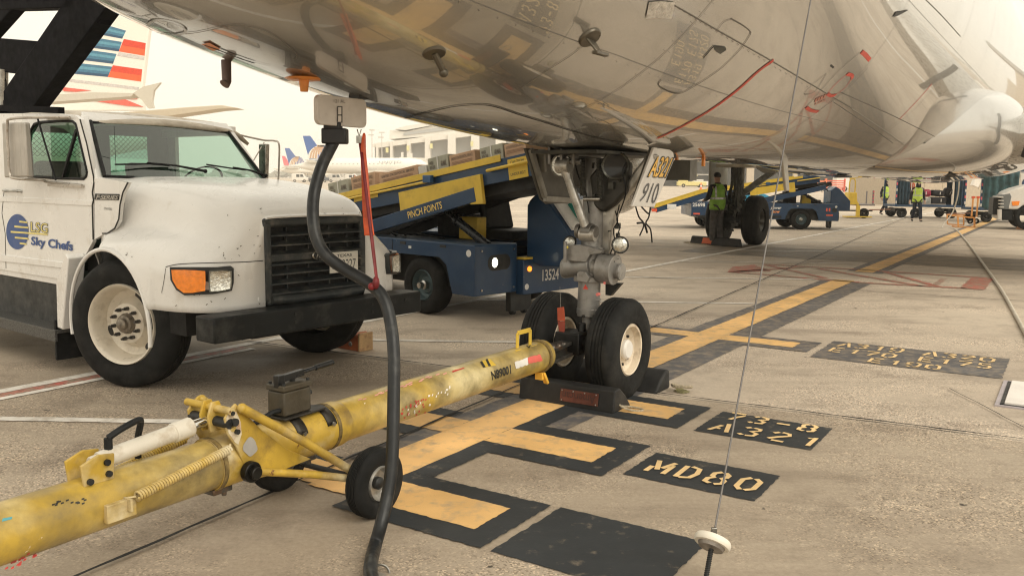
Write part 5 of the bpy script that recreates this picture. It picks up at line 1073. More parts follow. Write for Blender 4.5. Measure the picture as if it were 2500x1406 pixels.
# ---------------------------------------------------------------- towbar
TY = pm('towbar_yellow', (.52, .35, .055), .40, 0, var=.12, sc=3, coat=.1, dirt=((.20, .15, .06), .50, 4.5), chips=((.80, .74, .60), .31, 14), streak=((.66, .56, .30), .48, 1.6, (1, 1, 1)))
TYR = pm('towbar_yellow_worn', (.50, .33, .045), .45, 0, var=.14, sc=5, dirt=((.17, .11, .04), .42, 7), chips=((.15, .06, .02), .35, 9), streak=((.62, .54, .36), .44, 4, (1, 1, 1)))
tb = thing('towbar', AF, 'long worn yellow aircraft towbar on two small wheels, hooked to the nose gear', 'towbar')
TZ = lambda x: .372+(.395-.372)*(x+4.3)/3.6
k = MB(); k.cyl((-2.75, 0, TZ(-2.75)), (-.66, 0, TZ(-.66)), .104, n=48); bar_ = k.build('bar_tube', TY, tb)
k = MB(); k.lathe((-3.46, 0, TZ(-3.46)), (1, 0, .006), [(.0, 0), (.112, 0), (.113, .02), (.113, .76), (.106, .79), (0, .79)], 48); k.build('bar_sleeve', TYR, tb, smooth=40)
k = MB(); k.cyl((-6.2, 0, TZ(-6.2)), (-3.44, 0, TZ(-3.44)), .106, n=48); k.build('bar_tube', TY, tb)
for x in (-3.46, -2.78, -.74): k = MB(); k.lathe((x, 0, TZ(x)), (1, 0, 0), [(.106, 0), (.117, .002), (.117, .022), (.106, .026)], 48); k.build('weld_ring', pm('weld_dark', (.20, .14, .05), .6, var=.4, sc=30), tb)
# tow head
HD = pm('tow_head_steel', (.10, .095, .085), .45, .7, var=.4, sc=14, dirt=((.25, .13, .06), .36, 12))
k = MB(); k.prism([(-.66, -.085, .44), (-.38, -.055, .44), (-.28, -.04, .44), (-.28, .04, .44), (-.38, .055, .44), (-.66, .085, .44)], (0, 0, -.025)); k.prism([(-.66, -.085, .36), (-.30, -.05, .36), (-.30, .05, .36), (-.66, .085, .36)], (0, 0, -.025)); k.box((-.66, -.02, .33), (-.34, .02, .42))
hd = k.build('tow_head', HD, tb, bevel=.004)
for x in (-.60, -.52, -.45): k = MB(); k.cyl((x, -.05, .44), (x, -.05, .452), .013, n=6); k.build('bolt', STEEL, hd)
k = MB(); k.box((-.32, -.10, .34), (-.12, .10, .50)); k.cyl((-.22, -.14, .42), (-.22, .14, .42), .05); k.cyl((-.20, -.06, .44), (-.18, -.05, .56), .03); k.build('tow_latch', pm('oily_black', (.012, .012, .012), .4, .4, var=.5, sc=20), tb, bevel=.01)
k = MB(); k.lathe((-.66, 0, TZ(-.66)), (1, 0, 0), [(0, .001), (.09, .001), (.102, -.01)], 40); k.build('end_cap', TYR, tb)
def onT(px, py, lift=.0015):   # spot on the tube's outside
    o = AF.i @ CAM; d = (AF.i.to_3x3() @ ray(px, py)).normalized(); z0 = TZ(-2); cy = V((0, o.y, o.z-z0)); dy = V((0, d.y, d.z)); A_ = dy.dot(dy); B_ = cy.dot(dy); C_ = cy.dot(cy)-(.106+lift)**2; q = B_*B_-A_*C_
    t = (-B_-math.sqrt(max(q, 0)))/A_; p = o+d*t; p.z += TZ(p.x)-z0; return p
def Tq(bl, br, tl, tr, lift=.0015): return lambda u, v: onT(bl[0]*(1-u)*(1-v)+br[0]*u*(1-v)+tl[0]*(1-u)*v+tr[0]*u*v, bl[1]*(1-u)*(1-v)+br[1]*u*(1-v)+tl[1]*(1-u)*v+tr[1]*u*v, lift)
def Tpatch(nm, q, mat, n=8, lift=.0012, jag=0):
    f = Tq(*q, lift); k = MB(); rows = []
    for j in range(n+1):
        rows.append([f(i/n, (j/n)*(1-(random.uniform(0, jag) if j == n else 0))+(random.uniform(0, jag) if j == 0 else 0)) for i in range(n+1)])
    k.grid(rows); return k.build(nm, mat, bar_)
DK = pm('stencil_black', (.03, .028, .022), .6, var=.4, sc=30)
k = MB(); text(k, 'N89001', Tq((1202, 930), (1248, 914), (1198, 908), (1247, 892)), bold=.03); k.build('lettering', DK, bar_, smooth=0)
Tpatch('reflective_tape', ((1260, 903), (1290, 893), (1256, 885), (1288, 874)), pm('tape_white', (.78, .76, .72), .4), jag=.12); Tpatch('reflective_tape', ((1291, 892), (1326, 884), (1288, 874), (1318, 866)), pm('tape_red', (.72, .13, .10), .4), jag=.15)
Tpatch('hazard_label', ((1185, 897), (1212, 893), (1172, 883), (1196, 877)), YELP)
for dx in (0, 13): Tpatch('hazard_stripe', ((1180+dx, 898-dx*.2), (1186+dx, 897-dx*.2), (1172+dx, 884-dx*.4), (1177+dx, 882-dx*.4)), DK, 3, .0022)
k = MB(); text(k, 'V', Tq((1286, 853), (1298, 851), (1284, 846), (1296, 844)), bold=.03); k.build('lettering', DK, bar_, smooth=0)
RS = pm('red_scratch', (.55, .06, .05), .5)
Tpatch('red_scuff', ((1105, 910), (1134, 900), (1104, 905), (1133, 897)), RS, 8, .001, .4)
for i in range(26):
    x = random.uniform(975, 1040); y = 975+(1040-x)*.25+random.uniform(-6, 30); Tpatch('red_scuff', ((x, y+5), (x+3, y+4), (x+1, y), (x+4, y-1)), RS, 2, .001)
for i in range(22):
    x = random.uniform(990, 1100); y = 1010-(x-990)*.62+random.uniform(-14, 14); Tpatch('paint_chip', ((x, y+5), (x+3, y+4), (x+1, y), (x+4, y-1)), pm('chip_white', (.82, .78, .7), .5), 2, .001)
for i in range(18):
    t = random.random(); x = 870+t*240; y = 975-(x-870)*.30+random.uniform(-2, 3)-random.random()*3; Tpatch('red_scuff', ((x, y+3), (x+9, y), (x, y), (x+9, y-3)), pm('pink_scuff', (.72, .36, .30), .5), 2, .001)
for i in range(16):
    x = random.uniform(10, 90); y = 1380-(x-10)*.55+random.uniform(-12, 6); Tpatch('red_scuff', ((x, y+5), (x+8, y+2), (x+2, y), (x+9, y-4)), RS, 2, .001)
for i in range(14):
    x = random.uniform(125, 205); y = 1222-(x-125)*.12+random.uniform(-8, 6); Tpatch('label_remnant', ((x, y+4), (x+7, y+2), (x, y), (x+7, y-2)), DK, 2, .001)
Tpatch('blue_label', ((4, 1262), (28, 1256), (6, 1254), (30, 1250)), pm('label_blue', (.1, .35, .4), .5), 3)
# carrying handle
k = MB(); pts = [(-1.02, -.02, .50), (-1.02, -.02, .60), (-.86, -.02, .60), (-.86, -.02, .49)]
for i in range(3): k.bar(pts[i], pts[i+1], .03, .008, (0, 1, 0))
k.box((-1.06, -.04, .486), (-1.0, .0, .494)); k.box((-.87, -.04, .484), (-.80, .0, .492)); k.build('handle', YELP, tb, bevel=.002)
k = MB(); k.box((-.76, -.06, .24), (-.72, .0, .29)); k.bar((-.74, -.05, .29), (-.70, -.06, .21), .04, .02); k.build('tag_lug', pm('orange_yellow', (.85, .48, .06), .45), tb, bevel=.004)
# axle yoke: side plates, cross bars, braces, wheels
def TY_(px, py, y): return AF.Y(px, py, y)
plate = [(576, 985), (562, 1000), (549, 1022), (556, 1060), (577, 1090), (600, 1146), (622, 1170), (660, 1160), (760, 1120), (700, 1095), (640, 1050)]
k = MB(); k.prism([TY_(*p, -.115) for p in plate], (0, .012, 0)); sp = k.build('yoke_plate', TYR, tb, bevel=.003, label='near yoke plate with a bare grey patch')
k = MB(); c0 = (611, 1090); k.poly([TY_(c0[0]+17*math.cos(R(a))*(1+.12*math.sin(a*.05)), c0[1]+22*math.sin(R(a))*(1+.1*math.cos(a*.07)), -.118) for a in range(0, 360, 15)]); k.build('bare_patch', pm('bare_grey', (.42, .40, .37), .5, var=.15), sp, smooth=0)
k = MB(); k.poly([TY_(*p, -.117) for p in ((552, 1020), (562, 1002), (577, 1004), (588, 1030), (590, 1060), (582, 1085), (574, 1080), (558, 1056))]); k.build('faded_patch', pm('faded_cream', (.70, .62, .46), .5, var=.15, dirt=((.3, .12, .04), .42, 20)), sp, smooth=0)
for x, y, r_ in ((564, 1008, .010), (571, 1030, .017), (577, 1053, .011)): k = MB(); p = TY_(x, y, -.12); k.cyl(p, p+V((0, -.014, 0)), r_, n=12); k.build('bolt', DARK, sp)
p = TY_(606, 1149, -.12); k = MB(); k.cyl(p, p+V((0, -.035, 0)), .045, n=24); k.cyl(p+V((0, -.035, 0)), p+V((0, -.06, 0)), .028, n=16); k.build('pivot', pm('greasy_black', (.015, .014, .012), .35, .4, var=.5), sp, bevel=.004)
dxy = TY_(440, 1000, .19)-TY_(440, 1000, .19); far = [V((p.x, .12, p.z)) for p in [TY_(*q, -.115) for q in plate]]
k = MB(); k.prism(far, (0, .012, 0)); k.build('yoke_plate', TYR, tb, bevel=.003, label='far yoke plate')
cx = TY_(560, 1003, -.115); cx2 = TY_(568, 1040, -.115)
k = MB(); k.cyl(V((cx.x, -.13, cx.z)), V((cx.x, .16, cx.z)), .016); k.cyl(V((cx2.x, -.12, cx2.z-.01)), V((cx2.x, .14, cx2.z-.01)), .014)
k.build('cross_bar', TYR, tb)
k = MB(); k.cyl(V((cx.x+.0, -.12, cx.z-.055)), V((cx.x, .13, cx.z-.055)), .022); k.build('dark_pin', DARK, tb)
for y in (-.03, .02): k = MB(); k.prism([(cx.x-.02, y, cx.z+.028), (cx.x+.02, y, cx.z+.028), (cx.x+.05, y, cx.z-.04), (cx.x+.03, y, cx.z-.10), (cx.x-.03, y, cx.z-.10), (cx.x-.04, y, cx.z-.03)], (0, .012, 0)); k.build('clevis_plate', TYR, tb, bevel=.003)
for s in (-1, 1):
    q0 = TY_(585, 995, -.115); q0 = V((q0.x, s*.13, q0.z)); q1 = V((-2.79, s*.27, .185)); k = MB(); k.tube([q0, q0.lerp(q1, .5)+V((0, 0, .01)), q1], .020, 12); k.ball(q0, .022); k.build('brace_tube', TYR, tb)
    q0 = TY_(612, 1150, -.115); q0 = V((q0.x+.02, s*.15, q0.z)); k = MB(); k.tube([q0, q0.lerp(q1, .5), q1+V((0, 0, -.012))], .018, 12); k.build('brace_tube', TYR, tb)
    k = MB(); k.lathe((-2.765, s*.325, .165), (0, 1, 0), tyre_prof(.168, .10, .085, 5), 40)
    w_ = k.build('wheel', RUB, tb, smooth=40)
    k = MB(); k.lathe((-2.765, s*.325, .165), (0, -1, 0), [(.086, .035), (.08, .048), (.074, .03), (.06, .01), (.0, .008)], 32); k.build('rim', pm('small_rim', (.5, .48, .44), .35, .6, var=.25, dirt=((.08, .07, .06), .42, 20)), w_, smooth=40)
    k = MB(); k.lathe((-2.765, s*.325, .165), (0, -1, 0), [(.03, .01), (.03, .03), (.018, .04), (0, .042)], 16)
    k.build('hub', DARK, w_)
    k = MB()
k = MB(); k.cyl((-2.765, -.3, .165), (-2.765, .3, .165), .014); k.build('axle', DARK, tb)
# hydraulic ram along the top
WR = pm('ram_cream', (.62, .58, .50), .4, 0, var=.05, dirt=((.35, .27, .18), .33, 10), chips=((.25, .18, .1), .3, 22))
b0 = TY_(228, 1135, -.02); b1 = TY_(520, 1025, -.02)
b1 = V((b1.x, 0.0, b1.z)); b0 = V((b0.x, 0.0, b0.z)); dr = (b1-b0)
k = MB(); k.tube([b0+dr*.06, b0+dr*.72], .035, 24); k.tube([b0+dr*.66, b0+dr*.82], .041, 24); k.tube([b0, b0+dr*.08], .028, 16); k.build('ram_body', WR, tb, bevel=.004)
k = MB(); k.tube([b0+dr*.80, b1], .022, 20); k.build('ram_rod', pm('chrome', (.7, .7, .68), .08, 1), tb)
k = MB(); q = b0+dr*.14; k.tube([q+V((0, 0, .03)), q+V((0, 0, .075))], .016, 10); k.tube(spline([q+V((0, 0, .075)), q+V((.05, -.01, .10)), q+V((.13, 0, .115)), q+V((.16, .03, .09)), q+V((.165, .06, .02)), q+V((.17, .07, -.06))], 6), .013, 10); k.build('ram_hose', BLK, tb)
k = MB(); q = b0
for y in (-.055, .043): k.prism([(q.x-.06, y, TZ(q.x)+.09), (q.x+.06, y, TZ(q.x)+.09), (q.x+.065, y, q.z+.035), (q.x-.0, y, q.z+.045), (q.x-.07, y, q.z+.02)], (0, .012, 0)); 
k.build('ram_bracket', TYR, tb, bevel=.003)
k = MB()
for x, z in ((.03, .01), (.035, -.035), (-.04, -.045)): k = MB(); k.cyl((q.x+x, -.056, q.z+z), (q.x+x, -.068, q.z+z), .012, n=12); k.build('bracket_bolt', DARK, tb)
def helix(p, q, r, turns, wr, y=0):
    p, q = V(p), V(q); x, y_, d = ortho(q-p); n = int(turns*10); return [p.lerp(q, i/n)+x*math.cos(2*PI*turns*i/n)*r+y_*math.sin(2*PI*turns*i/n)*r for i in range(n+1)]
s0 = TY_(333, 1212, -.14); s1 = TY_(560, 1097, -.14)
for sg, lab in ((1, 'near return spring'), (-1, 'far return spring')):
    a = V((s0.x, s0.y*sg, s0.z)); c = V((s1.x, s1.y*sg, s1.z)); k = MB(); k.tube(helix(a, c, .0165, 38, 0), .0052, 6); k.tube([a-(c-a)*.06+V((0, .03*sg, .0)), a], .005, 6); k.tube([c, c+(c-a)*.05+V((0, .02*sg, .01))], .005, 6); k.build('spring', TYR, tb, smooth=60, label=lab, recalc=False)
p = TY_(320, 1230, -.12); k = MB(); k.box((p.x-.10, -.125, TZ(p.x)-.05), (p.x+.02, -.10, TZ(p.x)+.02)); k.box((p.x-.02, -.15, p.z-.02), (p.x-.01, -.10, p.z+.03)); k.build('spring_bracket', TYR, tb, bevel=.003)
for x in (-3.42, -2.92): k = MB(); k.box((x-.05, -.05, TZ(x)-.125), (x+.05, .05, TZ(x)-.10)); k.cyl((x+.02, -.03, TZ(x)-.145), (x+.02, -.03, TZ(x)-.12), .012, n=6); k.build('underside_lug', HD, tb, bevel=.004)
# hand pump on its saddle
PB = pm('pump_dirty_yellow', (.085, .068, .042), .5, .1, var=.3, sc=9, dirt=((.05, .045, .035), .52, 9), bump=(.4, 30))
q = TY_(718, 985, -.03); px_, pz = q.x, q.z; zt_ = TZ(px_)+.125
k = MB(); k.box((px_-.085, -.055, zt_), (px_+.085, .055, zt_+.115)); pb = k.build('pump_body', PB, tb, bevel=.008)
k = MB(); k.box((px_-.09, -.06, zt_+.117), (px_+.09, .06, zt_+.145)); k.build('pump_lid', PB, pb, bevel=.005)
k = MB()
for x, y in ((-.075, -.045), (.075, -.045), (-.075, .045), (.075, .045)): k.cyl((px_+x, y, zt_+.145), (px_+x, y, zt_+.155), .008, n=8)
k.cyl((px_+.02, .0, zt_+.145), (px_+.02, 0, zt_+.175), .014, n=12); k.cyl((px_+.085, -.03, zt_+.08), (px_+.105, -.03, zt_+.08), .012, n=10); k.build('pump_bolt', DARK, pb)
PH = pm('handle_black', (.010, .011, .012), .3, .1, var=.3)
h0 = V((px_-.07, -.01, zt_+.17)); h1 = AF.Y(812, 884, -.01)
k = MB(); k.box(h0-V((.02, .018, .04)), h0+V((.02, .018, .02))); k.bar(h0, h0.lerp(h1, .42), .03, .03); k.tube([h0.lerp(h1, .35), h0.lerp(h1, .68)], .010, 10); k.build('pump_handle', PH, tb, bevel=.003); k = MB(); k.tube([h0.lerp(h1, .66), h1], .014, 14); k.build('handle_grip', PH, tb, bevel=.002)
k = MB(); k.box((px_-.10, -.075, zt_-.012), (px_+.16, .075, zt_-.001)); k.build('pump_saddle', pm('saddle_black', (.04, .036, .03), .45, .4, var=.4), tb, bevel=.003)
for x in (px_-.02, px_+.17):
    k = MB(); rows = []
    for i in range(13): a = R(20+140*i/12); rows.append([V((x-.03, .118*math.cos(a), TZ(x)+.118*math.sin(a))), V((x+.03, .118*math.cos(a), TZ(x)+.118*math.sin(a)))])
    k.grid(rows); k.build('clamp_band', pm('saddle_black', (.04, .036, .03)), tb, solid=.006); k = MB(); k.cyl((x, -.112, TZ(x)+.045), (x, -.122, TZ(x)+.045), .010, n=8); k.build('bolt', STEEL, tb)
k = MB(); k.tube(spline([(px_-.09, -.03, zt_+.03), (px_-.14, -.03, zt_+.03), (px_-.20, -.01, zt_+.0), (px_-.26, .02, zt_-.01)], 6), .012, 8); k.build('pump_hose', BLK, tb)
# ---------------------------------------------------------------- power cable and streamers
cab = thing('power_cable', Frame(*G(905, 1450)[:2], 0), 'thick black ground power cable hanging from the open service panel to the ground', 'cable')
ci = cab.matrix_world.inverted()
def CP(px, py, Y): return ci @ D(px, py, Y)
pe = (AF.m @ mid); d0 = pe.y
cp_ = [(822, 330, d0+.02), (812, 352, d0), (790, 395, d0-.02), (776, 435, d0-.05), (766, 480, d0-.08), (764, 530, d0-.12), (772, 580, d0-.15), (795, 622, d0-.18), (838, 655, d0-.2), (888, 684, d0-.24), (925, 712, d0-.28), (945, 750, d0-.32), (957, 810, d0-.36), (962, 880, d0-.42), (961, 980, d0-.48), (959, 1080, d0-.54), (955, 1150, d0-.58), (945, 1215, d0-.62), (930, 1280, d0-.68), (916, 1330, d0-.72)]
CBL = pm('cable_rubber', (.012, .014, .016), .40, 0, var=.25, sc=14, dirt=((.07, .07, .065), .34, 10))
k = MB(); pts = [CP(*q) for q in cp_]; pts += [ci @ G(906, 1372, .05), ci @ G(906, 1405, .034), ci @ G(922, 1450, .034), ci @ G(975, 1520, .034), ci @ G(1080, 1640, .034)]; k.tube(spline(pts, 6), .029, 18); k.build('cable', CBL, cab, smooth=60)
k = MB(); q = CP(819, 329, d0+.0); k.box(q+V((-.062, -.04, -.045)), q+V((.058, .04, .03))); k.box(q+V((-.052, -.035, .02)), q+V((.03, .035, .06))); k.build('plug', pm('plug_black', (.015, .015, .017), .5, var=.3, bump=(.3, 30)), cab, bevel=.008)
RB = pm('red_ribbon', (.70, .11, .03), .45, 0, var=.22, sc=12, dirt=((.25, .04, .02), .42, 8)); DRB = pm('dark_red_ribbon', (.17, .012, .016), .5, var=.3, sc=14)
st = thing('warning_streamer', Frame(*G(910, 1000)[:2], 0), 'orange red warning streamer with a metal clip, knotted round the black cable', 'streamer'); si = st.matrix_world.inverted()
def ribbon(mb, pts, Y, w0, w1, twist=0):
    sp_ = spline([V((*p, 0)) for p in pts], 6); n = len(sp_); rows = []
    for i, p in enumerate(sp_):
        t = i/(n-1); w_ = w0+(w1-w0)*t**.5; d = Y(t) if callable(Y) else Y; c = si @ D(p.x, p.y, d); tw = twist*t+.15*math.sin(9*t); rows.append([c+V((-w_*math.cos(tw), -w_*math.sin(tw), 0)), c+V((w_*math.cos(tw), w_*math.sin(tw), 0))])
    mb.grid(rows)
k = MB(); ribbon(k, [(889, 325), (887, 370), (890, 420), (893, 470), (897, 530), (902, 575)], lambda t: d0-.02-.10*t, .004, .024); k.build('ribbon', RB, st, solid=.002)
k = MB(); ribbon(k, [(878, 345), (882, 370), (886, 400), (900, 520), (910, 600), (916, 650), (921, 690)], lambda t: d0-.0-.24*t, .006, .009, .8); k.build('ribbon', DRB, st, solid=.002)
k = MB(); c = si @ D(918, 690, d0-.30); k.ball(c, .024, 12, .7, 1, 1.3); k.ball(c+V((-.02, 0, -.018)), .018); k.build('knot', DRB, st)
k = MB(); c = si @ D(877, 332, d0-.01); k.tube([si @ D(872, 316, d0), c+V((-.004, 0, .01)), c], .003, 6); k.tube([si @ D(882, 316, d0), c+V((.004, 0, .01)), c], .003, 6); k.box(c+V((-.014, -.006, -.035)), c+V((.012, .006, .0))); k.build('clip', STEEL, st, bevel=.002)
# cable clamp at the bottom edge
p = G(925, 1440); cl = thing('cable_clamp', Frame(p.x, p.y, 0), 'chrome ring clamp beside the foot of the black cable', 'clamp'); p2 = cl.matrix_world.inverted()
k = MB(); c = p2 @ D(930, 1402, 3.42); k.tube([c+V((.035*math.cos(R(a)), -.0+.01*math.sin(R(a)), .038*math.sin(R(a)))) for a in range(-50, 231, 14)], .005, 8); k.build('ring', STEEL, cl); k = MB(); k.lathe(c+V((-.002, -.03, -.035)), (0, -.3, 1), [(.0, .05), (.03, .045), (.034, .03), (.034, -.08), (0, -.08)], 24); k.build('cap', pm('clamp_cap', (.6, .56, .5), .35, .8), cl); k = MB(); k.cyl(c+V((.036, 0, -.03)), c+V((.05, 0, -.03)), .008); k.build('screw', STEEL, cl)
# ---------------------------------------------------------------- weighted line hanging from the fuselage
g0 = G(1716, 1452); hp, hn = onf(1984, -25); top = AF.m @ hp; WFm = Matrix.Translation(g0); wl_ = thing('weighted_line', WFm, 'thin grey line with a white disc and threaded rod, hanging before the painted plates', 'line'); wi = WFm.inverted()
def ron(px, py, t):   # spot along the straight line g0 -> top nearest the pixel ray
    return wi @ (g0.lerp(top, t))
def tfor(py):
    lo, hi = 0, 1
    for _ in range(40):
        m_ = (lo+hi)/2; p = g0.lerp(top, m_)-CAM; y = p.dot(_cy)/p.dot(_fw); pyy = 703-CF*y
        if pyy > py: lo = m_
        else: hi = m_
    return lo
ax = (top-g0).normalized()
k = MB(); k.tube([wi @ g0.lerp(top, tfor(1290)), wi @ top], .0042, 8); k.build('line', pm('line_grey', (.16, .15, .145), .5, .3), wl_)
c = wi @ g0.lerp(top, tfor(1322)); tl = (ax+V((.12, -.02, 0))).normalized()
k = MB(); k.lathe(c, tl, [(.03, .008), (.056, .010), (.060, .016), (.070, .015), (.0745, .006), (.0745, -.006), (.070, -.014), (.03, -.014)], 48); k.build('disc', pm('nylon_white', (.80, .75, .65), .45, var=.05, dirt=((.6, .45, .3), .36, 12)), wl_, smooth=40)
k = MB(); k.lathe(c, tl, [(0, .009), (.045, .009), (.057, .0105)], 32); k.lathe(c, tl, [(0, -.030), (.050, -.028), (.056, -.013), (0, -.013)], 32); k.build('washer', pm('grey_washer', (.30, .27, .24), .5, .4, var=.2, sc=20), wl_, smooth=40)
k = MB(); k.tube([c, c+ax*.03], .009, 10); k.box(c+ax*.03+V((-.011, -.008, 0)), c+ax*.03+V((.011, .008, .03))); k.build('ferrule', STEEL, wl_, bevel=.002)
k = MB(); e = wi @ g0; k.tube([c-ax*.02, e], .0085, 10); k.build('rod', DARK, wl_); k = MB(); k.tube(helix(c-ax*.03, e+(c-e)*.1, .009, 22, 0), .0024, 5); k.build('thread', DARK, wl_, recalc=False)
k = MB(); k.lathe(e+(c-e)*.22, ax, [(0, .006), (.022, .004), (.024, 0), (0, -.004)], 24); k.build('nut', STEEL, wl_)
# ---------------------------------------------------------------- chocks at the nose wheels
CR = pm('chock_rubber', (.018, .018, .018), .65, var=.3, dirt=((.05, .045, .04), .35, 8))
def rope_loop(par, pts, r=.008): k = MB(); k.tube(spline(pts, 6), r, 7); k.build('rope', pm('rope_tan', (.42, .36, .26), .8, var=.25, sc=60, bump=(.8, 90)), par)
c1 = thing('nose_chock', Matrix.Translation(AF.m @ V((-.40, 0, 0))) @ Matrix.Rotation(R(57.5), 4, 'Z'), 'black rubber chock with a riveted rust plate, in front of the nose wheels', 'chock', 'black chocks')
k = MB(); k.prism([(-.07, -.46, 0), (.22, -.46, 0), (.12, -.46, .10), (.03, -.46, .165), (-.05, -.46, .16)], (0, .77, 0)); k.build('block', CR, c1, bevel=.012, segs=3)
PL = pm('rust_plate', (.15, .045, .028), .55, .2, var=.25, dirt=((.12, .05, .03), .4, 25))
k = MB(); k.prism([(-.0725, -.34, .04), (-.0725, -.04, .04), (-.0585, -.04, .125), (-.0585, -.34, .125)], (-.006, 0, 0)); pl_ = k.build('name_plate', PL, c1)
k = MB(); text(k, 'American', lambda u, v: V((-.080+.012*(1-v)*.9, -.32+.26*u, .055+.055*(1-v)))); k.build('lettering', pm('plate_ink', (.06, .025, .02), .6), pl_, smooth=0, recalc=False)
for y in (-.325, -.235, -.145, -.055):
    k = MB(); k.ball((-.072, y, .117), .006, 8); k.build('rivet', STEEL, pl_)
for y in (-.325, -.055): k = MB(); k.ball((-.079, y, .048), .006, 8); k.build('rivet', STEEL, pl_)
rope_loop(c1, [(.02, -.46, .05), (.03, -.49, .03), (.06, -.56, .012), (.10, -.60, .012), (.14, -.57, .012), (.12, -.50, .02), (.06, -.46, .03)])
c2_ = thing('nose_chock', Matrix.Translation(AF.m @ V((.42, 0, 0))) @ Matrix.Rotation(R(57.5), 4, 'Z'), 'black rubber chock with a frayed rope loop, behind the near nose wheel', 'chock', 'black chocks')
k = MB(); k.prism([(.07, -.48, 0), (-.20, -.48, 0), (-.11, -.48, .09), (-.02, -.48, .15), (.05, -.48, .15)], (0, .9, 0)); k.build('block', CR, c2_, bevel=.02, segs=3)
rope_loop(c2_, [(.0, -.52, .05), (.02, -.56, .04), (.05, -.62, .03), (.0, -.68, .05), (-.06, -.66, .06), (-.07, -.58, .05), (-.02, -.53, .05)], .012)
k = MB()
for i in range(26): a = random.uniform(0, 6.3); k.tube([(0, -.55, .035), (random.uniform(-.05, .05), -.60+random.uniform(-.03, .03), .012), (.06*math.cos(a), -.60+.06*math.sin(a), .004)], .003, 4)
k.build('frayed_fibre', pm('fray', (.32, .30, .16), .9), c2_)
cm = thing('main_chock', AF.m @ Matrix.Translation((15.45, 4.5, 0)) @ Matrix.Rotation(R(-20), 4, 'Z'), 'long black chock with an orange label at the main wheels beside the worker', 'chock', 'black chocks')
k = MB(); k.prism([(-.12, -.75, 0), (.12, -.75, 0), (.05, -.75, .2), (-.05, -.75, .2)], (0, 1.5, 0)); k.build('block', CR, cm, bevel=.03, segs=3); k = MB(); k.prism([(-.115, .05, .03), (-.115, .35, .03), (-.062, .35, .17), (-.062, .05, .17)], (-.006, 0, 0)); k.build('label_plate', pm('orange_label', (.62, .12, .04), .5), cm)
rope_loop(cm, [(0, .75, .05), (0, .9, .02), (-.1, .95, .015), (-.2, .6, .012), (-.22, .1, .012)], .012)
# red tag hanging at the nose gear
tg = thing('warning_tag', AF.m @ Matrix.Translation((-.15, .1, 0)), 'rust red warning tag hanging on a wire beside the far nose wheel', 'tag'); ti = (AF.m @ Matrix.Translation((-.15, .1, 0))).inverted()
def GP(px, py): return ti @ (AF.m @ AF.X(px, py, -.30))
k = MB(); q = [GP(*p) for p in ((1361, 751), (1377, 749), (1380, 783), (1362, 783))]; k.prism(q, (-.004, 0, 0)); k.build('tag', pm('tag_red', (.48, .09, .04), .5, var=.2), tg); k = MB(); q = [GP(*p) for p in ((1362, 784), (1380, 784), (1379, 806), (1374, 822), (1366, 812))]; k.prism(q, (-.004, 0, 0)); k.build('tag', pm('tag_dark_red', (.26, .05, .03), .5, var=.2), tg); k = MB(); k.tube([GP(1367, 700), GP(1369, 752)], .0012, 5); k.build('wire', STEEL, tg)
# pale hose crossing the right of the stand
hs = thing('air_hose', Frame(*G(2310, 556)[:2], 0), 'long pale hose running over the concrete at the right and up to the aircraft', 'hose'); hi = hs.matrix_world.inverted()
gp = [G(2300, 557), G(2330, 560), G(2355, 585), G(2385, 625), G(2420, 675), G(2450, 720), G(2480, 775), G(2520, 850), G(2560, 930)]
k = MB(); k.tube(spline([hi @ V((p.x, p.y, .02)) for p in reversed(gp)]+[hi @ D(2325, 520, gp[0].y+.5), hi @ D(2338, 480, gp[0].y+.3), hi @ D(2342, 440, gp[0].y+.1), hi @ D(2341, 425, gp[0].y)], 8), .022, 10); k.build('hose', pm('hose_pale', (.55, .50, .42), .5, var=.1), hs, smooth=60)
# ---------------------------------------------------------------- people
SKIN = pm('skin', (.36, .20, .13), .55, var=.1); HAIRM = pm('dark_hair', (.012, .010, .009), .6, var=.3)
JKT = pm('black_jacket', (.016, .017, .02), .8, var=.35, sc=14); TRS = pm('charcoal_trousers', (.085, .078, .074), .85, var=.3, sc=9, bump=(.6, 14, .02)); TRN = pm('navy_trousers', (.022, .028, .042), .85, var=.3, sc=9, bump=(.6, 14, .02)); SHOE = pm('dark_shoes', (.03, .032, .032), .6, var=.3)
def skin_mesh(name, nodes, edges, mat, parent, sub=2, root=0):
    me = bpy.data.meshes.new(name); me.from_pydata([tuple(n[0]) for n in nodes], edges, [])
    o = bpy.data.objects.new(name, me); COL.objects.link(o); o.modifiers.new('skin', 'SKIN').use_smooth_shade = True
    for i, n in enumerate(nodes):
        sv = me.skin_vertices[0].data[i]; r = n[1]; sv.radius = r if isinstance(r, tuple) else (r, r); sv.use_root = (i == root)
    s = o.modifiers.new('sub', 'SUBSURF'); s.levels = s.render_levels = sub
    dg = bpy.context.evaluated_depsgraph_get(); m2 = bpy.data.meshes.new_from_object(o.evaluated_get(dg)); bpy.data.objects.remove(o)
    m2.materials.clear(); m2.materials.append(mat); m2.shade_smooth(); o = bpy.data.objects.new(name, m2); COL.objects.link(o); o.parent = parent; return o
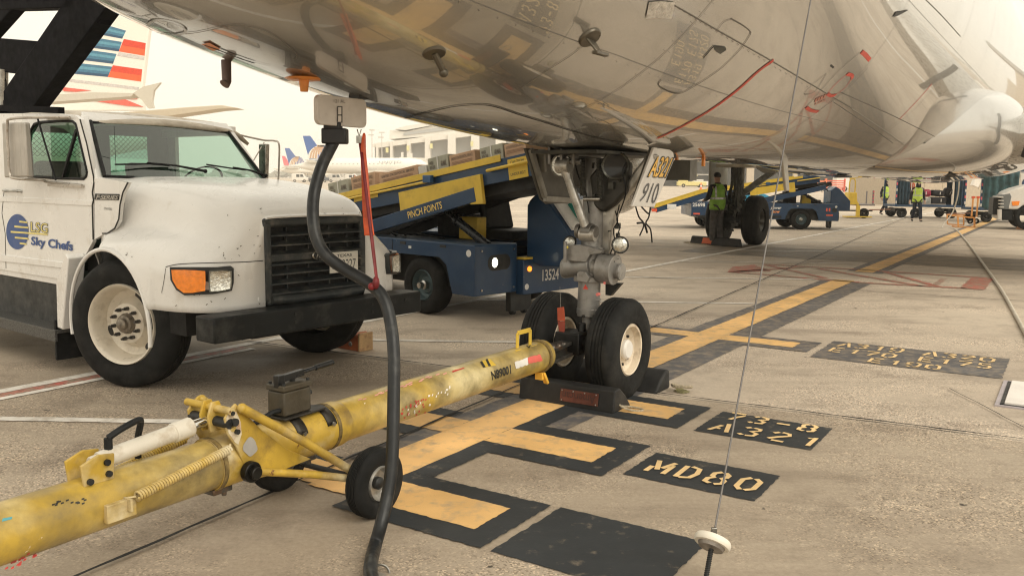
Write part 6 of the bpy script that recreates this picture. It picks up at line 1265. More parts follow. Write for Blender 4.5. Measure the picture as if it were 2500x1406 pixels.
def person(F, label, P, jacket, trousers, vestc, hood=None, hair=True, face=0, skinm=None, logo=False):
    "P: joint positions in the figure's own frame, facing +x, left is +y"
    T = thing('person', F, label, 'person', 'ground crew in vests'); J = {k2: V(v) for k2, v in P.items()}; sk = skinm or SKIN
    hd = J['head']; nk = J['neck']; ch = J['chest']; pv = J['pelvis']
    chain = [('pelvis', .125), ('waist', .115), ('chest', (.145)), ('neck', .055), ('head', .085)]
    # continuous body: trunk, head, arms with five-fingered hands, legs with feet
    nodes = [(pv, (.15, .11)), (J['waist'], (.14, .105)), (ch, (.16, .11)), (nk, .055), (hd+V((0, 0, -.06)), .07), (hd+V((0, 0, .03)), (.082, .09)), (hd+V((-.005, 0, .09)), .055)]
    edges = [(0, 1), (1, 2), (2, 3), (3, 4), (4, 5), (5, 6)]
    def add(i, p, r): nodes.append((V(p), r)); edges.append((i, len(nodes)-1)); return len(nodes)-1
    for s in 'lr':
        a = add(2, J['sho_'+s], .058); b2 = add(a, J['elb_'+s], .043); c = add(b2, J['wri_'+s], .028)
        d = (J['wri_'+s]-J['elb_'+s]).normalized(); side = d.cross(V((0, 0, 1))); side = side.normalized() if side.length > .05 else V((1, 0, 0)); pal = add(c, J['wri_'+s]+d*.07, (.036, .018)); bend = d.cross(side)
        for k2 in range(4):
            f = J['wri_'+s]+d*.105+side*(.026-.017*k2); L = (.058, .068, .062, .048)[k2]; m1 = add(pal, f, .0095); m2 = add(m1, f+d*L*.5+bend*.008, .0085); add(m2, f+d*L*.85+bend*.03, .007)
        th = add(c, J['wri_'+s]+d*.035+side*.036, .011); th2 = add(th, J['wri_'+s]+d*.07+side*.054+bend*.012, .009); add(th2, J['wri_'+s]+d*.095+side*.05+bend*.025, .008)
        h_ = add(0, J['hip_'+s], .09); kn = add(h_, J['kne_'+s], .06); an = add(kn, J['ank_'+s], .04); f2 = J['toe_'+s]; add(an, J['ank_'+s].lerp(f2, .5)+V((0, 0, -.03)), .04)
    skin_mesh('body', nodes, edges, sk, T)
    # clothes over it
    n2 = [(pv+V((0, 0, -.06)), (.175, .14)), (J['waist'], (.168, .13)), (ch, (.185, .135)), (nk+V((0, 0, -.02)), .075)]; e2 = [(0, 1), (1, 2), (2, 3)]
    for s in 'lr':
        i = len(n2); n2 += [(J['sho_'+s], .078), (J['elb_'+s], .062), (J['wri_'+s]+(J['elb_'+s]-J['wri_'+s])*.03, .045)]; e2 += [(2, i), (i, i+1), (i+1, i+2)]
    skin_mesh('jacket', n2, e2, jacket, T)
    n3 = [(pv+V((0, 0, .02)), (.165, .13))]; e3 = []
    for s in 'lr':
        i = len(n3); n3 += [(J['hip_'+s], .108), (J['hip_'+s].lerp(J['kne_'+s], .5)+V((0, 0, 0)), .095), (J['kne_'+s], .080), (J['kne_'+s].lerp(J['ank_'+s], .6), .078), (J['ank_'+s]+V((0, 0, .0)), .080)]; e3 += [(0, i), (i, i+1), (i+1, i+2), (i+2, i+3), (i+3, i+4)]
    skin_mesh('trousers', n3, e3, trousers, T)
    for s in 'lr':
        a = J['ank_'+s]; t_ = J['toe_'+s]; hl = a+(a-t_)*.35; k = skin_mesh('shoe', [(V((hl.x, hl.y, a.z-.035)), (.045, .04)), (a+V((0, 0, -.03)), (.05, .05)), (a.lerp(t_, .6)+V((0, 0, -.03)), (.048, .035)), (V((t_.x, t_.y, t_.z)), (.035, .026))], [(0, 1), (1, 2), (2, 3)], SHOE, T, 1)
    # vest: a shell round the trunk, open arm holes, with reflective bands
    def ring(z, rx, ry, cx, cy, n=28): return [V((cx+rx*math.cos(2*PI*j/n), cy+ry*math.sin(2*PI*j/n), z)) for j in range(n)]
    k = MB(); w_ = J['waist']; zb_ = pv.z-.10; zt_ = ch.z+.16; rows = []
    for i in range(11):
        t = i/10; z = zb_+(zt_-zb_)*t; c = pv.lerp(w_, min(1, t*2.2)) if t < .45 else w_.lerp(ch, min(1, (t-.45)/.4)); c = c if t < .85 else ch.lerp(nk, (t-.85)/.35)
        rx = .165+.012*math.sin(t*7); ry = .215-.012*math.sin(PI*t)+.004*math.sin(t*19); 
        if t > .78: q = (t-.78)/.22; rx = .165*(1-q)+.09*q; ry = .225*(1-q)+.125*q
        rows.append([p+V((.006*math.sin(5*j2+i), .006*math.cos(4*j2+i*2), 0)) for j2, p in enumerate(ring(z, rx, ry, c.x, c.y))])
    k.grid(rows, True); vest = k.build('vest', vestc, T, solid=.004, smooth=70)
    SB = pm('reflective_band', (.50, .51, .48), .3, .3, var=.1)
    k = MB(); k.grid([[p+(p-w_).normalized()*.003 for p in rows[i]] for i in (4,)]+[[p+(p-w_).normalized()*.003+V((0, 0, .05)) for p in rows[4]]], True); k.build('reflective_band', SB, vest, smooth=70)
    for s in (-1, 1):
        for fx in (1, -1):
            jj = [round(28*a/360) % 28 for a in ((50 if s > 0 else 310),)] if fx > 0 else [round(28*a/360) % 28 for a in ((130 if s > 0 else 230),)]
            k = MB(); j = jj[0]; k.grid([[rows[i][j]+(rows[i][j]-w_)*.02, rows[i][(j+1) % 28]+(rows[i][(j+1) % 28]-w_)*.02] for i in range(5, 10)]); k.build('reflective_band', SB, vest, smooth=70)
    if logo: k = MB(); text(k, 'American', lambda u, v: V((ch.x-.175, ch.y+.02-.13*u, ch.z+.03+.03*v))); k.build('lettering', INK, vest, smooth=0)
    # face
    fd = V((math.cos(R(face)), math.sin(R(face)), 0)); fl = V((-fd.y, fd.x, 0)); k = MB()
    k.prism([hd+fd*.085+fl*-.012+V((0, 0, -.01)), hd+fd*.085+fl*.012+V((0, 0, -.01)), hd+fd*.11+V((0, 0, -.008)), ], (0, 0, .012)); k.prism([hd+fd*.080+V((0, 0, .035)), hd+fd*.085+fl*.012+V((0, 0, -.008)), hd+fd*.108+V((0, 0, -.006))], fl*-.012); k.build('nose', sk, T, bevel=.003)
    for s in (-1, 1): k = MB(); k.ball(hd+fd*.084+fl*s*.031+V((0, 0, .028)), .009, 8, 1, 1, .7); k.build('eye', pm('eye_dark', (.03, .02, .02), .2), T)
    k = MB(); k.ball(hd+fd*.085+V((0, 0, -.045)), .02, 8, .5, 1.0, .3); k.build('mouth', pm('lips', (.3, .1, .08), .5), T)
    for s in (-1, 1): k = MB(); k.ball(hd+fl*s*.083+V((0, 0, .01)), .03, 8, .6, .35, 1); k.build('ear', sk, T)
    if hood:
        k = MB(); rows = []
        for i in range(9):
            t = i/8; z = hd.z-.16+t*.31; r = .105*math.sin(PI*min(1, .35+t*.66))**.6+.004; rw = []
            for j in range(20):
                a = R(face)+2*PI*j/20; c = math.cos(a-R(face)); cut = .62 if (c > .72 and .28 < t < .74) else 1.0; rw.append(V((hd.x+math.cos(a)*r*cut*1.05, hd.y+math.sin(a)*r*cut, z)))
            rows.append(rw)
        k.grid(rows, True); k.build('hood', hood, T, smooth=70)
    elif hair:
        k = MB(); rows = []
        for i in range(8):
            t = i/7; th_ = t*1.75; rw = []
            for j in range(22):
                a = 2*PI*j/22; c = math.cos(a-R(face)); rr = th_*(1-.33*max(0, c)); rw.append(hd+V((math.cos(a)*.098*math.sin(rr)*1.02, math.sin(a)*.095*math.sin(rr), .035+.108*math.cos(rr))))
            rows.append(rw)
        k.grid(rows, True); k.build('hair', HAIRM, T, smooth=70)
    k = MB(); k.lathe(nk+V((0, 0, -.05)), (0, 0, 1), [(.085, 0), (.08, .05), (.07, .07), (.06, .05), (.07, .0)], 20); k.build('collar', jacket, T)
    return T
VG = pm('vest_green', (.24, .46, .05), .6, var=.12, sc=7, bump=(.5, 16, .02)); VL = pm('vest_lime', (.52, .70, .10), .6, var=.10, sc=7, bump=(.5, 16, .02))
stand = dict(pelvis=(0, 0, .98), waist=(.01, 0, 1.14), chest=(.02, 0, 1.36), neck=(.02, 0, 1.53), head=(.05, 0, 1.67), sho_l=(.02, .19, 1.44), elb_l=(.06, .27, 1.16), wri_l=(.30, .22, 1.08), sho_r=(.02, -.19, 1.44), elb_r=(.04, -.27, 1.16), wri_r=(.28, -.2, 1.06),
  hip_l=(0, .09, .93), kne_l=(.02, .12, .50), ank_l=(-.02, .14, .10), toe_l=(.16, .17, .03), hip_r=(0, -.09, .93), kne_r=(.03, -.11, .50), ank_r=(0, -.13, .10), toe_r=(.18, -.15, .03))
walk = dict(stand, elb_l=(-.03, .27, 1.16), wri_l=(.06, .30, .93), elb_r=(-.06, -.26, 1.17), wri_r=(-.04, -.30, .93), kne_l=(.20, .10, .53), ank_l=(.26, .11, .10), toe_l=(.44, .12, .05), kne_r=(-.05, -.09, .50), ank_r=(-.28, -.10, .13), toe_r=(-.12, -.11, .03))
def PF(px, py, ang, s=1.0): p = G(px, py); return Matrix.Translation((p.x, p.y, 0)) @ Matrix.Rotation(R(ang), 4, 'Z') @ Matrix.Scale(s, 4)
person(PF(1748, 598, 118, 1.0), 'person with short dark hair, green vest and back turned, beside the main wheels', dict(stand, wri_l=(.30, .16, 1.12), wri_r=(.30, -.06, 1.15), elb_r=(.08, -.28, 1.18)), JKT, TRS, VG, face=10, logo=True)
person(PF(2236, 541, -98, .93), 'person in lime vest and dark beanie walking towards the viewer, before the baggage cart', walk, JKT, TRN, VL, hood=JKT, hair=False, face=8, skinm=pm('skin_light', (.55, .36, .27), .5))
w2_ = {k2: (v[0], -v[1], v[2]) for k2, v in walk.items()}; w2_ = {(k2[:-1]+{'l': 'r', 'r': 'l'}[k2[-1]] if k2[-2:] in ('_l', '_r') else k2): v for k2, v in w2_.items()}
person(PF(2157, 525, -60, .93), 'person in a lime vest with a black hood, striding left of the baggage cart', w2_, JKT, TRN, VL, hood=JKT, hair=False, face=35, skinm=pm('skin_light', (.55, .36, .27), .5))
person(PF(1167, 560, 100, .95), 'person in a lime vest bending down behind the near belt loader, mostly hidden', dict(stand, waist=(.08, 0, 1.06), chest=(.26, 0, 1.14), neck=(.38, 0, 1.16), head=(.50, 0, 1.14), sho_l=(.26, .19, 1.15), sho_r=(.26, -.19, 1.15), elb_l=(.34, .22, .90), wri_l=(.42, .15, .68), elb_r=(.34, -.22, .9), wri_r=(.42, -.12, .68)), JKT, TRN, VL)
# ---------------------------------------------------------------- things farther off: built where they stand
def FY(px0, Y): p = D(px0, 440, Y); return Frame(p.x, Y, 0)          # upright frame facing the stand
BLUC = pm('cart_blue', (.02, .06, .13), .5, var=.15, dirt=((.08, .10, .12), .4, 5)); CURT = pm('cart_curtain', (.03, .06, .085), .5, var=.35, sc=4, bump=(1, 3, .05)); CURT2 = pm('cart_curtain_teal', (.04, .10, .11), .45, var=.35, sc=4, bump=(1, 3, .05)); FRM = pm('pale_frame', (.6, .57, .52), .5); PINK = pm('reflective_pink', (.7, .12, .15), .4); OFW = pm('off_white', (.76, .72, .66), .5, var=.06); ORF = pm('orange_frame', (.72, .33, .10), .5, var=.1); CONE = pm('cone_orange', (.85, .22, .08), .5); BEIGE = pm('building_beige', (.52, .44, .34), .8, var=.08); GLZ = pm('dark_glazing', (.04, .05, .055), .2)
def curtain(par, x0, x1, z0, z1, y, mat, n=26, amp=.035, nm='curtain'):
    k = MB(); rows = []
    for i in range(n+1):
        t = i/n; x = x0+(x1-x0)*t; rows.append([V((x+.02*math.sin(3*t+z*2), y+amp*math.sin(t*n*.9+.6*math.sin(z*3)), z)) for z in [z0+(z1-z0)*j/8 for j in range(9)]])
    k.grid(rows); return k.build(nm, mat, par, smooth=60, solid=.006)
def bag_cart(px0, Y, L, ang, label, open_):
    p = G(px0, 0) if 0 else D(px0, 440, Y); F = Frame(p.x, Y, ang); T = thing('baggage_cart', F, label, 'baggage cart', 'baggage carts'); W = 1.5
    k = MB(); k.box((0, 0, .50), (L, W, .60)); k.build('floor', BLUC, T, bevel=.01)
    k = MB(); k.box((-.02, -.02, 2.12), (L+.02, W+.02, 2.24)); k.build('roof', BLUC, T, bevel=.02)
    for i in range(8): k = MB(); k.box((L*i/8+.05, -.026, 2.16), (L*i/8+.22, -.021, 2.21)); k.build('reflector', PINK if i % 2 else FRM, T)
    for x in (0, L-.06):
        for y in (0, W-.06): k = MB(); k.box((x, y, .6), (x+.06, y+.06, 2.12)); k.build('post', BLUC, T); 
        for z in range(5): k = MB(); k.box((x-.005, -.006, .65+.28*z), (x+.055, -.001, .77+.28*z)); k.build('reflector', PINK if z % 2 else FRM, T)
    if open_:
        curtain(T, .05, .62, .6, 2.1, .03, CURT); curtain(T, L-.55, L-.05, .6, 2.1, .03, CURT); curtain(T, L-.7, L-.45, .6, 2.1, .45, CURT)
        k = MB(); k.box((.66, -.01, .6), (.69, .02, 2.1)); k.build('curtain_bar', FRM, T); k = MB(); k.box((L-.62, -.01, .6), (L-.59, .02, 2.1)); k.build('curtain_bar', FRM, T)
    else:
        curtain(T, .04, 1.5, .55, 2.1, -.01, CURT2, 34, .05); k = MB(); k.box((1.52, -.02, .6), (1.55, .01, 2.1)); k.build('curtain_bar', FRM, T); k = MB(); k.box((1.6, .0, .7), (2.3, .03, 2.0)); k.build('end_panel', OFW, T)
        k = MB(); k.lathe((1.95, -.01, 1.6), (0, 1, 0), [(.20, 0), (.26, .01), (.30, 0), (.26, -.01)], 28, True); k.build('ring_mark', BLUC, T)
    for x in (.35, L-.55):
        k = MB(); k.box((x-.25, .3, .28), (x+.25, W-.3, .42)); k.cyl((x, 0, .22), (x, W, .22), .03); k.build('bogie', DARK, T)
        for y in (.12, W-.12): wheel_set(T, x, y, .225, .14, .11, DARK)
        if open_ and x < 1: 
            wheel_set(T, x+.62, .12, .225, .14, .11, DARK)
    k = MB(); k.cyl((-.9, W/2, .32), (.1, W/2, .36), .025); k.lathe((-.95, W/2, .31), (0, 0, 1), [(.05, -.01), (.07, 0), (.05, .01)], 16, True); k.build('drawbar', pm('drawbar_rust', (.35, .16, .1), .6), T)
    return T, F
c1t, cF = bag_cart(2190, 40.5, 3.15, -2, 'open baggage cart with tied blue curtains, loaded with cases, right of the hooded worker', True)
def case(F, x, y, z, sx, sy, sz, mat, label, tilt=0, soft=False):
    M_ = F.m @ Matrix.Translation((x, y, z)) @ Matrix.Rotation(R(tilt), 4, 'Y'); T = thing('suitcase', M_, label, 'suitcase', 'luggage on the open cart')
    k = MB(); k.box((-sx/2, 0, .02), (sx/2, sy, sz)); k.build('shell', mat, T, bevel=min(sx, sz)*(.32 if soft else .12), segs=4); k = MB(); k.tube([(-.09, sy*.4, sz), (-.08, sy*.4, sz+.03), (.08, sy*.4, sz+.03), (.09, sy*.4, sz)], .01, 6); k.build('handle', BLK, T)
    k = MB(); k.box((-sx*.36, -.006, sz*.3), (sx*.36, -.001, sz*.34)); k.build('zip', DARK, T)
    k = MB(); k.box((sx*.1, -.012, sz*.35), (sx*.16, -.008, sz*.75)); k.build('tag', FRM, T); return T
BG = pm('bag_black', (.022, .022, .025), .7, var=.4, sc=8, bump=(.8, 10, .02))
case(cF, 1.35, .15, .62, .62, .45, .30, pm('case_silver', (.4, .4, .38), .35, .3), 'silver case lying under the red suitcase'); case(cF, 1.35, .2, .93, .70, .42, .36, pm('case_red', (.35, .02, .06), .5, var=.2), 'red suitcase on top of the silver case', -3, True)
case(cF, 2.02, .15, .62, .66, .45, .34, BG, 'black bag with a white tag on the cart floor'); case(cF, 1.98, .2, .97, .58, .4, .30, BG, 'black duffel lying on the black bag', 4, True); case(cF, 2.42, .25, .95, .36, .4, .44, BG, 'upright black rucksack beside the right curtain', 20, True); case(cF, .86, .3, .62, .30, .45, .8, BG, 'black case standing by the left curtain'); case(cF, .84, .28, 1.3, .26, .3, .3, pm('bag_orange', (.6, .12, .04), .6), 'small orange bag by the left curtain', 0, True)
c2t, _ = bag_cart(2398, 36.5, 3.6, 1, 'baggage cart with a closed teal curtain, behind the white truck at the right edge', False)
# flat yellow cart with a tall hoop handle
p = G(2068, 533); yf = Frame(p.x, p.y, 4); yc = thing('yellow_cart', yf, 'yellow steel cart with a tall hoop handle, right of the far belt loader', 'cart')
k = MB(); k.prism([(0, 0, .60), (.55, 0, .60), (.42, 0, .78), (.40, 0, 1.14), (.05, 0, 1.14)], (0, .5, 0)); k.build('body_box', YELP, yc, bevel=.02); k = MB(); k.tube(spline([(.12, .2, 1.1), (.12, .2, 1.55), (.16, .2, 1.72), (.25, .2, 1.75), (.34, .2, 1.72), (.38, .2, 1.55), (.38, .2, 1.1)], 5), .03, 8); k.build('hoop_handle', YELP, yc)
k = MB(); k.box((0, 0, .04), (1.15, .5, .09)); k.box((.42, .0, .09), (.58, .1, .6)); k.build('stand', YELP, yc, bevel=.01); k = MB(); k.box((.5, .0, .56), (1.25, 1.2, .63)); k.box((1.12, .0, .63), (1.18, .06, 1.25)); k.box((1.22, .8, .63), (1.26, .86, 1.2)); k.build('platform', pm('platform_grey', (.22, .2, .2), .6), yc); wheel_set(yc, .85, .2, .22, .14, .11, DARK); k = MB(); k.box((-.2, .3, .3), (1.3, .4, .36)); k.build('axle_beam', DARK, yc)
for z in (.7, .85, 1.0, 1.15): k = MB(); k.box((1.115, -.006, z), (1.185, -.001, z+.07)); k.build('reflector', PINK, yc)
# orange trolley frame
p = G(2362, 556); of = Frame(p.x, p.y, -3); ot = thing('trolley_frame', of, 'low orange tube trolley with an upright back hoop, on the yellow lead-in line', 'trolley')
def P_(x, y): return of.Y(x, y, 0)
k = MB()
for a, b2 in (((2338, 528), (2340, 554)), ((2338, 528), (2380, 532)), ((2340, 554), (2379, 556)), ((2379, 556), (2379, 532))): k.bar(P_(*a), P_(*b2), .05, .05, (0, 1, 0))
for a, b2 in (((2327, 526), (2328, 549)), ((2327, 526), (2372, 526)), ((2328, 549), (2368, 552)), ((2368, 526), (2368, 551))):
    q, r_ = P_(*a), P_(*b2); q.y = r_.y = .5; k.bar(q, r_, .04, .04, (0, 1, 0))
for (x, y) in ((2338, 528), (2379, 532), (2340, 554), (2379, 556)):
    q = P_(x, y); k.bar(q, q+V((0, .5, 0)), .04, .04)
k.build('lower_frame', ORF, ot); k = MB(); q = [P_(2372, 528), P_(2376, 482), P_(2388, 482), P_(2384, 530)]
for i in range(3): k.bar(q[i], q[i+1], .045, .045, (0, 1, 0))
k.build('back_hoop', ORF, ot, label='upright hoop with red corners'); k = MB(); k.box(q[1]-V((.05, .03, .04)), q[1]+V((.05, .03, .04))); k.build('red_corner', REFL, ot); k = MB(); k.box(q[2]-V((.05, .03, .04)), q[2]+V((.05, .03, .04))); k.build('red_corner', REFL, ot)
for x in (2378, 2393): c = P_(x, 541); k = MB(); k.lathe(c+V((0, .3, 0)), (0, 1, 0), tyre_prof(.10, .07, .05), 24); k.build('wheel', RUB, ot)
k = MB(); c = P_(2378, 541); k.cyl(c+V((0, .3, 0)), P_(2393, 541)+V((0, .3, 0)), .02); k.build('wheel_bar', FRM, ot)
# white truck nose at the right edge
p = G(2492, 562); wf = Frame(p.x, p.y, 157); wt = thing('white_truck', wf, 'white truck nose with a grey grille and amber lamp, cut by the right edge', 'truck')
def WP(x, y, yy=0): return wf.Y(x, y, yy)
hull = [WP(*q, .0) for q in ((2451, 474), (2462, 467), (2480, 460), (2510, 452), (2560, 446), (2600, 440), (2600, 530), (2545, 530), (2520, 520), (2500, 500), (2487, 512), (2460, 512), (2455, 505))]
k = MB(); k.prism(hull, (0, -2.1, 0)); k.build('hood', pm('van_white', (.76, .73, .68), .35, var=.04, coat=.4), wt, bevel=.07, segs=4)
g_ = [WP(*q, .01) for q in ((2449, 476), (2466, 472), (2470, 480), (2462, 512), (2442, 510))]; k = MB(); k.prism(g_, (0, -2.05, 0)); k.build('grille', pm('grille_grey', (.18, .19, .19), .45, .2), wt, bevel=.02)
for i in range(4): q = WP(2446+i*.5, 482+i*8, .03); k = MB(); k.box(q-V((.05, 2.0, .02)), q+V((.10, .0, .02))); k.build('grille_bar', FRM, wt, bevel=.01)
k = MB(); k.prism([WP(*q, .03) for q in ((2470, 492), (2490, 491), (2487, 502), (2472, 503))], (0, -.04, 0)); k.build('turn_signal', AMB, wt, bevel=.01)
q = [WP(*q, .06) for q in ((2437, 512), (2446, 511), (2446, 538), (2437, 536))]; k = MB(); k.prism(q, (0, -2.15, 0)); k.build('bumper', FRM, wt, bevel=.01); q = [WP(*q, .07) for q in ((2447, 515), (2471, 515), (2471, 538), (2447, 538))]; k = MB(); k.prism(q, (0, -2.1, 0)); k.build('bumper_box', BMP, wt, bevel=.01)
q = WP(2512, 535, 0); 
for y in (-.12, -1.9): k = MB(); k.lathe((q.x, y, .46), (0, 1, 0), tyre_prof(.46, .26, .28), 36); k.build('wheel', RUB, wt)
k = MB(); k.box((q.x-.9, -1.8, .5), (q.x+1.1, -.3, 1.1)); k.box((q.x-1.2, -1.85, .42), (q.x-.3, -.1, .62)); k.build('underside', DARK, wt)
k = MB(); a = WP(2570, 440, -.05); k.box((a.x-3.2, -2.1, .6), (a.x-.1, .0, 2.7)); k.build('cab', pm('van_white', (.76, .73, .68)), wt, bevel=.08)
p = G(2492, 560); c3 = thing('small_chock', Frame(p.x, p.y, 30), 'small orange chock at the wheel of the white truck on the right', 'chock'); k = MB(); k.prism([(-.15, -.1, 0), (.2, -.1, 0), (.12, -.1, .16), (.0, -.1, .2)], (0, .2, 0)); k.build('block', pm('chock_pale_orange', (.75, .40, .22), .6), c3, bevel=.01)
# light blue tug behind the main gear
p = G(1840, 520); tf_ = Frame(p.x-.4, 37, 2); tg2 = thing('blue_tug', tf_, 'light blue baggage tug numbered 21351, seen behind the main wheels', 'tug'); LB = pm('tug_blue', (.04, .28, .46), .4, var=.1)
def TP(x, y, yy=0): return tf_.Y(x, y, yy)
k = MB(); k.prism([TP(*q) for q in ((1770, 482), (1815, 466), (1832, 468), (1868, 474), (1884, 482), (1884, 520), (1770, 520))], (0, 1.5, 0)); tb_ = k.build('body', LB, tg2, bevel=.04); k = MB(); text(k, '21351', lambda u, v: TP(1828+24*u, 481-6*v, -.01)); k.build('lettering', WTX, tb_, smooth=0)
for x in (1795, 1865): q = TP(x, 522, 0); k = MB(); k.lathe((q.x, .1, .32), (0, 1, 0), tyre_prof(.32, .2, .18), 28); k.build('wheel', RUB, tg2)
k = MB(); q = TP(1800, 478, .5); k.box(q+V((-.4, -.3, -.05)), q+V((.0, .5, .25))); k.build('seat', BLK, tg2, bevel=.05)
# ---- far line of service vehicles, cones, racks and boards
def small_vehicle(px, Y, w, h, mat, label, kind='service_van', nm=None):
    F = FY(px, Y); T = thing(kind, F, label, nm or 'van', None)
    k = MB(); k.prism([(0, 0, h*.18), (w, 0, h*.18), (w, 0, h*.55), (w*.82, 0, h*.62), (w*.72, 0, h), (w*.08, 0, h), (0, 0, h*.85)], (0, 1.9, 0)); b_ = k.build('body', mat, T, bevel=.12, segs=3)
    k = MB(); k.prism([(w*.55, -.02, h*.62), (w*.76, -.02, h*.62), (w*.69, -.02, h*.92), (w*.55, -.02, h*.92)], (0, .03, 0)); k.build('window', GLZ, T); k = MB(); k.box((w*.30, -.02, h*.6), (w*.50, .02, h*.9)); k.build('window', GLZ, T)
    for x in (w*.2, w*.8): k = MB(); k.lathe((x, .1, h*.17), (0, 1, 0), tyre_prof(h*.17, .25, h*.09), 20); k.build('wheel', RUB, T)
    return T
def open_tug(px, Y, w, h, mat, label):
    F = FY(px, Y); T = thing('baggage_tractor', F, label, 'tractor', None); k = MB(); k.box((0, 0, h*.15), (w, 1.6, h*.5)); k.box((w*.05, 0, h*.5), (w*.35, 1.6, h*.62)); k.build('body', mat, T, bevel=.1)
    for x in (w*.05, w*.55): k = MB(); k.bar((x, .1, h*.5), (x+w*.04, .1, h), .1, .1, (0, 1, 0)); k.build('canopy_post', mat, T)
    k = MB(); k.box((0, 0, h), (w*.68, 1.6, h*1.05)); k.build('canopy', mat, T)
    for x in (w*.2, w*.8): k = MB(); k.lathe((x, .0, h*.16), (0, 1, 0), tyre_prof(h*.16, .25, h*.08), 18); k.build('wheel', RUB, T)
    return T
def cone(px, Y, h=1.1, label=''):
    F = FY(px, Y); T = thing('traffic_cone', F, label, 'cone', 'orange traffic cones in the distance'); k = MB(); k.lathe((0, 0, 0), (0, 0, 1), [(h*.28, 0), (h*.28, h*.06), (h*.18, h*.07), (h*.04, h), (0, h)], 14); k.build('cone_body', CONE, T); k = MB(); k.lathe((0, 0, 0), (0, 0, 1), [(h*.133, h*.42), (h*.142, h*.42), (h*.105, h*.62), (h*.095, h*.62)], 14); k.build('white_band', WTX, T)
def rack(px, Y, w, h, mat, label, slats=5, nm='rack'):
    F = FY(px, Y); T = thing('storage_rack' if nm == 'rack' else 'barrier', F, label, nm, None)
    for i in range(2): k = MB(); k.box((i*(w-.12), 0, 0), (i*(w-.12)+.12, .5, h)); k.build('post', mat, T)
    for i in range(slats): z = h*(.15+.8*i/slats); k = MB(); k.box((0, -.02, z), (w, .5, z+h*.09)); k.build('slat', mat, T)
open_tug(1655, 200, 6.5, 2.6, pm('tug_yellow', (.72, .62, .25), .5), 'pale yellow baggage tractor left of the worker in green, far off'); open_tug(1692, 205, 7.0, 2.9, OFW, 'white open baggage tractor just left of the head of the worker in green')
small_vehicle(2042, 150, 7.5, 2.6, OFW, 'white van under the belly, right of the orange barriers'); small_vehicle(2085, 170, 6.0, 2.0, pm('van_blue', (.05, .09, .2), .4), 'dark blue van under the belly, right of the white van'); small_vehicle(2250, 120, 5.2, 2.2, OFW, 'white van seen through the open baggage cart'); small_vehicle(2292, 124, 5.8, 2.3, OFW, 'white van behind the bags on the open baggage cart')
rack(1995, 140, 1.6, 2.1, CONE, 'orange barrier panel under the belly, leftmost', 4, 'barrier'); rack(2016, 142, 3.2, 2.1, pm('barrier_red', (.75, .12, .07), .5), 'red and orange barrier panel under the belly, left of the white van', 5, 'barrier'); rack(2300+4, 118, 1.2, 2.3, YELP, 'yellow slatted rack behind the open baggage cart', 6); rack(2170, 150, 1.8, 1.9, CONE, 'orange barrier between the two walking workers', 4, 'barrier')
for px, Y, lb in ((1712, 150, 'cone left of the worker in green'), (1731, 152, 'cone at the shoulder of the worker in green'), (2118, 120, 'cone left of the hooded worker'), (2318, 100, 'cone right of the yellow rack'), (2143, 130, 'cone close to the head of the hooded worker')): cone(px, Y, 1.3, 'small orange traffic '+lb)
rack(2358, 112, 2.0, 1.3, YELP, 'low yellow rail frame between the two baggage carts', 2, 'barrier')
# dolly train of flat carts far under the belly
for i, px in enumerate((2092, 2112, 2132)):
    F = FY(px, 128); T = thing('flat_dolly', F, 'flat empty dolly far under the belly', 'dolly', 'flat dollies in a train'); k = MB(); k.box((0, 0, .45), (1.4, 1.2, .55)); k.box((0, 0, .55), (.06, 1.2, 1.1)); k.build('platform', FRM, T); k = MB(); k.lathe((.3, 0, .2), (0, 1, 0), tyre_prof(.2, .15, .1), 16); k.build('wheel', RUB, T); k = MB(); k.lathe((1.1, 0, .2), (0, 1, 0), tyre_prof(.2, .15, .1), 16); k.build('wheel', RUB, T)
# right terminal: open ground floor with piers and lights
FB_ = Frame(D(1560, 440, 235).x, 235, -4); tm = thing('terminal_building', FB_, 'long beige terminal with dark open bays and lit ceiling, seen under the wing root', 'building')
k = MB(); k.box((-8, 0, 7.4), (150, 25, 18)); k.build('wall', BEIGE, tm); k = MB(); k.box((-8, 8, 0), (150, 8.4, 7.4)); k.build('back_wall', GLZ, tm); k = MB(); k.box((-8, .3, 6.9), (150, 8, 7.1)); k.build('ceiling', pm('soffit', (.3, .28, .25), .8), tm)
for i, x in enumerate((-2, 10.5, 19.5, 28, 40, 52, 64, 76, 88, 100, 112)):
    k = MB(); k.box((x, -.1, 0), (x+(1.9 if i % 2 else 1.1), .9, 7.4)); k.build('pier', BEIGE, tm, bevel=.05)
LIT = pm('soffit_lamp', (1, .9, .7), .4, emit=((1, .86, .6), 2.2))
for i in range(22): k = MB(); k.box((-6+i*3.1, 1.5, 6.75), (-4.6+i*3.1, 2.2, 6.9)); k.build('lamp', LIT, tm)
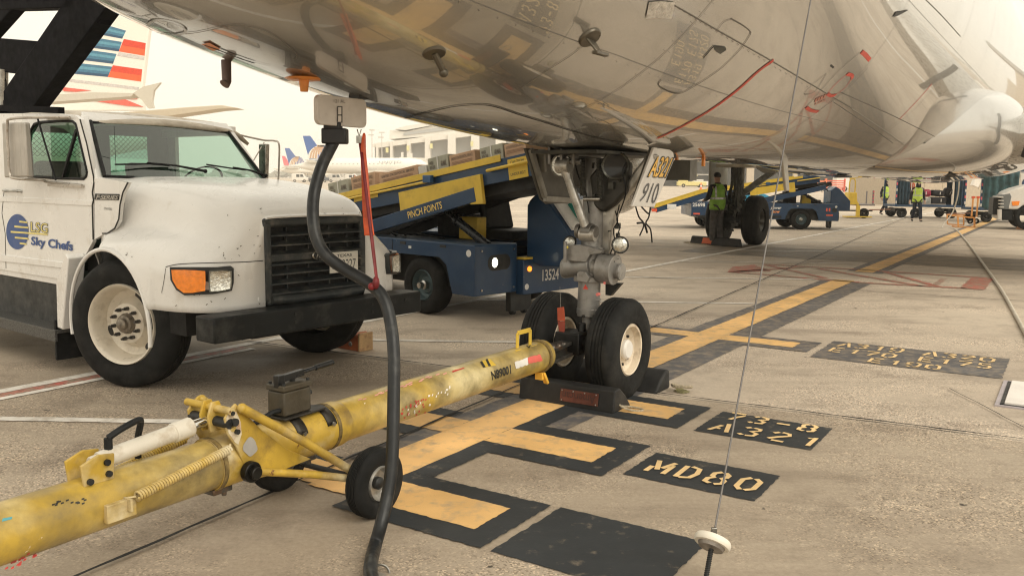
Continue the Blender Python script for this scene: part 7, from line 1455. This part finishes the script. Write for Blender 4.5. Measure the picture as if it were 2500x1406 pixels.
# E4 gate building and jet bridge at the right edge
FE = Frame(D(2400, 440, 62).x, 62, 3); gb = thing('gate_building', FE, 'tan gate building with a blue and white E4 sign, at the right edge', 'building')
k = MB(); k.box((-6, 0, 0), (14, 8, 9)); gw = k.build('wall', BEIGE, gb)
for i in range(9): k = MB(); k.box((-5.5+i*1.3, -.012, 1.2), (-5.46+i*1.3, -.001, 9)); k.build('panel_joint', pm('joint_tan', (.36, .3, .22), .8), gb)
def EP_(x, y, yy=-.05): return FE.Y(x, y, yy)
k = MB(); k.prism([EP_(*q) for q in ((2482, 369), (2506, 369), (2506, 380), (2482, 380))], (0, .04, 0)); sg = k.build('sign', WTX, gb); k = MB(); text(k, 'E4', lambda u, v: EP_(2486.5+9.5*u, 378-7*v, -.07)); k.build('lettering', pm('sign_ink', (.12, .11, .12), .5), sg, smooth=0); k = MB(); k.prism([EP_(*q) for q in ((2484, 380.5), (2506, 380.5), (2506, 384), (2484, 384))], (0, .04, 0)); k.build('sign_band', BLUC, sg); k = MB(); k.prism([EP_(*q) for q in ((2485, 360), (2506, 360), (2506, 368), (2485, 368))], (0, .04, 0)); k.build('window', GLZ, gb)
k = MB(); k.prism([EP_(*q) for q in ((2435, 371), (2446, 371), (2446, 380), (2435, 380))], (0, .04, 0)); k.build('notice', WTX, gb)
FJ = Frame(D(2400, 440, 52).x, 52, 2); jb = thing('jet_bridge', FJ, 'white boarding bridge with a grey window bay, left of the E4 sign', 'jet bridge')
def JP(x, y, yy=0): return FJ.Y(x, y, yy)
k = MB(); k.prism([JP(*q) for q in ((2405, 386), (2560, 384), (2560, 432), (2510, 432), (2494, 428), (2400, 424))], (0, 3, 0)); k.build('tunnel', pm('bridge_white', (.78, .75, .68), .5, var=.03), jb, bevel=.1); k = MB(); k.prism([JP(*q, -.05) for q in ((2437, 387), (2471, 387), (2469, 423), (2434, 423))], (0, .06, 0)); k.build('window_bay', pm('bridge_window', (.42, .42, .42), .3), jb); k = MB(); k.prism([JP(*q, -.05) for q in ((2492, 394), (2530, 394), (2530, 424), (2492, 422))], (0, .06, 0)); k.build('window_bay', pm('bridge_window2', (.25, .25, .27), .3), jb)
k = MB(); k.prism([JP(*q, -.3) for q in ((2424, 356), (2434, 356), (2432, 386), (2426, 386))], (0, .3, 0)); k.build('post', OFW, jb); k = MB(); k.bar(JP(2392, 424, .5), JP(2378, 455, .5), .35, .35, (0, 1, 0)); k.bar(JP(2402, 424, 1.5), JP(2392, 455, 1.5), .3, .3, (0, 1, 0)); k.build('support_leg', OFW, jb)
# ---- left: striped tail, wing and tailplanes of an airliner parked behind the truck
Ya = 58; FA = Frame(0, Ya, 0); at2 = thing('airliner', FA, 'airliner with a blue, white and red striped tail, parked behind the truck', 'airliner', 'parked airliners in the background')
PW = pm('far_white', (.84, .81, .74), .5, var=.02); PWS = pm('far_grey_white', (.60, .56, .48), .5, var=.03)
z1 = lambda x, y: (x/2.811, y/2.811)
def AP(q, yy=0): return FA.Y(*z1(*q), yy)
k = MB(); k.prism([AP(q) for q in ((760, 60), (1040, 60), (1010, 300), (975, 600), (985, 760), (350, 760), (420, 600))], (0, .5, 0)); fin = k.build('tail_fin', PW, at2, bevel=.05)
bl = [pm('stripe_blue_'+n_, c_, .4, var=.1) for n_, c_ in (('dark', (.03, .09, .17)), ('mid', (.06, .19, .30)), ('light', (.12, .33, .45)))]; rd_ = [pm('stripe_red_'+n_, c_, .4, var=.06) for n_, c_ in (('deep', (.72, .07, .035)), ('bright', (.85, .14, .05)))]
def strp(q, mats, n):
    a, b2, c, d = q     # top-left, top-right, bottom-right, bottom-left
    for i in range(n):
        t0, t1 = i/n, (i+1)/n; L = lambda p, r, t: (p[0]+(r[0]-p[0])*t, p[1]+(r[1]-p[1])*t); k = MB(); k.prism([AP(q_, -.012) for q_ in (L(a, d, t0), L(b2, c, t0), L(b2, c, t1), L(a, d, t1))], (0, .01, 0)); k.build('stripe', mats[i % len(mats)], fin)
for q in (((710, 168), (865, 213), (838, 268), (660, 235)), ((640, 258), (835, 290), (815, 355), (590, 325)), ((575, 340), (800, 372), (775, 440), (530, 410)), ((510, 432), (770, 460), (740, 530), (465, 505))): strp(q, [bl[1], bl[2], bl[1], bl[0]], 4)
for q in (((850, 270), (1000, 298), (992, 385), (815, 355)), ((775, 450), (975, 478), (968, 562), (738, 530))): strp(q, rd_, 2)
for q in (((815, 360), (992, 392), (988, 415), (803, 385)), ((450, 540), (955, 600), (950, 620), (450, 560))): strp(q, [pm('stripe_grey', (.62, .58, .56), .5)], 1)
for q in (((405, 597), (625, 622), (520, 632), (440, 628)), ((600, 688), (830, 672), (985, 735), (870, 728)), ((850, 678), (945, 662), (940, 682), (900, 682))): k = MB(); k.prism([AP(q_, -.05) for q_ in q], (0, .04, 0)); k.build('red_swoosh', pm('swoosh_red', (.80, .16, .12), .4), fin)
k = MB(); k.prism([AP(q, -8) for q in ((-400, 740), (130, 718), (200, 660), (640, 634), (920, 640), (900, 664), (300, 706), (130, 722))], (0, 1.2, 0)); k.build('wing', PWS, at2, bevel=.05)
k = MB(); k.prism([AP(q, -8) for q in ((915, 640), (985, 595), (1100, 568), (1055, 622), (1042, 700), (1052, 742), (1015, 745), (975, 690))], (0, .25, 0)); k.build('winglet', PWS, at2)
k = MB(); k.prism([AP(q, -4) for q in ((840, 772), (1300, 735), (1520, 722), (1630, 742), (1500, 752), (1100, 810), (1020, 800))], (0, 1.5, 0)); k.build('tailplane', pm('tailplane_tan', (.56, .49, .38), .5, var=.03), at2, bevel=.05)
k = MB(); k.lathe(FA.L(V((D(150, 300, Ya).x-24, Ya+.3, 3.9))), (1, 0, 0), [(.1, -6), (1.4, -4.5), (1.95, -2), (1.975, 0), (1.975, 20), (1.5, 25), (.5, 30), (0, 31)], 32); k.build('fuselage', PW, at2)
# ---- far airliners with globe tails and the white terminal
def far_plane(Y, fin_pts, body, label, globe, tailp, colors, txt=None):
    F = Frame(0, Y, 0); T = thing('airliner', F, label, 'airliner', 'parked airliners in the background'); Q = lambda q, yy=0: F.Y(*q, yy); B_ = pm('far_fin_'+colors[0], colors[1], .5, var=.05)
    k = MB(); k.prism([Q(q) for q in fin_pts], (0, 1, 0)); fn = k.build('tail_fin', B_, T)
    if globe:
        cx_, cy_, r_ = globe; gp_ = [Q((cx_+r_*math.cos(R(a)), cy_+r_*math.sin(R(a))), -.08) for a in range(180, 361, 10)]; k = MB(); k.prism(gp_, (0, .05, 0)); k.build('globe', PW, fn)
        for i in range(7):
            for j in range(9):
                u = -.85+1.7*j/8; v = -.95+.85*i/6; x = cx_+r_*.93*u*math.sqrt(max(0, 1-v*v)); y = cy_+r_*v; s = r_*.065
                k = MB(); k.poly([Q((x-s, y-s), -.12), Q((x+s, y-s), -.12), Q((x+s*.9, y+s), -.12), Q((x-s*.9, y+s), -.12)]); k.build('globe_tile', pm('globe_gold', (.62, .36, .2), .5) if u+v < -.5 else pm('globe_blue', (.18, .19, .42), .5), fn, smooth=0, recalc=False)
    x0, x1, yc_, rr = body; a = Q((x0, yc_), 2); b2 = Q((x1, yc_), 2); L = (b2-a).length; rm = rr*Y/2150; k = MB(); k.lathe(a, b2-a, [(rm*.15, -L*.02), (rm*.5, L*.06), (rm*.85, L*.16), (rm, L*.26), (rm, L*.86), (rm*.8, L*.94), (rm*.4, L*.985), (0, L)], 32); bd_ = k.build('fuselage', PW, T, smooth=60)
    k = MB(); k.prism([Q(q, -.5) for q in tailp], (0, 2, 0)); k.build('tailplane', PWS, T)
    for i in range(16): p_ = a.lerp(b2, .28+.5*i/16); k = MB(); k.box(p_+V((-.15, -rm*.985, rm*.15)), p_+V((.15, -rm*.96, rm*.15+.35))); k.build('window', pm('far_window', (.45, .43, .4), .5), bd_)
    if txt: k = MB(); text(k, txt[0], lambda u, v: Q((txt[1]+(txt[2]-txt[1])*u, txt[3]-txt[4]*v), 2-rm*1.02)); k.build('lettering', pm('far_letter', (.42, .42, .46), .5), bd_, smooth=0)
    k = MB(); k.prism([Q(q, -rm) for q in ((x0+(x1-x0)*.45, yc_+rr*.6), (x0+(x1-x0)*.66, yc_+rr*.5), (x0+(x1-x0)*.80, yc_+rr*1.1), (x0+(x1-x0)*.60, yc_+rr*1.05))], (0, -.6, 0)); k.build('wing', PWS, T); k = MB(); k.lathe(Q((x0+(x1-x0)*.58, yc_+rr*1.25), -rm-2), (1, 0, 0), [(1.0, 0), (1.3, .6), (1.3, 3), (.8, 4.5), (0, 4.5)], 20); k.build('engine', PWS, T); k = MB(); q = Q((x0+(x1-x0)*.62, yc_+rr), 1); k.box((q.x-.3, q.y-.3, 0), (q.x+.3, q.y+.3, q.z)); q = Q((x0+(x1-x0)*.92, yc_+rr*.8), 1); k.box((q.x-.2, q.y-.2, 0), (q.x+.2, q.y+.2, q.z)); k.build('gear_leg', FRM, T)
far_plane(250, [(739, 332), (756, 332), (772, 354), (800, 386), (755, 390), (752, 380)], (728, 1045, 405, 19), 'distant airliner with a blue globe tail, letters on its side, larger of the two', (784, 388, 33), [(743, 390), (760, 391), (780, 397), (757, 398)], ('united_a', (.035, .12, .38)), ('UNITED', 926, 980, 399, 6))
far_plane(340, [(695, 362), (705, 362), (718, 379), (735, 398), (706, 404)], (688, 850, 415, 11), 'distant airliner with a blue globe tail, smaller and left of the other globe tail', (726, 403, 20), [(692, 408), (710, 405), (728, 411), (708, 412)], ('united_b', (.04, .12, .38)))
far_plane(420, [(688, 381), (695, 382), (704, 396), (704, 404), (693, 404)], (670, 800, 412, 8), 'most distant airliner with a red and blue tail at the edge of the truck mirror', None, [(686, 410), (700, 408), (704, 411)], ('red', (.75, .12, .16)))
FT = Frame(D(905, 440, 330).x, 330, 0); tw = thing('terminal_building', FT, 'pale concourse building with deep bays and a stepped roof, behind the distant airliner', 'building')
def TT_(x, y, yy=0): return FT.Y(x, y, yy)
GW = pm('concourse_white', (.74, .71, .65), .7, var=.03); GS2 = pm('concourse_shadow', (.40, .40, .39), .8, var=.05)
k = MB(); k.prism([TT_(*q) for q in ((908, 352), (925, 349), (1010, 338), (1080, 327), (1420, 280), (1420, 300), (1080, 341), (925, 361), (910, 359))], (0, 30, 0)); k.build('roof_edge', GW, tw)
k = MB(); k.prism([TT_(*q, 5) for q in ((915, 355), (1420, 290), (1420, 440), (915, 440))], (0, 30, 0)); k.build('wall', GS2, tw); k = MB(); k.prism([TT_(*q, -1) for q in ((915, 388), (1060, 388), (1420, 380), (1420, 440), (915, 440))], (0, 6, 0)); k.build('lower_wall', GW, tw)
for x0, x1 in ((918, 923), (952, 958), (993, 1002), (1037, 1050), (1093, 1112), (1150, 1170), (1210, 1235)): k = MB(); k.prism([TT_(x0, 351-(x0-918)*.13, -1), TT_(x1, 351-(x1-918)*.13, -1), TT_(x1, 388, -1), TT_(x0, 388, -1)], (0, 6, 0)); k.build('bay_pier', GW, tw)
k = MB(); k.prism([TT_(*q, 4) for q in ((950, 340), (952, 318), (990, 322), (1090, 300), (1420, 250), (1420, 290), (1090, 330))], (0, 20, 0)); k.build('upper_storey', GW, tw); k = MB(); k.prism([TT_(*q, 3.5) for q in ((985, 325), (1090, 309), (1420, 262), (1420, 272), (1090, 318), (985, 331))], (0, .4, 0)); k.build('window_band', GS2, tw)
k = MB(); k.prism([TT_(*q, 3) for q in ((962, 316), (990, 308), (1090, 292), (1090, 300), (990, 318))], (0, 22, 0)); k.build('roof', GW, tw)
for x, y in ((945, 367), (996, 362), (1053, 357), (1152, 351)): k = MB(); c = TT_(x, y, -1.5); k.box(c-V((.5, .1, .9)), c+V((.5, .1, .9))); k.build('gate_sign', pm('gate_sign_yellow', (.75, .70, .35), .5), tw)
k = MB(); k.prism([TT_(*q, -20) for q in ((975, 384), (1040, 386), (1040, 393), (975, 391))], (0, 3, 0)); k.bar(TT_(982, 372, -19), TT_(982, 432, -19), .8, .8, (0, 1, 0)); k.bar(TT_(1004, 374, -19), TT_(1004, 432, -19), .8, .8, (0, 1, 0)); k.build('boarding_bridge', GW, tw)
for px, y0 in ((909, 318), (933, 324)):
    F = FY(px, 300); T = thing('light_mast', F, 'slim floodlight mast left of the pale concourse, '+('taller' if px < 920 else 'shorter')+' one', 'mast'); zt2 = FY(px, 300).Y(px, y0, 0).z; k = MB(); k.cyl((0, 0, 0), (0, 0, zt2), .22, .12, 8); k.build('pole', FRM, T)
    k = MB(); k.box((-.9, -.2, zt2-.2), (.9, .2, zt2+.2)); k.box((-1.2, -.2, zt2-1.8), (.6, .2, zt2-1.4)); k.build('lamp_head', FRM, T)
random.seed(11)
for i in range(14):
    px = 712+i*22+random.uniform(-6, 6); 
    if i in (3, 7, 10, 12): cone(px, 235, 1.9, ('leftmost ', 'second ', 'third ', 'rightmost ')[(3, 7, 10, 12).index(i)]+'orange cone in the far line under the distant airliner')
    elif i % 2: open_tug(px, 240+i, 3.2, 2.4, (OFW, pm('tug_dark', (.12, .12, .13), .5), FRM)[i % 3], ['','white','','dark','','pale','','white','','dark','','pale','','white'][i]+' small tractor in the far row, about '+('a third' if i < 6 else 'half' if i < 9 else 'two thirds')+' along under the airliner, spot %s' % 'abcdefghijklmn'[i])
    else: small_vehicle(px, 240+i, 4.4, 2.3, (OFW, FRM, pm('van_dark', (.10, .11, .13), .5))[i % 3], ('pale', '', 'dark', '', 'grey', '', 'white', '', 'dark', '', '', '', '')[i % 13]+' service van in the far row, between cones, spot %s' % 'abcdefghijklmn'[i])
# a low line of distant trees and sheds closes the horizon
tr = MB()
for i in range(700):
    x = random.uniform(-750, 750); Y = random.uniform(820, 900); h_ = random.uniform(2.5, 6.5); w_ = random.uniform(4, 12); c = V((x, Y, h_*.4)); n = 7
    tr.add([c+V((w_*random.uniform(.3, 1)*math.cos(2*PI*j/n), w_*.4*math.sin(2*PI*j/n), h_*random.uniform(-.5, .7))) for j in range(n)]+[c+V((0, 0, h_*.8))], [(j, (j+1) % n, n) for j in range(n)])
tag(tr.build('distant_tree_line', pm('far_trees', (.20, .20, .16), .9, var=.3), smooth=0), 'hazy low line of trees along the horizon', 'trees', kind='stuff')
# ---------------------------------------------------------------- added haze volume: pales the distance in place of overexposure
k = MB(); k.box((-940, -320, -1), (940, 1520, 60)); hz = k.build('added_haze', pm('added_haze_tmp', (1, 1, 1)), smooth=0, recalc=False)
hm = bpy.data.materials.new('added_haze'); hm.use_nodes = True; hn = hm.node_tree.nodes; hn.clear(); ho = hn.new('ShaderNodeOutputMaterial'); hv = hn.new('ShaderNodeVolumePrincipled'); hv.inputs['Color'].default_value = (.97, .96, .93, 1); hv.inputs['Density'].default_value = .0007; hv.inputs['Anisotropy'].default_value = .2
hm.node_tree.links.new(hv.outputs[0], ho.inputs['Volume']); hz.data.materials.clear(); hz.data.materials.append(hm); tag(hz, kind='stuff'); S.cycles.volume_bounces = 1
